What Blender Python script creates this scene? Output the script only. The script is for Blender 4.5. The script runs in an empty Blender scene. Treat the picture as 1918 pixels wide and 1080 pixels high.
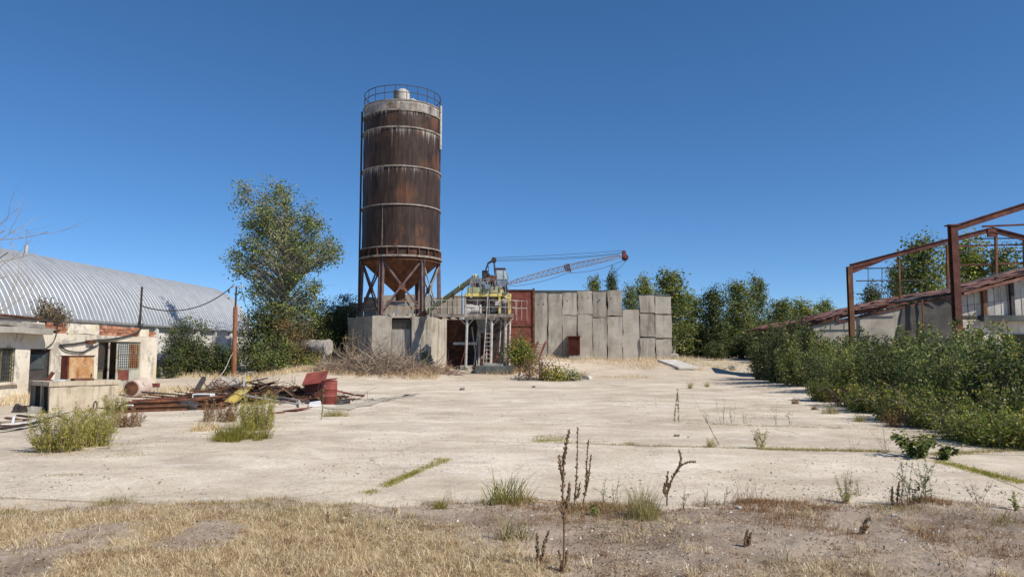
import bpy, bmesh, math, random
import numpy as np
from mathutils import Vector, Matrix, noise as mnoise

# ------------------------------------------------------------------ camera, sky, sun, exposure
SC = bpy.context.scene
COL = SC.collection
F, CX, CY, HOR, EYE = 1385.0, 959.0, 540.0, 660.0, 1.6     # focal length, image centre and horizon in photograph pixels; eye height
PITCH = math.atan((HOR - CY) / F)
cam_d = bpy.data.cameras.new('camera'); cam = bpy.data.objects.new('camera', cam_d); COL.objects.link(cam)
cam.location = (0, 0, EYE); cam.rotation_euler = (math.pi / 2 + PITCH, 0, 0)
cam_d.sensor_width = 36.0; cam_d.lens = 36.0 * F / 1918.0; cam_d.clip_start = 0.1; cam_d.clip_end = 3000
SC.camera = cam
SUN_AZ, SUN_EL = math.radians(57), math.radians(45)         # sun behind the camera, to the east of it
sun_vec = Vector((math.sin(SUN_AZ) * math.cos(SUN_EL), -math.cos(SUN_AZ) * math.cos(SUN_EL), math.sin(SUN_EL)))
W = bpy.data.worlds.new('World'); SC.world = W; W.use_nodes = True
_nt = W.node_tree; _bg = _nt.nodes['Background']
_sky = _nt.nodes.new('ShaderNodeTexSky'); _sky.sky_type = 'NISHITA'; _sky.sun_disc = False
_sky.sun_elevation = SUN_EL; _sky.sun_rotation = math.atan2(sun_vec.x, sun_vec.y)
_sky.altitude = 0; _sky.air_density = 0.6; _sky.dust_density = 0.0; _sky.ozone_density = 8.0
_hs = _nt.nodes.new('ShaderNodeHueSaturation'); _hs.inputs['Saturation'].default_value = 1.12      # the phone's colour rendering of a clear sky
_gm = _nt.nodes.new('ShaderNodeGamma'); _gm.inputs[1].default_value = 0.86
_nt.links.new(_sky.outputs[0], _hs.inputs['Color']); _nt.links.new(_hs.outputs[0], _gm.inputs[0])
_nt.links.new(_gm.outputs[0], _bg.inputs[0]); _bg.inputs[1].default_value = 0.15
sl = bpy.data.lights.new('sun', 'SUN'); sl.energy = 4.9; sl.angle = math.radians(0.53); sl.color = (1.0, 0.93, 0.82)
so = bpy.data.objects.new('sun', sl); COL.objects.link(so); so.location = (30, -30, 40)
so.rotation_euler = sun_vec.to_track_quat('Z', 'Y').to_euler()
SC.view_settings.view_transform = 'Standard'; SC.view_settings.look = 'None'
SC.view_settings.exposure = 0.15; SC.view_settings.gamma = 1.0; SC.view_settings.use_curve_mapping = False
SC.render.engine = 'CYCLES'
try:
    SC.cycles.use_denoising = True; SC.cycles.max_bounces = 6; SC.cycles.transparent_max_bounces = 6
    SC.cycles.transmission_bounces = 4; SC.cycles.caustics_reflective = False; SC.cycles.caustics_refractive = False
except Exception: pass

# ------------------------------------------------------------------ where a pixel of the photograph lies in the place
_cp, _sp = math.cos(PITCH), math.sin(PITCH)
def ray(u, v):
    a, b = (u - CX) / F, (CY - v) / F
    return Vector((a, _cp - b * _sp, _sp + b * _cp))
def P(u, v, Y):
    d = ray(u, v); t = Y / d.y
    return Vector((d.x * t, Y, EYE + d.z * t))
def G(u, v, z=0.0):
    d = ray(u, v); t = (z - EYE) / d.z
    return Vector((d.x * t, d.y * t, z))
def PX(u, v, X):
    d = ray(u, v); t = X / d.x
    return Vector((X, d.y * t, EYE + d.z * t))
def V(*a): return Vector(a)

# ------------------------------------------------------------------ things, parts, tags
ORG = {}
def tag(o, label=None, cat=None, group=None, kind=None):
    if label: o['label'] = label
    if cat: o['category'] = cat
    if group: o['group'] = group
    if kind: o['kind'] = kind
    return o
def thing(name, label, cat, loc=(0, 0, 0), group=None, rz=0.0):
    o = bpy.data.objects.new(name, None); COL.objects.link(o); o.empty_display_size = 0.2
    o.location = loc; o.rotation_euler = (0, 0, rz); ORG[o] = Vector(loc)
    return tag(o, label, cat, group)
def link(name, me, mat=None, parent=None, loc=None, rot=None):
    o = bpy.data.objects.new(name, me); COL.objects.link(o)
    if mat is not None and len(me.materials) == 0: me.materials.append(mat)
    if parent is not None: o.parent = parent
    if loc is not None: o.location = loc
    if rot is not None: o.rotation_euler = rot
    return o
def copy_tree(o, parent=None):
    c = o.copy(); COL.objects.link(c); c.parent = parent
    for ch in o.children: copy_tree(ch, c)
    return c

class MB:
    """collects solids given in world coordinates; build() links them as one mesh"""
    def __init__(s): s.v, s.f = [], []
    def add(s, vs, fs):
        n = len(s.v); s.v.extend([tuple(p) for p in vs]); s.f.extend([tuple(i + n for i in f) for f in fs]); return s
    def box(s, c, size, rz=0.0, M=None):
        hx, hy, hz = size[0] / 2, size[1] / 2, size[2] / 2
        vs = [Vector((x * hx, y * hy, z * hz)) for z in (-1, 1) for y in (-1, 1) for x in (-1, 1)]
        R = M if M is not None else Matrix.Rotation(rz, 3, 'Z')
        c = Vector(c)
        return s.add([c + R @ p for p in vs], [(0, 2, 3, 1), (4, 5, 7, 6), (0, 1, 5, 4), (2, 6, 7, 3), (0, 4, 6, 2), (1, 3, 7, 5)])
    def bar(s, a, b, w, h=None, up=(0, 0, 1)):
        a, b = Vector(a), Vector(b); h = w if h is None else h
        d = b - a; L = d.length
        if L < 1e-6: return s
        d.normalize(); up = Vector(up)
        if abs(d.dot(up)) > 0.98: up = Vector((0, 1, 0))
        x = d.cross(up).normalized(); z = x.cross(d).normalized()
        M = Matrix((x, d, z)).transposed()
        return s.box((a + b) / 2, (w, L, h), M=M)
    def tube(s, pts, r, n=8, r1=None, cap=True):
        pts = [Vector(p) for p in pts]; k = len(pts)
        rad = r if isinstance(r, (list, tuple)) else [r + ((r1 if r1 is not None else r) - r) * i / max(1, k - 1) for i in range(k)]
        vs, fs = [], []
        prev = None
        for i, p in enumerate(pts):
            d = (pts[min(i + 1, k - 1)] - pts[max(i - 1, 0)])
            if d.length < 1e-9: d = Vector((0, 0, 1))
            d.normalize()
            if prev is None:
                ref = Vector((0, 0, 1)) if abs(d.z) < 0.9 else Vector((1, 0, 0))
                x = d.cross(ref).normalized()
            else:
                x = (prev - d * prev.dot(d))
                if x.length < 1e-6: x = d.orthogonal()
                x.normalize()
            prev = x; y = d.cross(x)
            for j in range(n):
                a = 2 * math.pi * j / n
                vs.append(p + x * (math.cos(a) * rad[i]) + y * (math.sin(a) * rad[i]))
        for i in range(k - 1):
            for j in range(n):
                fs.append((i * n + j, i * n + (j + 1) % n, (i + 1) * n + (j + 1) % n, (i + 1) * n + j))
        if cap:
            fs.append(tuple(reversed(range(n)))); fs.append(tuple(range((k - 1) * n, k * n)))
        return s.add(vs, fs)
    def cyl(s, a, b, r, r1=None, n=16, cap=True): return s.tube([a, b], r, n, r1, cap)
    def ring(s, c, r, w, h, n=48):
        """a flat bar rolled to a hoop round the z axis: inner radius r, radial width w, height h centred on c"""
        c = Vector(c); vs, fs = [], []
        for i in range(n):
            a = 2 * math.pi * i / n; ca, sa = math.cos(a), math.sin(a)
            for (rr, z) in ((r, -h / 2), (r + w, -h / 2), (r + w, h / 2), (r, h / 2)): vs.append(c + Vector((ca * rr, sa * rr, z)))
        for i in range(n):
            j = (i + 1) % n
            for q in range(4): fs.append((i * 4 + q, j * 4 + q, j * 4 + (q + 1) % 4, i * 4 + (q + 1) % 4))
        return s.add(vs, fs)
    def lathe(s, c, prof, n=48):
        c = Vector(c); vs, fs = [], []
        for (r, z) in prof:
            for i in range(n):
                a = 2 * math.pi * i / n; vs.append(c + Vector((math.cos(a) * r, math.sin(a) * r, z)))
        for k in range(len(prof) - 1):
            for i in range(n):
                j = (i + 1) % n; fs.append((k * n + i, k * n + j, (k + 1) * n + j, (k + 1) * n + i))
        return s.add(vs, fs)
    def prism(s, poly, z0, z1):
        n = len(poly)
        vs = [(x, y, z0) for x, y in poly] + [(x, y, z1) for x, y in poly]
        fs = [tuple(reversed(range(n))), tuple(range(n, 2 * n))] + [(i, (i + 1) % n, n + (i + 1) % n, n + i) for i in range(n)]
        return s.add(vs, fs)
    def slab(s, pts, nrm, t):
        """a flat polygon given in space, thickened by t along nrm"""
        pts = [Vector(p) for p in pts]; d = Vector(nrm).normalized() * t; n = len(pts)
        return s.add(pts + [p + d for p in pts], [tuple(reversed(range(n))), tuple(range(n, 2 * n))] + [(i, (i + 1) % n, n + (i + 1) % n, n + i) for i in range(n)])
    def mesh(s, name, org=(0, 0, 0), smooth=False):
        me = bpy.data.meshes.new(name); o = Vector(org)
        me.from_pydata([(p[0] - o.x, p[1] - o.y, p[2] - o.z) for p in s.v], [], s.f); me.validate()
        bm = bmesh.new(); bm.from_mesh(me); bmesh.ops.recalc_face_normals(bm, faces=bm.faces); bm.to_mesh(me); bm.free()
        if smooth:
            me.polygons.foreach_set('use_smooth', [True] * len(me.polygons))
            try: me.set_sharp_from_angle(angle=math.radians(40))
            except Exception: pass
        return me
    def build(s, name, mat, parent=None, smooth=False, bevel=0.0, label=None):
        if parent is not None: org = ORG[parent]
        else:
            lo = [min(p[i] for p in s.v) for i in range(3)]; hi = [max(p[i] for p in s.v) for i in range(3)]
            org = Vector(((lo[0] + hi[0]) / 2, (lo[1] + hi[1]) / 2, lo[2]))
        o = link(name, s.mesh(name, org, smooth), mat, parent, None if parent is not None else org)
        ORG[o] = Vector(org)
        if bevel:
            m = o.modifiers.new('bevel', 'BEVEL'); m.width = bevel; m.segments = 1; m.limit_method = 'ANGLE'
        if label: o['label'] = label
        return o

def np_mesh(name, verts, faces, mat=None, smooth=False):
    """verts (n,3), faces (m,k) numpy, all faces with k corners"""
    verts = np.ascontiguousarray(verts, dtype=np.float32); faces = np.ascontiguousarray(faces, dtype=np.int32)
    me = bpy.data.meshes.new(name); m, k = faces.shape
    me.vertices.add(len(verts)); me.vertices.foreach_set('co', verts.ravel())
    me.loops.add(m * k); me.loops.foreach_set('vertex_index', faces.ravel())
    me.polygons.add(m); me.polygons.foreach_set('loop_start', np.arange(0, m * k, k, dtype=np.int32))
    try: me.polygons.foreach_set('loop_total', np.full(m, k, dtype=np.int32))
    except Exception: pass
    me.polygons.foreach_set('use_smooth', np.full(m, bool(smooth)))
    me.update(calc_edges=True); me.validate()
    if mat: me.materials.append(mat)
    return me

def rough_mesh(name, size, step=0.25, amp=0.02, freq=1.5, seed=0, chip=0.0, taper=1.0, org='base'):
    """a cast or broken block: subdivided box with uneven faces, worn edges and a tapering top"""
    nx, ny, nz = [max(1, min(14, int(round(d / step)))) for d in size]
    bm = bmesh.new(); idx = {}
    def vert(i, j, k):
        if (i, j, k) not in idx:
            x, y, z = (i / nx - .5) * size[0], (j / ny - .5) * size[1], k / nz * size[2]
            t = 1 + (taper - 1) * (k / nz)
            p = Vector((x * t, y * t, z)); q = p * freq + Vector((seed * 7.3, seed * 3.1, seed * 1.7))
            d = Vector((mnoise.noise(q), mnoise.noise(q + Vector((31, 0, 0))), mnoise.noise(q + Vector((0, 57, 0))))) * amp
            edge = sum((i in (0, nx), j in (0, ny), k in (0, nz)))
            if edge >= 2 and chip:
                c = Vector((0, 0, size[2] / 2)); e = max(0, mnoise.noise(q * 3.0 + Vector((9, 9, 9))) + 0.15)
                d += (c - p).normalized() * chip * e
            idx[(i, j, k)] = bm.verts.new(p + d)
        return idx[(i, j, k)]
    def face(a, b, c, d): bm.faces.new((a, b, c, d))
    for i in range(nx):
        for j in range(ny):
            face(vert(i, j, 0), vert(i, j + 1, 0), vert(i + 1, j + 1, 0), vert(i + 1, j, 0))
            face(vert(i, j, nz), vert(i + 1, j, nz), vert(i + 1, j + 1, nz), vert(i, j + 1, nz))
    for i in range(nx):
        for k in range(nz):
            face(vert(i, 0, k), vert(i + 1, 0, k), vert(i + 1, 0, k + 1), vert(i, 0, k + 1))
            face(vert(i, ny, k), vert(i, ny, k + 1), vert(i + 1, ny, k + 1), vert(i + 1, ny, k))
    for j in range(ny):
        for k in range(nz):
            face(vert(0, j, k), vert(0, j, k + 1), vert(0, j + 1, k + 1), vert(0, j + 1, k))
            face(vert(nx, j, k), vert(nx, j + 1, k), vert(nx, j + 1, k + 1), vert(nx, j, k + 1))
    me = bpy.data.meshes.new(name); bm.to_mesh(me); bm.free()
    return me
def rough(name, size, mat, loc, rz=0.0, parent=None, rot=None, bevel=0.0, **kw):
    """loc: world place of the base centre"""
    me = rough_mesh(name, size, **kw)
    L = Vector(loc) - (ORG[parent] if parent is not None else Vector())
    o = link(name, me, mat, parent, L, rot if rot is not None else (0, 0, rz)); ORG[o] = Vector(loc)
    if bevel:
        m = o.modifiers.new('bevel', 'BEVEL'); m.width = bevel; m.segments = 2; m.limit_method = 'ANGLE'; m.angle_limit = math.radians(50)
    return o

# ------------------------------------------------------------------ materials
def _ramp(nt, stops, interp='LINEAR'):
    n = nt.nodes.new('ShaderNodeValToRGB'); n.color_ramp.interpolation = interp
    e = n.color_ramp.elements
    while len(e) < len(stops): e.new(0.5)
    for i, (p, c) in enumerate(stops):
        e[i].position = p; e[i].color = (c[0], c[1], c[2], 1) if isinstance(c, (tuple, list)) else (c, c, c, 1)
    return n
def _noise(nt, vec, scale, detail=6, rough_=0.6, dist=0.0, stretch=(1, 1, 1), off=0.0):
    m = nt.nodes.new('ShaderNodeMapping'); m.inputs['Scale'].default_value = stretch; m.inputs['Location'].default_value = (off, off * 1.7, off * .6)
    nt.links.new(vec, m.inputs[0])
    n = nt.nodes.new('ShaderNodeTexNoise'); n.inputs['Scale'].default_value = scale; n.inputs['Detail'].default_value = detail
    n.inputs['Roughness'].default_value = rough_; n.inputs['Distortion'].default_value = dist
    nt.links.new(m.outputs[0], n.inputs['Vector']); return n
def _mix(nt, fac, a, b, mode='MIX'):
    n = nt.nodes.new('ShaderNodeMix'); n.data_type = 'RGBA'; n.blend_type = mode; n.clamp_factor = True
    for s_, val in ((n.inputs[0], fac), (n.inputs[6], a), (n.inputs[7], b)):
        if isinstance(val, (int, float)): s_.default_value = val
        elif isinstance(val, (tuple, list)): s_.default_value = (val[0], val[1], val[2], 1)
        else: nt.links.new(val, s_)
    return n.outputs[2]
def _math(nt, op, a, b=0.0, c=None):
    n = nt.nodes.new('ShaderNodeMath'); n.operation = op; n.use_clamp = False
    for i, val in enumerate((a, b) if c is None else (a, b, c)):
        if isinstance(val, (int, float)): n.inputs[i].default_value = val
        else: nt.links.new(val, n.inputs[i])
    return n.outputs[0]
def newmat(name):
    m = bpy.data.materials.new(name); m.use_nodes = True
    return m, m.node_tree, m.node_tree.nodes['Principled BSDF']
def coords(nt, kind):
    if kind == 'World': return nt.nodes.new('ShaderNodeNewGeometry').outputs['Position']
    return nt.nodes.new('ShaderNodeTexCoord').outputs[kind]
def mat(name, stops, scale=3.0, rough=0.85, bump=0.25, bscale=None, metallic=0.0, coord='Object', stretch=(1, 1, 1), layers=(), vary=0.0, spec=0.3, detail=8, fine=0.0, bdist=0.02):
    """stops: colours over a noise; layers: (colour, scale, lo, hi, stretch[, strength]) worn or stained patches laid over it"""
    m, nt, b = newmat(name); vec = coords(nt, coord)
    oi = nt.nodes.new('ShaderNodeObjectInfo')
    add = nt.nodes.new('ShaderNodeVectorMath'); add.operation = 'ADD'
    sc = nt.nodes.new('ShaderNodeMath'); sc.operation = 'MULTIPLY'; sc.inputs[1].default_value = 37.0 if coord != 'World' else 0.0
    nt.links.new(oi.outputs['Random'], sc.inputs[0]); nt.links.new(vec, add.inputs[0]); nt.links.new(sc.outputs[0], add.inputs[1]); vec = add.outputs[0]
    n = _noise(nt, vec, scale, detail, 0.62, 0.3, stretch)
    col = _ramp(nt, stops); nt.links.new(n.outputs[0], col.inputs[0]); c = col.outputs[0]
    for k, L in enumerate(layers):
        ln = _noise(nt, vec, L[1], 7, 0.65, 0.2, L[4] if len(L) > 4 else (1, 1, 1), 11.3 * (k + 1))
        r = _ramp(nt, [(L[2], 0.0), (L[3], L[5] if len(L) > 5 else 1.0)]); nt.links.new(ln.outputs[0], r.inputs[0])
        c = _mix(nt, r.outputs[0], c, L[0])
    if fine:
        fn = _noise(nt, vec, 55.0, 3, 0.7); fr = _ramp(nt, [(0.3, 1 - fine), (0.7, 1 + fine * .3)]); nt.links.new(fn.outputs[0], fr.inputs[0])
        c = _mix(nt, 1.0, c, fr.outputs[0], 'MULTIPLY')
    if vary:
        hv = nt.nodes.new('ShaderNodeHueSaturation'); nt.links.new(c, hv.inputs['Color'])
        mr = nt.nodes.new('ShaderNodeMapRange'); mr.inputs[3].default_value = 1 - vary; mr.inputs[4].default_value = 1 + vary
        nt.links.new(oi.outputs['Random'], mr.inputs[0]); nt.links.new(mr.outputs[0], hv.inputs['Value']); c = hv.outputs[0]
    nt.links.new(c, b.inputs['Base Color'])
    b.inputs['Roughness'].default_value = rough; b.inputs['Metallic'].default_value = metallic
    b.inputs['Specular IOR Level'].default_value = spec
    if bump:
        bn = _noise(nt, vec, bscale or scale * 6, 6, 0.7, 0, stretch)
        bp = nt.nodes.new('ShaderNodeBump'); bp.inputs['Strength'].default_value = bump; bp.inputs['Distance'].default_value = bdist
        nt.links.new(bn.outputs[0], bp.inputs['Height']); nt.links.new(bp.outputs[0], b.inputs['Normal'])
    return m
def leafmat(name, stops, trans=0.35, rough=0.55, vary=0.15, spec=0.35, clump=1.3):
    """one colour per leaf or blade (each is a loose piece of the mesh), some light coming through"""
    m, nt, b = newmat(name)
    g = nt.nodes.new('ShaderNodeNewGeometry'); oi = nt.nodes.new('ShaderNodeObjectInfo')
    r = _ramp(nt, stops); nt.links.new(g.outputs['Random Per Island'], r.inputs[0])
    src_ = r.outputs[0]
    if clump:        # shoots differ: some fresher and yellower, some older and darker
        cn = _noise(nt, g.outputs['Position'], clump, 3, .6); cr2 = _ramp(nt, [(.34, (.62, .66, .72)), (.5, (.95, .95, .95)), (.66, (1.45, 1.32, 1.05))]); nt.links.new(cn.outputs[0], cr2.inputs[0]); src_ = _mix(nt, 1.0, src_, cr2.outputs[0], 'MULTIPLY')
    hv = nt.nodes.new('ShaderNodeHueSaturation'); nt.links.new(src_, hv.inputs['Color'])
    mr = nt.nodes.new('ShaderNodeMapRange'); mr.inputs[3].default_value = 1 - vary; mr.inputs[4].default_value = 1 + vary
    nt.links.new(oi.outputs['Random'], mr.inputs[0]); nt.links.new(mr.outputs[0], hv.inputs['Value'])
    nt.links.new(hv.outputs[0], b.inputs['Base Color']); b.inputs['Roughness'].default_value = rough; b.inputs['Specular IOR Level'].default_value = spec
    t = nt.nodes.new('ShaderNodeBsdfTranslucent'); nt.links.new(hv.outputs[0], t.inputs[0])
    ms = nt.nodes.new('ShaderNodeMixShader'); ms.inputs[0].default_value = trans
    nt.links.new(b.outputs[0], ms.inputs[1]); nt.links.new(t.outputs[0], ms.inputs[2])
    nt.links.new(ms.outputs[0], nt.nodes['Material Output'].inputs[0])
    return m

RUST_D, RUST_M, RUST_O = (0.045, 0.024, 0.018), (0.115, 0.05, 0.03), (0.28, 0.11, 0.04)
mt = {}
mt['rust'] = mat('rusted_steel', [(0.3, RUST_D), (0.52, RUST_M), (0.75, RUST_O)], 4, 0.9, 0.3, vary=.2)
mt['rust_red'] = mat('red_oxide_steel', [(0.3, (0.10, 0.028, 0.022)), (0.6, (0.20, 0.062, 0.045)), (0.8, (0.27, 0.10, 0.06))], 2.5, 0.85, 0.2, layers=[(RUST_D, 5, .55, .72)], vary=.15)
mt['rust_orange'] = mat('orange_rust_sheet', [(0.28, (0.50, 0.40, 0.27)), (0.45, (0.42, 0.24, 0.11)), (0.58, (0.30, 0.13, 0.05)), (0.72, (0.13, 0.05, 0.025))], 2.2, 0.85, 0.2, stretch=(1.6, 1.6, .7), vary=.1, layers=[((0.48, 0.40, 0.30), 5, .58, .66)])
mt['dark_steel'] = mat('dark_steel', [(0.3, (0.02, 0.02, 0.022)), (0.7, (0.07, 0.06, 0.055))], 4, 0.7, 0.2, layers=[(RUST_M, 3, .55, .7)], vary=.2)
mt['grey_steel'] = mat('weathered_grey_steel', [(0.3, (0.16, 0.17, 0.18)), (0.7, (0.30, 0.31, 0.32))], 3, 0.6, 0.15, layers=[(RUST_M, 4, .56, .7)], vary=.15)
mt['white_paint'] = mat('chipped_white_paint', [(0.3, (0.42, 0.38, 0.33)), (0.7, (0.58, 0.55, 0.50))], 4, 0.7, 0.15, layers=[(RUST_M, 5, .54, .68)], vary=.08)
mt['yellow_paint'] = mat('faded_yellow_paint', [(0.3, (0.55, 0.43, 0.10)), (0.7, (0.72, 0.60, 0.20))], 3, 0.65, 0.15, layers=[((0.10, 0.09, 0.07), 5, .58, .70), ((0.45, 0.42, 0.33), 2.5, .52, .68)], vary=.08)
mt['green_paint'] = mat('pale_green_paint', [(0.3, (0.28, 0.30, 0.16)), (0.7, (0.42, 0.42, 0.26))], 3, 0.6, 0.15, layers=[((0.12, 0.11, 0.09), 5, .58, .70)])
mt['blue_paint'] = mat('faded_blue_paint', [(0.3, (0.10, 0.14, 0.20)), (0.7, (0.22, 0.28, 0.36))], 3, 0.6, 0.15, layers=[(RUST_M, 5, .56, .68)])
mt['cable'] = mat('black_cable', [(0.3, (0.02, 0.02, 0.02)), (0.7, (0.05, 0.05, 0.05))], 5, 0.6, 0)
mt['concrete'] = mat('old_concrete', [(0.28, (0.25, 0.225, 0.19)), (0.5, (0.37, 0.34, 0.295)), (0.72, (0.47, 0.44, 0.385))], 1.1, 0.93, 0.5, 14, layers=[((0.16, 0.145, 0.12), 1.6, .54, .74, (3.5, 3.5, .35), .75), ((0.55, 0.52, 0.46), 3, .60, .75, (1, 1, 1), .6)], vary=.10, fine=.25)
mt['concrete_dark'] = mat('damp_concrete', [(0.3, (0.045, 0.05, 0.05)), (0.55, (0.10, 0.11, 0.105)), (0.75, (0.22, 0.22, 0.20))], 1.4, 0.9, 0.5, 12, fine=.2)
mt['glass_dirty'] = mat('dirty_glass', [(0.3, (0.30, 0.36, 0.38)), (0.7, (0.55, 0.60, 0.60))], 3, 0.15, 0.02, spec=.6)
mt['rust_orange2'] = mat('orange_brown_pole', [(0.3, (0.16, 0.06, 0.035)), (0.55, (0.27, 0.11, 0.06)), (0.78, (0.36, 0.18, 0.10))], 3, .85, .3, stretch=(2, 2, .6))
mt['glass_dark'] = mat('dark_dusty_glass', [(0.3, (0.03, 0.035, 0.035)), (0.7, (0.09, 0.10, 0.10))], 3, 0.25, 0.02, spec=.5)
mt['void'] = mat('shade_dark_inside', [(0.3, (0.012, 0.011, 0.010)), (0.7, (0.03, 0.027, 0.024))], 2, 0.95, 0.1)  # near black, the shade inside openings put into the colour
# ================================================================== ground
def fbm(x, y, s=1.0, o=4, seed=0.0):
    """cheap numpy value noise, roughly -1..1"""
    tot = np.zeros_like(x, dtype=np.float64); amp = 1.0; nrm = 0.0
    for k in range(o):
        X = x * s * 2 ** k + 13.7 * k + seed; Y = y * s * 2 ** k - 7.9 * k + seed * 1.3
        xi, yi = np.floor(X).astype(np.int64), np.floor(Y).astype(np.int64); fx, fy = X - xi, Y - yi
        fx, fy = fx * fx * (3 - 2 * fx), fy * fy * (3 - 2 * fy)
        def h(a, b):
            n = (a * 374761393 + b * 668265263) & 0x7fffffff; n = ((n ^ (n >> 13)) * 1274126177) & 0x7fffffff
            return ((n ^ (n >> 16)) & 0xffff) / 32767.5 - 1.0
        v = (h(xi, yi) * (1 - fx) + h(xi + 1, yi) * fx) * (1 - fy) + (h(xi, yi + 1) * (1 - fx) + h(xi + 1, yi + 1) * fx) * fy
        tot += v * amp; nrm += amp; amp *= 0.5
    return tot / nrm
def sstep(a, b, x):
    t = np.clip((x - a) / (b - a), 0, 1); return t * t * (3 - 2 * t)
def gz_np(x, y):
    x = np.asarray(x, dtype=float); y = np.asarray(y, dtype=float)
    z = -0.010 + 0 * x
    far = sstep(40.8, 43.5, y)
    z = z + far * (0.12 + 0.10 * fbm(x, y, .25, 3))
    # raised earth round the mixing plant, the bank along the panel wall
    z += far * 0.42 * sstep(-16, -12, x) * (1 - sstep(1.0, 5.0, x)) * sstep(41.5, 46, y)
    z += 0.95 * sstep(50.5, 57.0, y) * sstep(-2.0, 3.0, x) * (1 - sstep(13.2, 17.0, x)) * (1 + .15 * fbm(x, y, .5, 3))
    z += 0.50 * np.exp(-((x - 10.6) / 2.6) ** 2 - ((y - 48.3) / 2.2) ** 2)
    z += 0.30 * sstep(56, 75, y) + 0.55 * sstep(58, 82, y) * sstep(6, 11, x)
    z += 0.14 * sstep(40, 60, y) * sstep(12.5, 15, x) * (1 - sstep(17, 22, x)) * fbm(x, y, .6, 3)
    # gentle rise under the thicket and the ruin on the east side
    z += 0.15 * sstep(9.5, 13, x) * (1 - sstep(40, 46, y))
    z += 0.10 * (1 - sstep(-14.5, -12.5, x)) * (1 - sstep(41, 44, y))
    return z
def gz(x, y): return float(gz_np(np.array([x]), np.array([y]))[0])
def axis(lo, hi, c, d0, g):
    a = [c]; s = d0
    while a[-1] < hi: a.append(a[-1] + s); s *= g
    b = [c]; s = d0
    while b[-1] > lo: b.append(b[-1] - s); s *= g
    return np.array(sorted(set(b[1:] + a)))
def grid_mesh(name, xs, ys, zf, mat_):
    X, Y = np.meshgrid(xs, ys); Z = zf(X, Y); nx, ny = len(xs), len(ys)
    v = np.stack([X.ravel(), Y.ravel(), Z.ravel()], 1)
    i = np.arange(ny - 1)[:, None] * nx + np.arange(nx - 1)[None, :]; i = i.ravel()
    return np_mesh(name, v, np.stack([i, i + 1, i + nx + 1, i + nx], 1), mat_, True)

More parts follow.
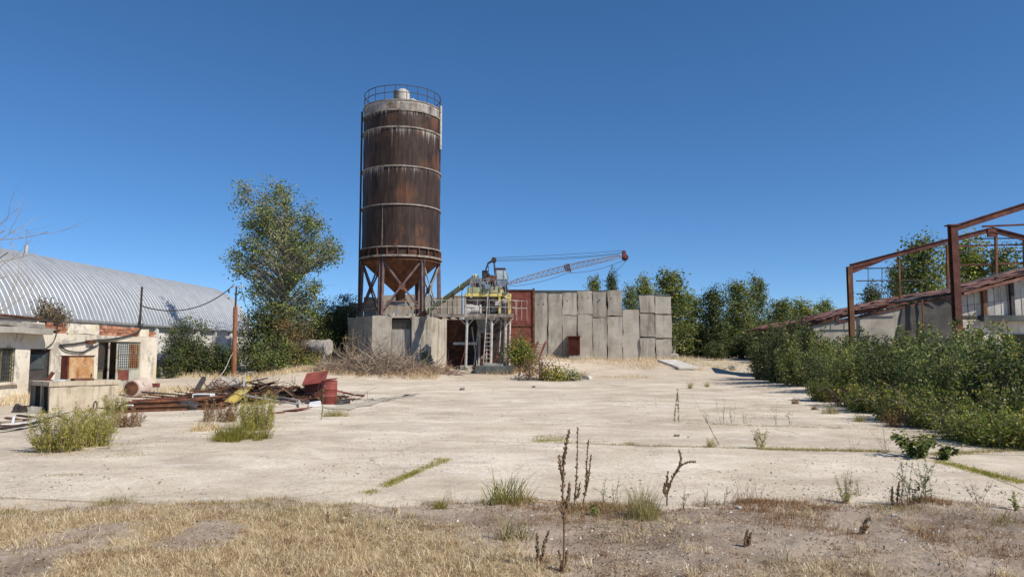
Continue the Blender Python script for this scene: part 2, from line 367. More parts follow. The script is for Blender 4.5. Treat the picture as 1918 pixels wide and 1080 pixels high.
def ground_material(name, cols, dark, crack=0.0, gravel=0.3, big=0.12, mid=0.7, dust=False):
    m, nt, b = newmat(name); vec = coords(nt, 'World')
    n1 = _noise(nt, vec, big, 5, 0.6, 0.5); n2 = _noise(nt, vec, mid, 8, 0.68, 0.3, (1, 1, 1), 4.2)
    f = _math(nt, 'ADD', _math(nt, 'MULTIPLY', n1.outputs[0], 0.5), _math(nt, 'MULTIPLY', n2.outputs[0], 0.5))
    r = _ramp(nt, cols); nt.links.new(f, r.inputs[0]); c = r.outputs[0]
    n3 = _noise(nt, vec, 3.2, 8, 0.75, 0.6, (1, 1, 1), 9.1); r3 = _ramp(nt, [(0.56, 0.0), (0.72, 0.75)]); nt.links.new(n3.outputs[0], r3.inputs[0])
    c = _mix(nt, r3.outputs[0], c, dark)
    # grit: small light and dark stones
    vo = nt.nodes.new('ShaderNodeTexVoronoi'); vo.inputs['Scale'].default_value = 55.0; nt.links.new(vec, vo.inputs['Vector'])
    rv = _ramp(nt, [(0.0, (0.45, 0.42, 0.38)), (0.35, (0.85, 0.84, 0.82)), (0.8, (1.0, 1.0, 1.0)), (1.0, (1.18, 1.17, 1.15))]); nt.links.new(vo.outputs['Color'], rv.inputs[0])
    n4 = _noise(nt, vec, 0.9, 4, 0.6, 0, (1, 1, 1), 2.2); r4 = _ramp(nt, [(0.38, gravel * .25), (0.62, gravel)]); nt.links.new(n4.outputs[0], r4.inputs[0])
    c = _mix(nt, r4.outputs[0], c, _mix(nt, 1.0, c, rv.outputs[0], 'MULTIPLY'))
    if crack:        # old spills, worn-through patches, dark flecks of stone and tar
        st = _noise(nt, vec, .42, 7, .7, .8, (1, 1.8, 1), 15.5); rs_ = _ramp(nt, [(.48, 0.0), (.60, .6), (.72, .85)]); nt.links.new(st.outputs[0], rs_.inputs[0]); c = _mix(nt, rs_.outputs[0], c, (0.46, 0.39, 0.31))
        st2 = _noise(nt, vec, 1.7, 7, .75, .5, (1, 1.5, 1), 25.5); rs2 = _ramp(nt, [(.60, 0.0), (.70, .6)]); nt.links.new(st2.outputs[0], rs2.inputs[0]); c = _mix(nt, rs2.outputs[0], c, (0.33, 0.29, 0.24))
        lt = _noise(nt, vec, .8, 6, .7, .5, (1, 2, 1), 35.5); rl = _ramp(nt, [(.56, 0.0), (.70, .7)]); nt.links.new(lt.outputs[0], rl.inputs[0]); c = _mix(nt, rl.outputs[0], c, (0.80, 0.73, 0.62))
        for (sc_, lim, cf) in ((5.0, .10, (0.17, 0.15, 0.125)), (13.0, .16, (0.24, 0.21, 0.18)), (30.0, .2, (0.26, 0.23, 0.2))):
            vf = nt.nodes.new('ShaderNodeTexVoronoi'); vf.inputs['Scale'].default_value = sc_; nt.links.new(vec, vf.inputs['Vector']); sp_ = nt.nodes.new('ShaderNodeSeparateColor'); nt.links.new(vf.outputs['Color'], sp_.inputs[0])
            rad_ = _math(nt, 'MULTIPLY', _math(nt, 'SUBTRACT', sp_.outputs[0], .55), lim * 2.2); c = _mix(nt, _math(nt, 'MULTIPLY', _math(nt, 'LESS_THAN', vf.outputs['Distance'], rad_), .8), c, cf)
    n5 = _noise(nt, vec, 14.0, 6, 0.75); r5 = _ramp(nt, [(0.30, 0.80), (0.68, 1.08)]); nt.links.new(n5.outputs[0], r5.inputs[0])
    c = _mix(nt, 1.0, c, r5.outputs[0], 'MULTIPLY')
    if dust:
        sy = nt.nodes.new('ShaderNodeSeparateXYZ'); nt.links.new(vec, sy.inputs[0]); dn = _noise(nt, vec, 1.1, 6, .65, .3, (1, 1, 1), 7.7)
        dr = nt.nodes.new('ShaderNodeMapRange'); dr.inputs[1].default_value = 7.3; dr.inputs[2].default_value = 8.5; nt.links.new(_math(nt, 'ADD', sy.outputs[1], _math(nt, 'MULTIPLY', _math(nt, 'SUBTRACT', dn.outputs[0], .5), 3.2)), dr.inputs[0])
        c = _mix(nt, dr.outputs[0], c, (0.52, 0.445, 0.355))
    if crack:
        wv = nt.nodes.new('ShaderNodeVectorMath'); wv.operation = 'ADD'
        wn = _noise(nt, vec, 0.9, 5, 0.6); ws = nt.nodes.new('ShaderNodeVectorMath'); ws.operation = 'SCALE'; ws.inputs['Scale'].default_value = 1.6
        nt.links.new(wn.outputs['Color'], ws.inputs[0]); nt.links.new(vec, wv.inputs[0]); nt.links.new(ws.outputs[0], wv.inputs[1])
        vc = nt.nodes.new('ShaderNodeTexVoronoi'); vc.feature = 'DISTANCE_TO_EDGE'; vc.inputs['Scale'].default_value = 0.30; nt.links.new(wv.outputs[0], vc.inputs['Vector'])
        rc = _ramp(nt, [(0.0, crack), (0.004, crack * .8), (0.011, 0.0)]); nt.links.new(vc.outputs[0], rc.inputs[0])
        cm = _noise(nt, vec, .35, 3, .5, 0, (1, 1, 1), 6.6); rm = _ramp(nt, [(.42, 0.0), (.55, 1.0)]); nt.links.new(cm.outputs[0], rm.inputs[0])
        c = _mix(nt, _math(nt, 'MULTIPLY', rc.outputs[0], rm.outputs[0]), c, (0.12, 0.10, 0.08))
    if dust:        # matted straw thatch where the turf is thick
        at = nt.nodes.new('ShaderNodeAttribute'); at.attribute_name = 'thatch'; tn = _noise(nt, vec, 30.0, 5, .7); tr2 = _ramp(nt, [(.3, (0.34, 0.25, 0.13)), (.55, (0.58, 0.45, 0.26)), (.75, (0.74, 0.60, 0.38))]); nt.links.new(tn.outputs[0], tr2.inputs[0])
        c = _mix(nt, at.outputs['Fac'], c, tr2.outputs[0])
    nt.links.new(c, b.inputs['Base Color']); b.inputs['Roughness'].default_value = 0.95; b.inputs['Specular IOR Level'].default_value = 0.15
    bn = _noise(nt, vec, 22.0, 7, 0.75); bp = nt.nodes.new('ShaderNodeBump'); bp.inputs['Strength'].default_value = 0.55; bp.inputs['Distance'].default_value = 0.02
    hsum = _math(nt, 'ADD', bn.outputs[0], _math(nt, 'MULTIPLY', n2.outputs[0], 2.0))
    nt.links.new(hsum, bp.inputs['Height']); nt.links.new(bp.outputs[0], b.inputs['Normal'])
    return m
mt['sand'] = ground_material('dusty_sandy_earth', [(0.34, (0.43, 0.35, 0.26)), (0.5, (0.57, 0.485, 0.38)), (0.66, (0.68, 0.60, 0.49))], (0.30, 0.24, 0.17), gravel=.5)
mt['yard'] = ground_material('dusty_worn_concrete', [(0.38, (0.46, 0.385, 0.295)), (0.48, (0.65, 0.56, 0.44)), (0.60, (0.80, 0.715, 0.59))], (0.50, 0.42, 0.33), crack=.45, gravel=.95)
mt['soil'] = ground_material('dry_brown_soil', [(0.36, (0.22, 0.165, 0.125)), (0.5, (0.34, 0.27, 0.21)), (0.64, (0.47, 0.39, 0.31))], (0.16, 0.10, 0.065), gravel=.9, big=.5, mid=1.8, dust=True)
mt['asphalt'] = ground_material('worn_dark_asphalt', [(0.36, (0.38, 0.335, 0.28)), (0.5, (0.47, 0.42, 0.35)), (0.64, (0.58, 0.52, 0.43))], (0.33, 0.29, 0.24), gravel=.7)
mt['powder'] = ground_material('white_lime_powder', [(0.36, (0.62, 0.60, 0.56)), (0.6, (0.78, 0.76, 0.73))], (0.5, 0.46, 0.41), gravel=.2)

ground = link('ground', grid_mesh('ground', axis(-1200, 1200, 0, .6, 1.045), axis(-60, 1600, 46, .5, 1.045), gz_np, mt['sand'])); ground['kind'] = 'structure'

# ---- the concrete yard: big cast slabs, joints open where weeds grow
A12 = math.radians(-12); EP, EQ = Vector((math.cos(A12), math.sin(A12))), Vector((-math.sin(A12), math.cos(A12)))
def pq(p, q): return EP * p + EQ * q
def to_p(x, y): return EP.x * x + EP.y * y
def to_q(x, y): return EQ.x * x + EQ.y * y
yard = bpy.data.objects.new('concrete_yard', None); COL.objects.link(yard); yard['kind'] = 'structure'; yard.empty_display_size = .2
rngs = np.random.default_rng(5)
ROWQ = [7.0, 13.1, 17.0, 21.2, 25.4, 29.6, 33.8, 38.0, 42.3]
PLS = [[-34.0, -18.0, -3.32, 4.0, 11.35]] + [[-34.0, -14.0, 0.8, 11.35]] * 4 + [[-34.0, -20.0, -6.0, 6.0, 17.0]] * 3
slab_z = {}
for r in range(len(ROWQ) - 1):
    PL = PLS[r]
    for c in range(len(PL) - 1):
        p0, p1, q0, q1 = PL[c], PL[c + 1], ROWQ[r], ROWQ[r + 1]
        gap = 0.012 if (c >= 2 and r < 3) else 0.003
        st = 0.2 if r < 2 else .35
        ps = np.linspace(p0 + gap, p1 - gap, max(3, int((p1 - p0) / st))); qs = np.linspace(q0 + gap, q1 - gap, max(3, int((q1 - q0) / st)))
        Pg, Qg = np.meshgrid(ps, qs); nx, ny = len(ps), len(qs)
        jp = (rngs.random(Pg.shape) - .5) * .02; jq = (rngs.random(Pg.shape) - .5) * .02
        edge = np.zeros_like(Pg); edge[0, :] = edge[-1, :] = edge[:, 0] = edge[:, -1] = 1
        if gap > .01: Pg = Pg + jp * edge; Qg = Qg + jq * edge
        X = EP.x * Pg + EQ.x * Qg; Y = EP.y * Pg + EQ.y * Qg
        tz = (rngs.random() - .5) * .008 if gap > .01 else (rngs.random() - .5) * .004
        Z = .014 + tz + 0.006 * fbm(X, Y, .5, 4) + .003 * fbm(X, Y, 3.0, 2)
        if gap > .01: Z = Z - edge * .004
        cx, cy = float(X.mean()), float(Y.mean())
        v = np.stack([X.ravel() - cx, Y.ravel() - cy, Z.ravel()], 1)
        i = (np.arange(ny - 1)[:, None] * nx + np.arange(nx - 1)[None, :]).ravel(); fc = np.stack([i, i + 1, i + nx + 1, i + nx], 1)
        rim = list(range(nx)) + [k * nx + nx - 1 for k in range(1, ny)] + [(ny - 1) * nx + k for k in range(nx - 2, -1, -1)] + [k * nx for k in range(ny - 2, 0, -1)]
        low = v[rim].copy(); low[:, 2] = -.18; n0 = len(v); m_ = len(rim)
        sk = np.array([[rim[k], n0 + k, n0 + (k + 1) % m_, rim[(k + 1) % m_]] for k in range(m_)])
        o = link('slab', np_mesh('slab', np.vstack([v, low]), np.vstack([fc, sk]), mt['yard'], False), None, yard, (cx, cy, 0))

# ---- sheets lying on the yard
def blob_sheet(name, outline_px, z, mat_, label=None, jit=.12, seed=1):
    pts = [G(u, v) for u, v in outline_px]; rr = random.Random(seed); poly = []
    for a, b in zip(pts, pts[1:] + pts[:1]):
        n = max(2, int((b - a).length / .35))
        for k in range(n):
            p = a.lerp(b, k / n); poly.append((p.x + rr.uniform(-jit, jit), p.y + rr.uniform(-jit, jit) * 1.6))
    bm = bmesh.new(); f = bm.faces.new([bm.verts.new((x, y, z)) for x, y in poly])
    bmesh.ops.triangulate(bm, faces=[f]); me = bpy.data.meshes.new(name); bm.to_mesh(me); bm.free()
    o = link(name, me, mat_); o['kind'] = 'structure'; return o
blob_sheet('asphalt_path', [(612, 764), (650, 757), (700, 750), (775, 738), (762, 743), (705, 756), (665, 764), (634, 770)], .030, mt['asphalt'], jit=.3)
blob_sheet('powder_path', [(1085, 706), (1130, 700), (1195, 700), (1215, 706), (1190, 712), (1120, 711)], .031, mt['powder'])
blob_sheet('lime_path', [(1200, 697), (1250, 693), (1330, 694), (1330, 698), (1260, 703)], .031, mt['powder'], seed=4)

# ---- strip of bare soil and dry turf in front of the yard
def soil_z(x, y):
    edge = 8.1 + .55 * fbm(x, x * 0 + 3.3, .5, 4) + .35 * fbm(x, y, 2.2, 3, 4.4) - .10 * sstep(-3, -6.5, x) * 3 + .12 * sstep(1, 5, x)
    z = .035 + .040 * fbm(x, y, .8, 4) + .022 * fbm(x, y, 4.0, 3, 5.5) + .012 * np.maximum(0, fbm(x, y, 11.0, 2, 2.5))
    z = z - .10 * sstep(-.7, .5, y - edge)
    return z
def szf(x, y): return float(soil_z(np.array([x]), np.array([y]))[0])
soil = link('soil_strip', grid_mesh('soil_strip', np.arange(-9, 9.01, .035), np.arange(3.8, 9.3, .035), soil_z, mt['soil'])); soil['kind'] = 'structure'
soil['label'] = 'strip of dry brown soil along the yard edge'
# ================================================================== cement silo on its plinth
SY = 53.0; SX = P(752, 400, SY).x; SR = 73.0 / F * SY
def sz(v, Y=None): return P(752, v, (SY - SR) if Y is None else Y).z
def silo_shell_material(name, light, cols):
    m, nt, b = newmat(name); tc = nt.nodes.new('ShaderNodeTexCoord'); vec = tc.outputs['Object']
    oi = nt.nodes.new('ShaderNodeObjectInfo'); add = nt.nodes.new('ShaderNodeVectorMath'); add.operation = 'ADD'
    nt.links.new(vec, add.inputs[0]); sc = _math(nt, 'MULTIPLY', oi.outputs['Random'], 23.0); nt.links.new(sc, add.inputs[1]); vv = add.outputs[0]
    n1 = _noise(nt, vv, 1.1, 7, .65, .4, (1.6, 1.6, .45)); r1 = _ramp(nt, cols); nt.links.new(n1.outputs[0], r1.inputs[0]); c = r1.outputs[0]
    # orange bloom
    n2 = _noise(nt, vv, .55, 6, .6, .3, (1, 1, .6), 5.0); r2 = _ramp(nt, [(.52, 0.0), (.70, .8)]); nt.links.new(n2.outputs[0], r2.inputs[0])
    c = _mix(nt, r2.outputs[0], c, (0.185, 0.075, 0.036))
    # fine vertical run marks
    n5 = _noise(nt, vv, 5.5, 5, .7, 0, (1.6, 1.6, .06), 3.0); r5 = _ramp(nt, [(.32, .5), (.5, .85), (.68, 1.25)]); nt.links.new(n5.outputs[0], r5.inputs[0])
    c = _mix(nt, 1.0, c, r5.outputs[0], 'MULTIPLY')
    # lime washed down from each hoop
    sep = nt.nodes.new('ShaderNodeSeparateXYZ'); nt.links.new(tc.outputs['Generated'], sep.inputs[0])
    n3 = _noise(nt, vv, 5.2, 5, .65, 0, (2.0, 2.0, .045), 8.0); n4 = _noise(nt, vv, .6, 4, .5, 0, (1, 1, .15), 2.0)
    pw = _math(nt, 'MULTIPLY', _math(nt, 'POWER', sep.outputs[2], 4.0), light)                    # drips start at the hoop and thin out below it
    long_ = _math(nt, 'MULTIPLY', _math(nt, 'POWER', sep.outputs[2], 0.8), light * .2)
    s = _math(nt, 'ADD', _math(nt, 'ADD', _math(nt, 'ADD', n3.outputs[0], _math(nt, 'MULTIPLY', _math(nt, 'SUBTRACT', n4.outputs[0], .5), .55)), pw), long_)
    r3 = _ramp(nt, [(.70, 0.0), (.86, .85)]); nt.links.new(s, r3.inputs[0])
    c = _mix(nt, r3.outputs[0], c, (0.46, 0.42, 0.37))
    nt.links.new(c, b.inputs['Base Color']); b.inputs['Roughness'].default_value = .62; b.inputs['Specular IOR Level'].default_value = .22
    bn = _noise(nt, vv, 3.0, 5, .6, 0, (1, 1, .4)); bp = nt.nodes.new('ShaderNodeBump'); bp.inputs['Strength'].default_value = .35; bp.inputs['Distance'].default_value = .03
    nt.links.new(bn.outputs[0], bp.inputs['Height']); nt.links.new(bp.outputs[0], b.inputs['Normal'])
    return m
_browns = [(0.30, (0.022, 0.015, 0.013)), (0.52, (0.050, 0.031, 0.025)), (0.74, (0.098, 0.058, 0.042))]
mt['shell'] = silo_shell_material('rusted_silo_shell', .24, _browns)
mt['shell_low'] = silo_shell_material('rusted_silo_shell_low', .06, _browns)
mt['shell_top'] = silo_shell_material('limed_silo_band', .42, [(0.30, (0.10, 0.085, 0.075)), (0.5, (0.30, 0.27, 0.24)), (0.74, (0.46, 0.43, 0.39))])
mt['lime_hoop'] = mat('limed_rusty_hoop', [(0.3, (0.10, 0.075, 0.06)), (0.5, (0.26, 0.22, 0.185)), (0.7, (0.40, 0.36, 0.31))], 2.5, .85, .3)

PLZ = P(752, 590, SY - SR - .7).z            # top of the concrete plinth
silo = thing('cement_silo', 'tall rusty brown steel silo standing on six legs above a concrete plinth', 'silo', (SX, SY, PLZ))
C0 = Vector((SX, SY, 0))
zs = [sz(v) for v in (478, 461, 382, 310, 237, 205, 187)]     # leg ring, skirt top, hoops up to the roof edge
def shell(z0, z1, r, mat_, name='shell_section', seed=0):
    rr = random.Random(seed); n = 72; k = 5; mb = MB(); prof = []
    for q in range(k + 1):
        prof.append((r + (0.012 * math.sin(q * 1.7 + seed) if 0 < q < k else 0), z0 + (z1 - z0) * q / k))
    mb.lathe(C0, prof, n); return mb.build(name, mat_, silo, smooth=True)
for i in range(1, 5):
    shell(zs[i] + .02, zs[i + 1] - .02, SR, mt['shell'] if i > 1 else mt['shell_low'], seed=i)
shell(zs[5], zs[6], SR + .008, mt['shell_top'], 'roof_band', 7)
for i, z in enumerate(zs[1:6]):
    MB().ring(C0 + V(0, 0, z), SR - .02, .10, .09, 72).build('hoop', mt['lime_hoop'], silo, smooth=True)
# skirt: box ring with upright stiffeners between two flanges
shell(zs[0] + .03, zs[1] - .04, SR - .06, mt['shell_low'], 'skirt', 3)
MB().ring(C0 + V(0, 0, zs[0]), SR - .25, .42, .13, 72).build('hoop', mt['lime_hoop'], silo, smooth=True)
MB().ring(C0 + V(0, 0, zs[0] - .25), SR - .18, .24, .08, 72).build('hoop', mt['rust'], silo, smooth=True)
for k in range(24):
    a = math.radians(-90 + 15 * k + 4)
    d = Vector((math.cos(a), math.sin(a), 0)); MB().bar(C0 + d * (SR + .03) + V(0, 0, zs[0] + .065), C0 + d * (SR + .03) + V(0, 0, zs[1] - .045), .05, .16, up=d).build('stiffener', mt['rust'], silo)
# roof
rt = MB(); rt.lathe(C0, [(SR + .06, zs[6] - .02), (SR + .06, zs[6] + .05), (SR - .1, zs[6] + .07), (1.2, zs[6] + .38), (0.02, zs[6] + .42)], 72); rt.build('roof', mt['lime_hoop'], silo, smooth=True)
RZ = zs[6] + .05
for k in range(22):
    a = 2 * math.pi * k / 22 + .1; d = Vector((math.cos(a), math.sin(a), 0)) * (SR - .02)
    MB().bar(C0 + d + V(0, 0, RZ - .03), C0 + d + V(0, 0, RZ + 1.02), .035).build('rail_post', mt['dark_steel'], silo)
for h in (.52, 1.02): MB().ring(C0 + V(0, 0, RZ + h), SR - .04, .035, .04, 72).build('guard_rail', mt['dark_steel'], silo, smooth=True)
# dust filter on the roof
FC = Vector((P(757, 180, SY).x, SY - .6, 0)); f0 = RZ + .28
fl = MB(); fl.lathe(FC, [(.40, f0), (.40, f0 + .30), (.47, f0 + .32), (.50, f0 + .62), (.47, f0 + 1.02), (.40, f0 + 1.06), (.30, f0 + 1.16), (.05, f0 + 1.22)], 24)
filt = fl.build('dust_filter', mt['white_paint'], silo, smooth=True)
MB().box(FC + V(-.5, -.1, f0 + .7), (.25, .5, .7)).build('motor', mt['dark_steel'], filt, bevel=.03)
MB().tube([FC + V(.35, -.1, f0 + .25), FC + V(.75, -.15, f0 + .38), FC + V(.98, -.2, f0 + .22), FC + V(1.02, -.2, f0 - .25)], .11, 10).build('duct', mt['white_paint'], filt, smooth=True)
fr = MB().cyl(FC + V(0, 0, f0 - .3), FC + V(0, 0, f0), .62, n=20); fr.build('filter_base', mt['lime_hoop'], filt, smooth=True)
# fill pipe down the side
fp = []
a = math.radians(-90 - 74); d = Vector((math.cos(a), math.sin(a), 0))
MB().tube([C0 + d * (SR + .14) + V(0, 0, zs[6] - .2), C0 + d * (SR + .14) + V(0, 0, PLZ + .3)], .07, 8).build('fill_pipe', mt['dark_steel'], silo, smooth=True)
a = math.radians(-90 + 78); d = Vector((math.cos(a), math.sin(a), 0))
MB().tube([C0 + d * (SR + .12) + V(0, 0, zs[6] + .3), C0 + d * (SR + .12) + V(0, 0, zs[4] - 1.0)], .09, 8).build('drain_pipe', mt['white_paint'], silo, smooth=True)
# vertical weld seam on the lower shell
a = math.radians(-90 - 19); d = Vector((math.cos(a), math.sin(a), 0))
MB().bar(C0 + d * (SR + .012) + V(0, 0, zs[1] + .06), C0 + d * (SR + .012) + V(0, 0, zs[2] - .06), .03, .03, up=d).build('weld_seam', mt['lime_hoop'], silo)
# hopper
hz1 = P(765, 548, SY).z
mt['hopper'] = mat('rusted_hopper_cone', [(0.3, (0.05, 0.028, 0.02)), (0.5, (0.15, 0.06, 0.035)), (0.72, (0.32, 0.13, 0.055))], 1.2, .85, .3, stretch=(1.5, 1.5, .5))
MB().lathe(C0, [(SR - .12, zs[0] - .02), (SR - .15, zs[0] - .3), (.42, hz1), (.34, hz1 - .05), (.34, hz1 - .55)], 48).build('hopper', mt['hopper'], silo, smooth=True)
MB().ring(C0 + V(0, 0, hz1 + .55), .85, .10, .09, 32).build('hopper_ring', mt['grey_steel'], silo, smooth=True)
gt = MB(); gt.box(C0 + V(0, 0, hz1 - .75), (.75, .75, .35)); gt.cyl(C0 + V(-.4, -.2, hz1 - .75), C0 + V(-.95, -.25, hz1 - .72), .16, n=12); gt.build('outlet_valve', mt['grey_steel'], silo)
mt['leg_steel'] = mat('dull_red_leg_steel', [(0.3, (0.07, 0.05, 0.048)), (0.55, (0.15, 0.105, 0.10)), (0.78, (0.27, 0.225, 0.215))], 1.6, .8, .2, layers=[(RUST_O, 2.5, .60, .72, (1, 1, 1), .7)], vary=.15)
# legs and cross bracing
LA = [math.radians(-90 + t) for t in (-19.5, 41.5, 101.5, 161.5, 221.5, 281.5)]
top = [C0 + Vector((math.cos(a), math.sin(a), 0)) * (SR - .08) + V(0, 0, zs[0] - .05) for a in LA]
bot = [C0 + Vector((math.cos(a), math.sin(a), 0)) * (SR + .02) + V(0, 0, PLZ) for a in LA]
for k in range(6):
    d = Vector((math.cos(LA[k]), math.sin(LA[k]), 0)); t = Vector((-d.y, d.x, 0)); lg = MB()
    for s_ in (-1, 1): lg.bar(bot[k] + t * .12 * s_, top[k] + t * .12 * s_, .045, .26, up=d)
    lg.bar(bot[k], top[k], .2, .04, up=d)
    lg.box(bot[k] + V(0, 0, .03), (.5, .5, .06), rz=LA[k])
    lg.build('leg', mt['leg_steel'], silo)
for k in range(6):
    j = (k + 1) % 6; zt, zb = 0.04, 0.06
    for (p, q) in ((bot[k].lerp(top[k], zb), bot[j].lerp(top[j], 1 - zt)), (bot[j].lerp(top[j], zb), bot[k].lerp(top[k], 1 - zt))):
        off = Vector(((p.x + q.x) / 2 - SX, (p.y + q.y) / 2 - SY, 0)).normalized() * (.05 if p is not None and (p - bot[k]).length < 1 else -.02)
        MB().bar(p + off, q + off, .13, .06, up=off).build('brace', mt['leg_steel'] if k in (0, 5, 4) else mt['grey_steel'], silo)
    mid = (bot[k].lerp(top[k], .5) + bot[j].lerp(top[j], .5)) / 2; n_ = Vector((mid.x - SX, mid.y - SY, 0)).normalized()
    MB().box(mid, (.42, .025, .42), rz=math.atan2(n_.y, n_.x) + math.pi / 2).build('gusset', mt['rust'], silo)
# rail and clutter round the silo foot
for k in (0, 5, 4):
    j = (k + 1) % 6
    MB().tube([bot[k] + V(0, 0, 1.0), bot[j] + V(0, 0, 1.0)], .025, 6).build('foot_rail', mt['rust_orange'], silo)
    MB().tube([bot[k] + V(0, 0, .55), bot[j] + V(0, 0, .55)], .022, 6).build('foot_rail', mt['rust_orange'], silo)

# ---- plinth
pl = thing('concrete_plinth', 'hexagonal concrete plinth under the rusty silo with grille and door panels', 'plinth', (SX, SY, gz(SX, SY)))
PB = gz(SX, SY) - .6
def hexp(r, z): return [C0 + Vector((math.cos(a), math.sin(a), 0)) * r + V(0, 0, z) for a in LA]
mt['plinth'] = mat('plinth_concrete', [(0.28, (0.28, 0.245, 0.20)), (0.5, (0.45, 0.40, 0.33)), (0.72, (0.57, 0.52, 0.44))], .9, .93, .6, 10, layers=[((0.12, 0.11, 0.095), 1.4, .52, .70, (3, 3, .25), .8), ((0.52, 0.47, 0.39), 2, .58, .72, (1, 1, .6), .6)], fine=.3)
RH = SR + .95
def face_block(a0, a1, t0, t1, depth, name, z0, z1, seed, mat_=None, proud=0.0):
    """a block filling part t0..t1 of the hexagon side from leg a0 to leg a1"""
    c0, c1 = hexp(RH, 0)[a0], hexp(RH, 0)[a1]; A, B = c0.lerp(c1, t0), c0.lerp(c1, t1); L = (B - A).length
    n_ = ((c0 + c1) / 2 - C0); n_.z = 0; n_.normalize(); mid = (A + B) / 2 - n_ * (depth / 2 - proud)
    return rough(name, (L, depth, z1 - z0), mat_ or mt['plinth'], (mid.x, mid.y, z0), math.atan2((B - A).y, (B - A).x), pl, step=.35, amp=.05, freq=.9, seed=seed, chip=.08, taper=.965)
core = MB(); core.prism([(p.x, p.y) for p in hexp(RH - .75, 0)], PB, PLZ - .25); core.build('core', mt['plinth'], pl)
face_block(0, 1, -.02, .325, .9, 'pillar', PB, PLZ - .03, 1); face_block(0, 1, .665, 1.02, .9, 'pillar', PB, PLZ - .05, 2)
face_block(5, 0, .02, .975, .6, 'side_wall', PB, PLZ - .06, 3, proud=-.05); face_block(1, 2, .06, .98, .6, 'side_wall', PB, PLZ - .08, 4, proud=-.06)
for k, (i, j) in enumerate(((2, 3), (3, 4), (4, 5))): face_block(i, j, .02, .97, .5, 'side_wall', PB, PLZ - .09, 5 + k)
c0, c1 = hexp(RH, 0)[0], hexp(RH, 0)[1]; n_ = ((c0 + c1) / 2 - C0); n_.z = 0; n_.normalize(); tdir = (c1 - c0).normalized(); fz = math.atan2(tdir.y, tdir.x)
ZG = P(767, 614, SY - 3.2).z
for (t0, t1, zz) in ((.335, .52, 0), (.525, .655, .03)):
    A, B = c0.lerp(c1, t0), c0.lerp(c1, t1); mid = (A + B) / 2 - n_ * (.5 + zz)
    rough('door_panel', ((B - A).length, .08, ZG - .05 - (gz(SX, SY - 4) + .35)), mt['concrete'], (mid.x, mid.y, gz(SX, SY - 4) + .35), fz, pl, step=.3, amp=.008, seed=9)
gr = MB(); A, B = c0.lerp(c1, .33) - n_ * .42, c0.lerp(c1, .66) - n_ * .42
for k in range(15): q = A.lerp(B, k / 14); gr.bar(q + V(0, 0, ZG), q + V(0, 0, PLZ - .12), .02)
for k in range(8): z = ZG + (PLZ - .12 - ZG) * k / 7; gr.bar(A + V(0, 0, z), B + V(0, 0, z), .02)
gr.build('grille', mt['dark_steel'], pl)
mid = (A + B) / 2; MB().box(mid - n_ * .42 + V(0, 0, (ZG + PLZ) / 2 - .1), ((B - A).length, .2, PLZ - ZG), rz=fz).build('vent_opening', mt['void'], pl)  # dark block, its colour stands for the shade behind the grille
mid = c0.lerp(c1, .495) - n_ * .42; rough('lintel', ((c1 - c0).length * .36, .55, .16), mt['plinth'], (mid.x, mid.y, PLZ - .16), fz, pl, step=.3, amp=.02, seed=12)
rr = random.Random(3)
for k in range(9):      # rubble left on the plinth
    q = c0.lerp(c1, rr.uniform(.05, .95)) - n_ * rr.uniform(.3, .8)
    s_ = rr.uniform(.12, .34); o = rough('broken_concrete', (s_, s_ * .8, s_ * .7), mt['concrete'], (q.x, q.y, PLZ - .04), rr.uniform(0, 3), step=.12, amp=.04, freq=4, seed=k)
    tag(o, 'small lump of broken concrete lying on the silo plinth edge', 'rubble', 'rubble on the silo plinth')
mt['cement_crust'] = mat('hardened_cement', [(0.3, (0.40, 0.37, 0.33)), (0.7, (0.64, 0.60, 0.55))], 2.5, .95, .8, 12)
mt['grime'] = mat('cement_caked_machine', [(0.3, (0.09, 0.075, 0.065)), (0.5, (0.26, 0.22, 0.19)), (0.72, (0.44, 0.40, 0.35))], 2.2, .95, .9, 9, fine=.3)
# ================================================================== retaining wall of upright concrete panels
WY = 58.0
mt['panel'] = mat('precast_wall_panel', [(0.28, (0.31, 0.275, 0.225)), (0.5, (0.43, 0.39, 0.33)), (0.72, (0.53, 0.485, 0.415))], .8, .93, .5, 12,
    layers=[((0.13, 0.115, 0.095), 1.0, .48, .72, (2.2, 2.2, .3), .7), ((0.17, 0.15, 0.125), .7, .52, .70, (1, 1, .7), .6), ((0.10, 0.085, 0.07), 5, .62, .70, (1, 1, 1), .7), ((0.50, 0.47, 0.41), 2.2, .60, .72, (1.5, 1.5, .5), .5)], vary=.12, fine=.3)
wall = thing('panel_wall', 'tall wall of upright grey concrete panels behind the mixing plant', 'wall', (P(1080, 672, WY).x, WY, gz(4, WY)))
edges = [1000, 1026, 1053, 1081, 1110, 1137, 1166]
tops = [549, 550, 548, 545, 546, 543]
_k = 0
def wpanel(u0, u1, vt, vb=None, dy=0.0, par=None, m=None, th=.22, lean=0.0):
    global _k; _k += 1
    a, b = P(u0, 610, WY + dy), P(u1, 610, WY + dy); zt = P((u0 + u1) / 2, vt, WY + dy).z
    zb = gz((a.x + b.x) / 2, WY) - .5 if vb is None else P((u0 + u1) / 2, vb, WY + dy).z
    return rough('panel', (abs(b.x - a.x) - .016, th, zt - zb), m or mt['panel'], ((a.x + b.x) / 2, WY + dy, zb), 0, par or wall, step=.45, amp=.035, freq=.9, seed=_k, chip=.13, rot=(lean, random.Random(_k).uniform(-.006, .006), random.Random(_k).uniform(-.012, .012)))
random.seed(4)
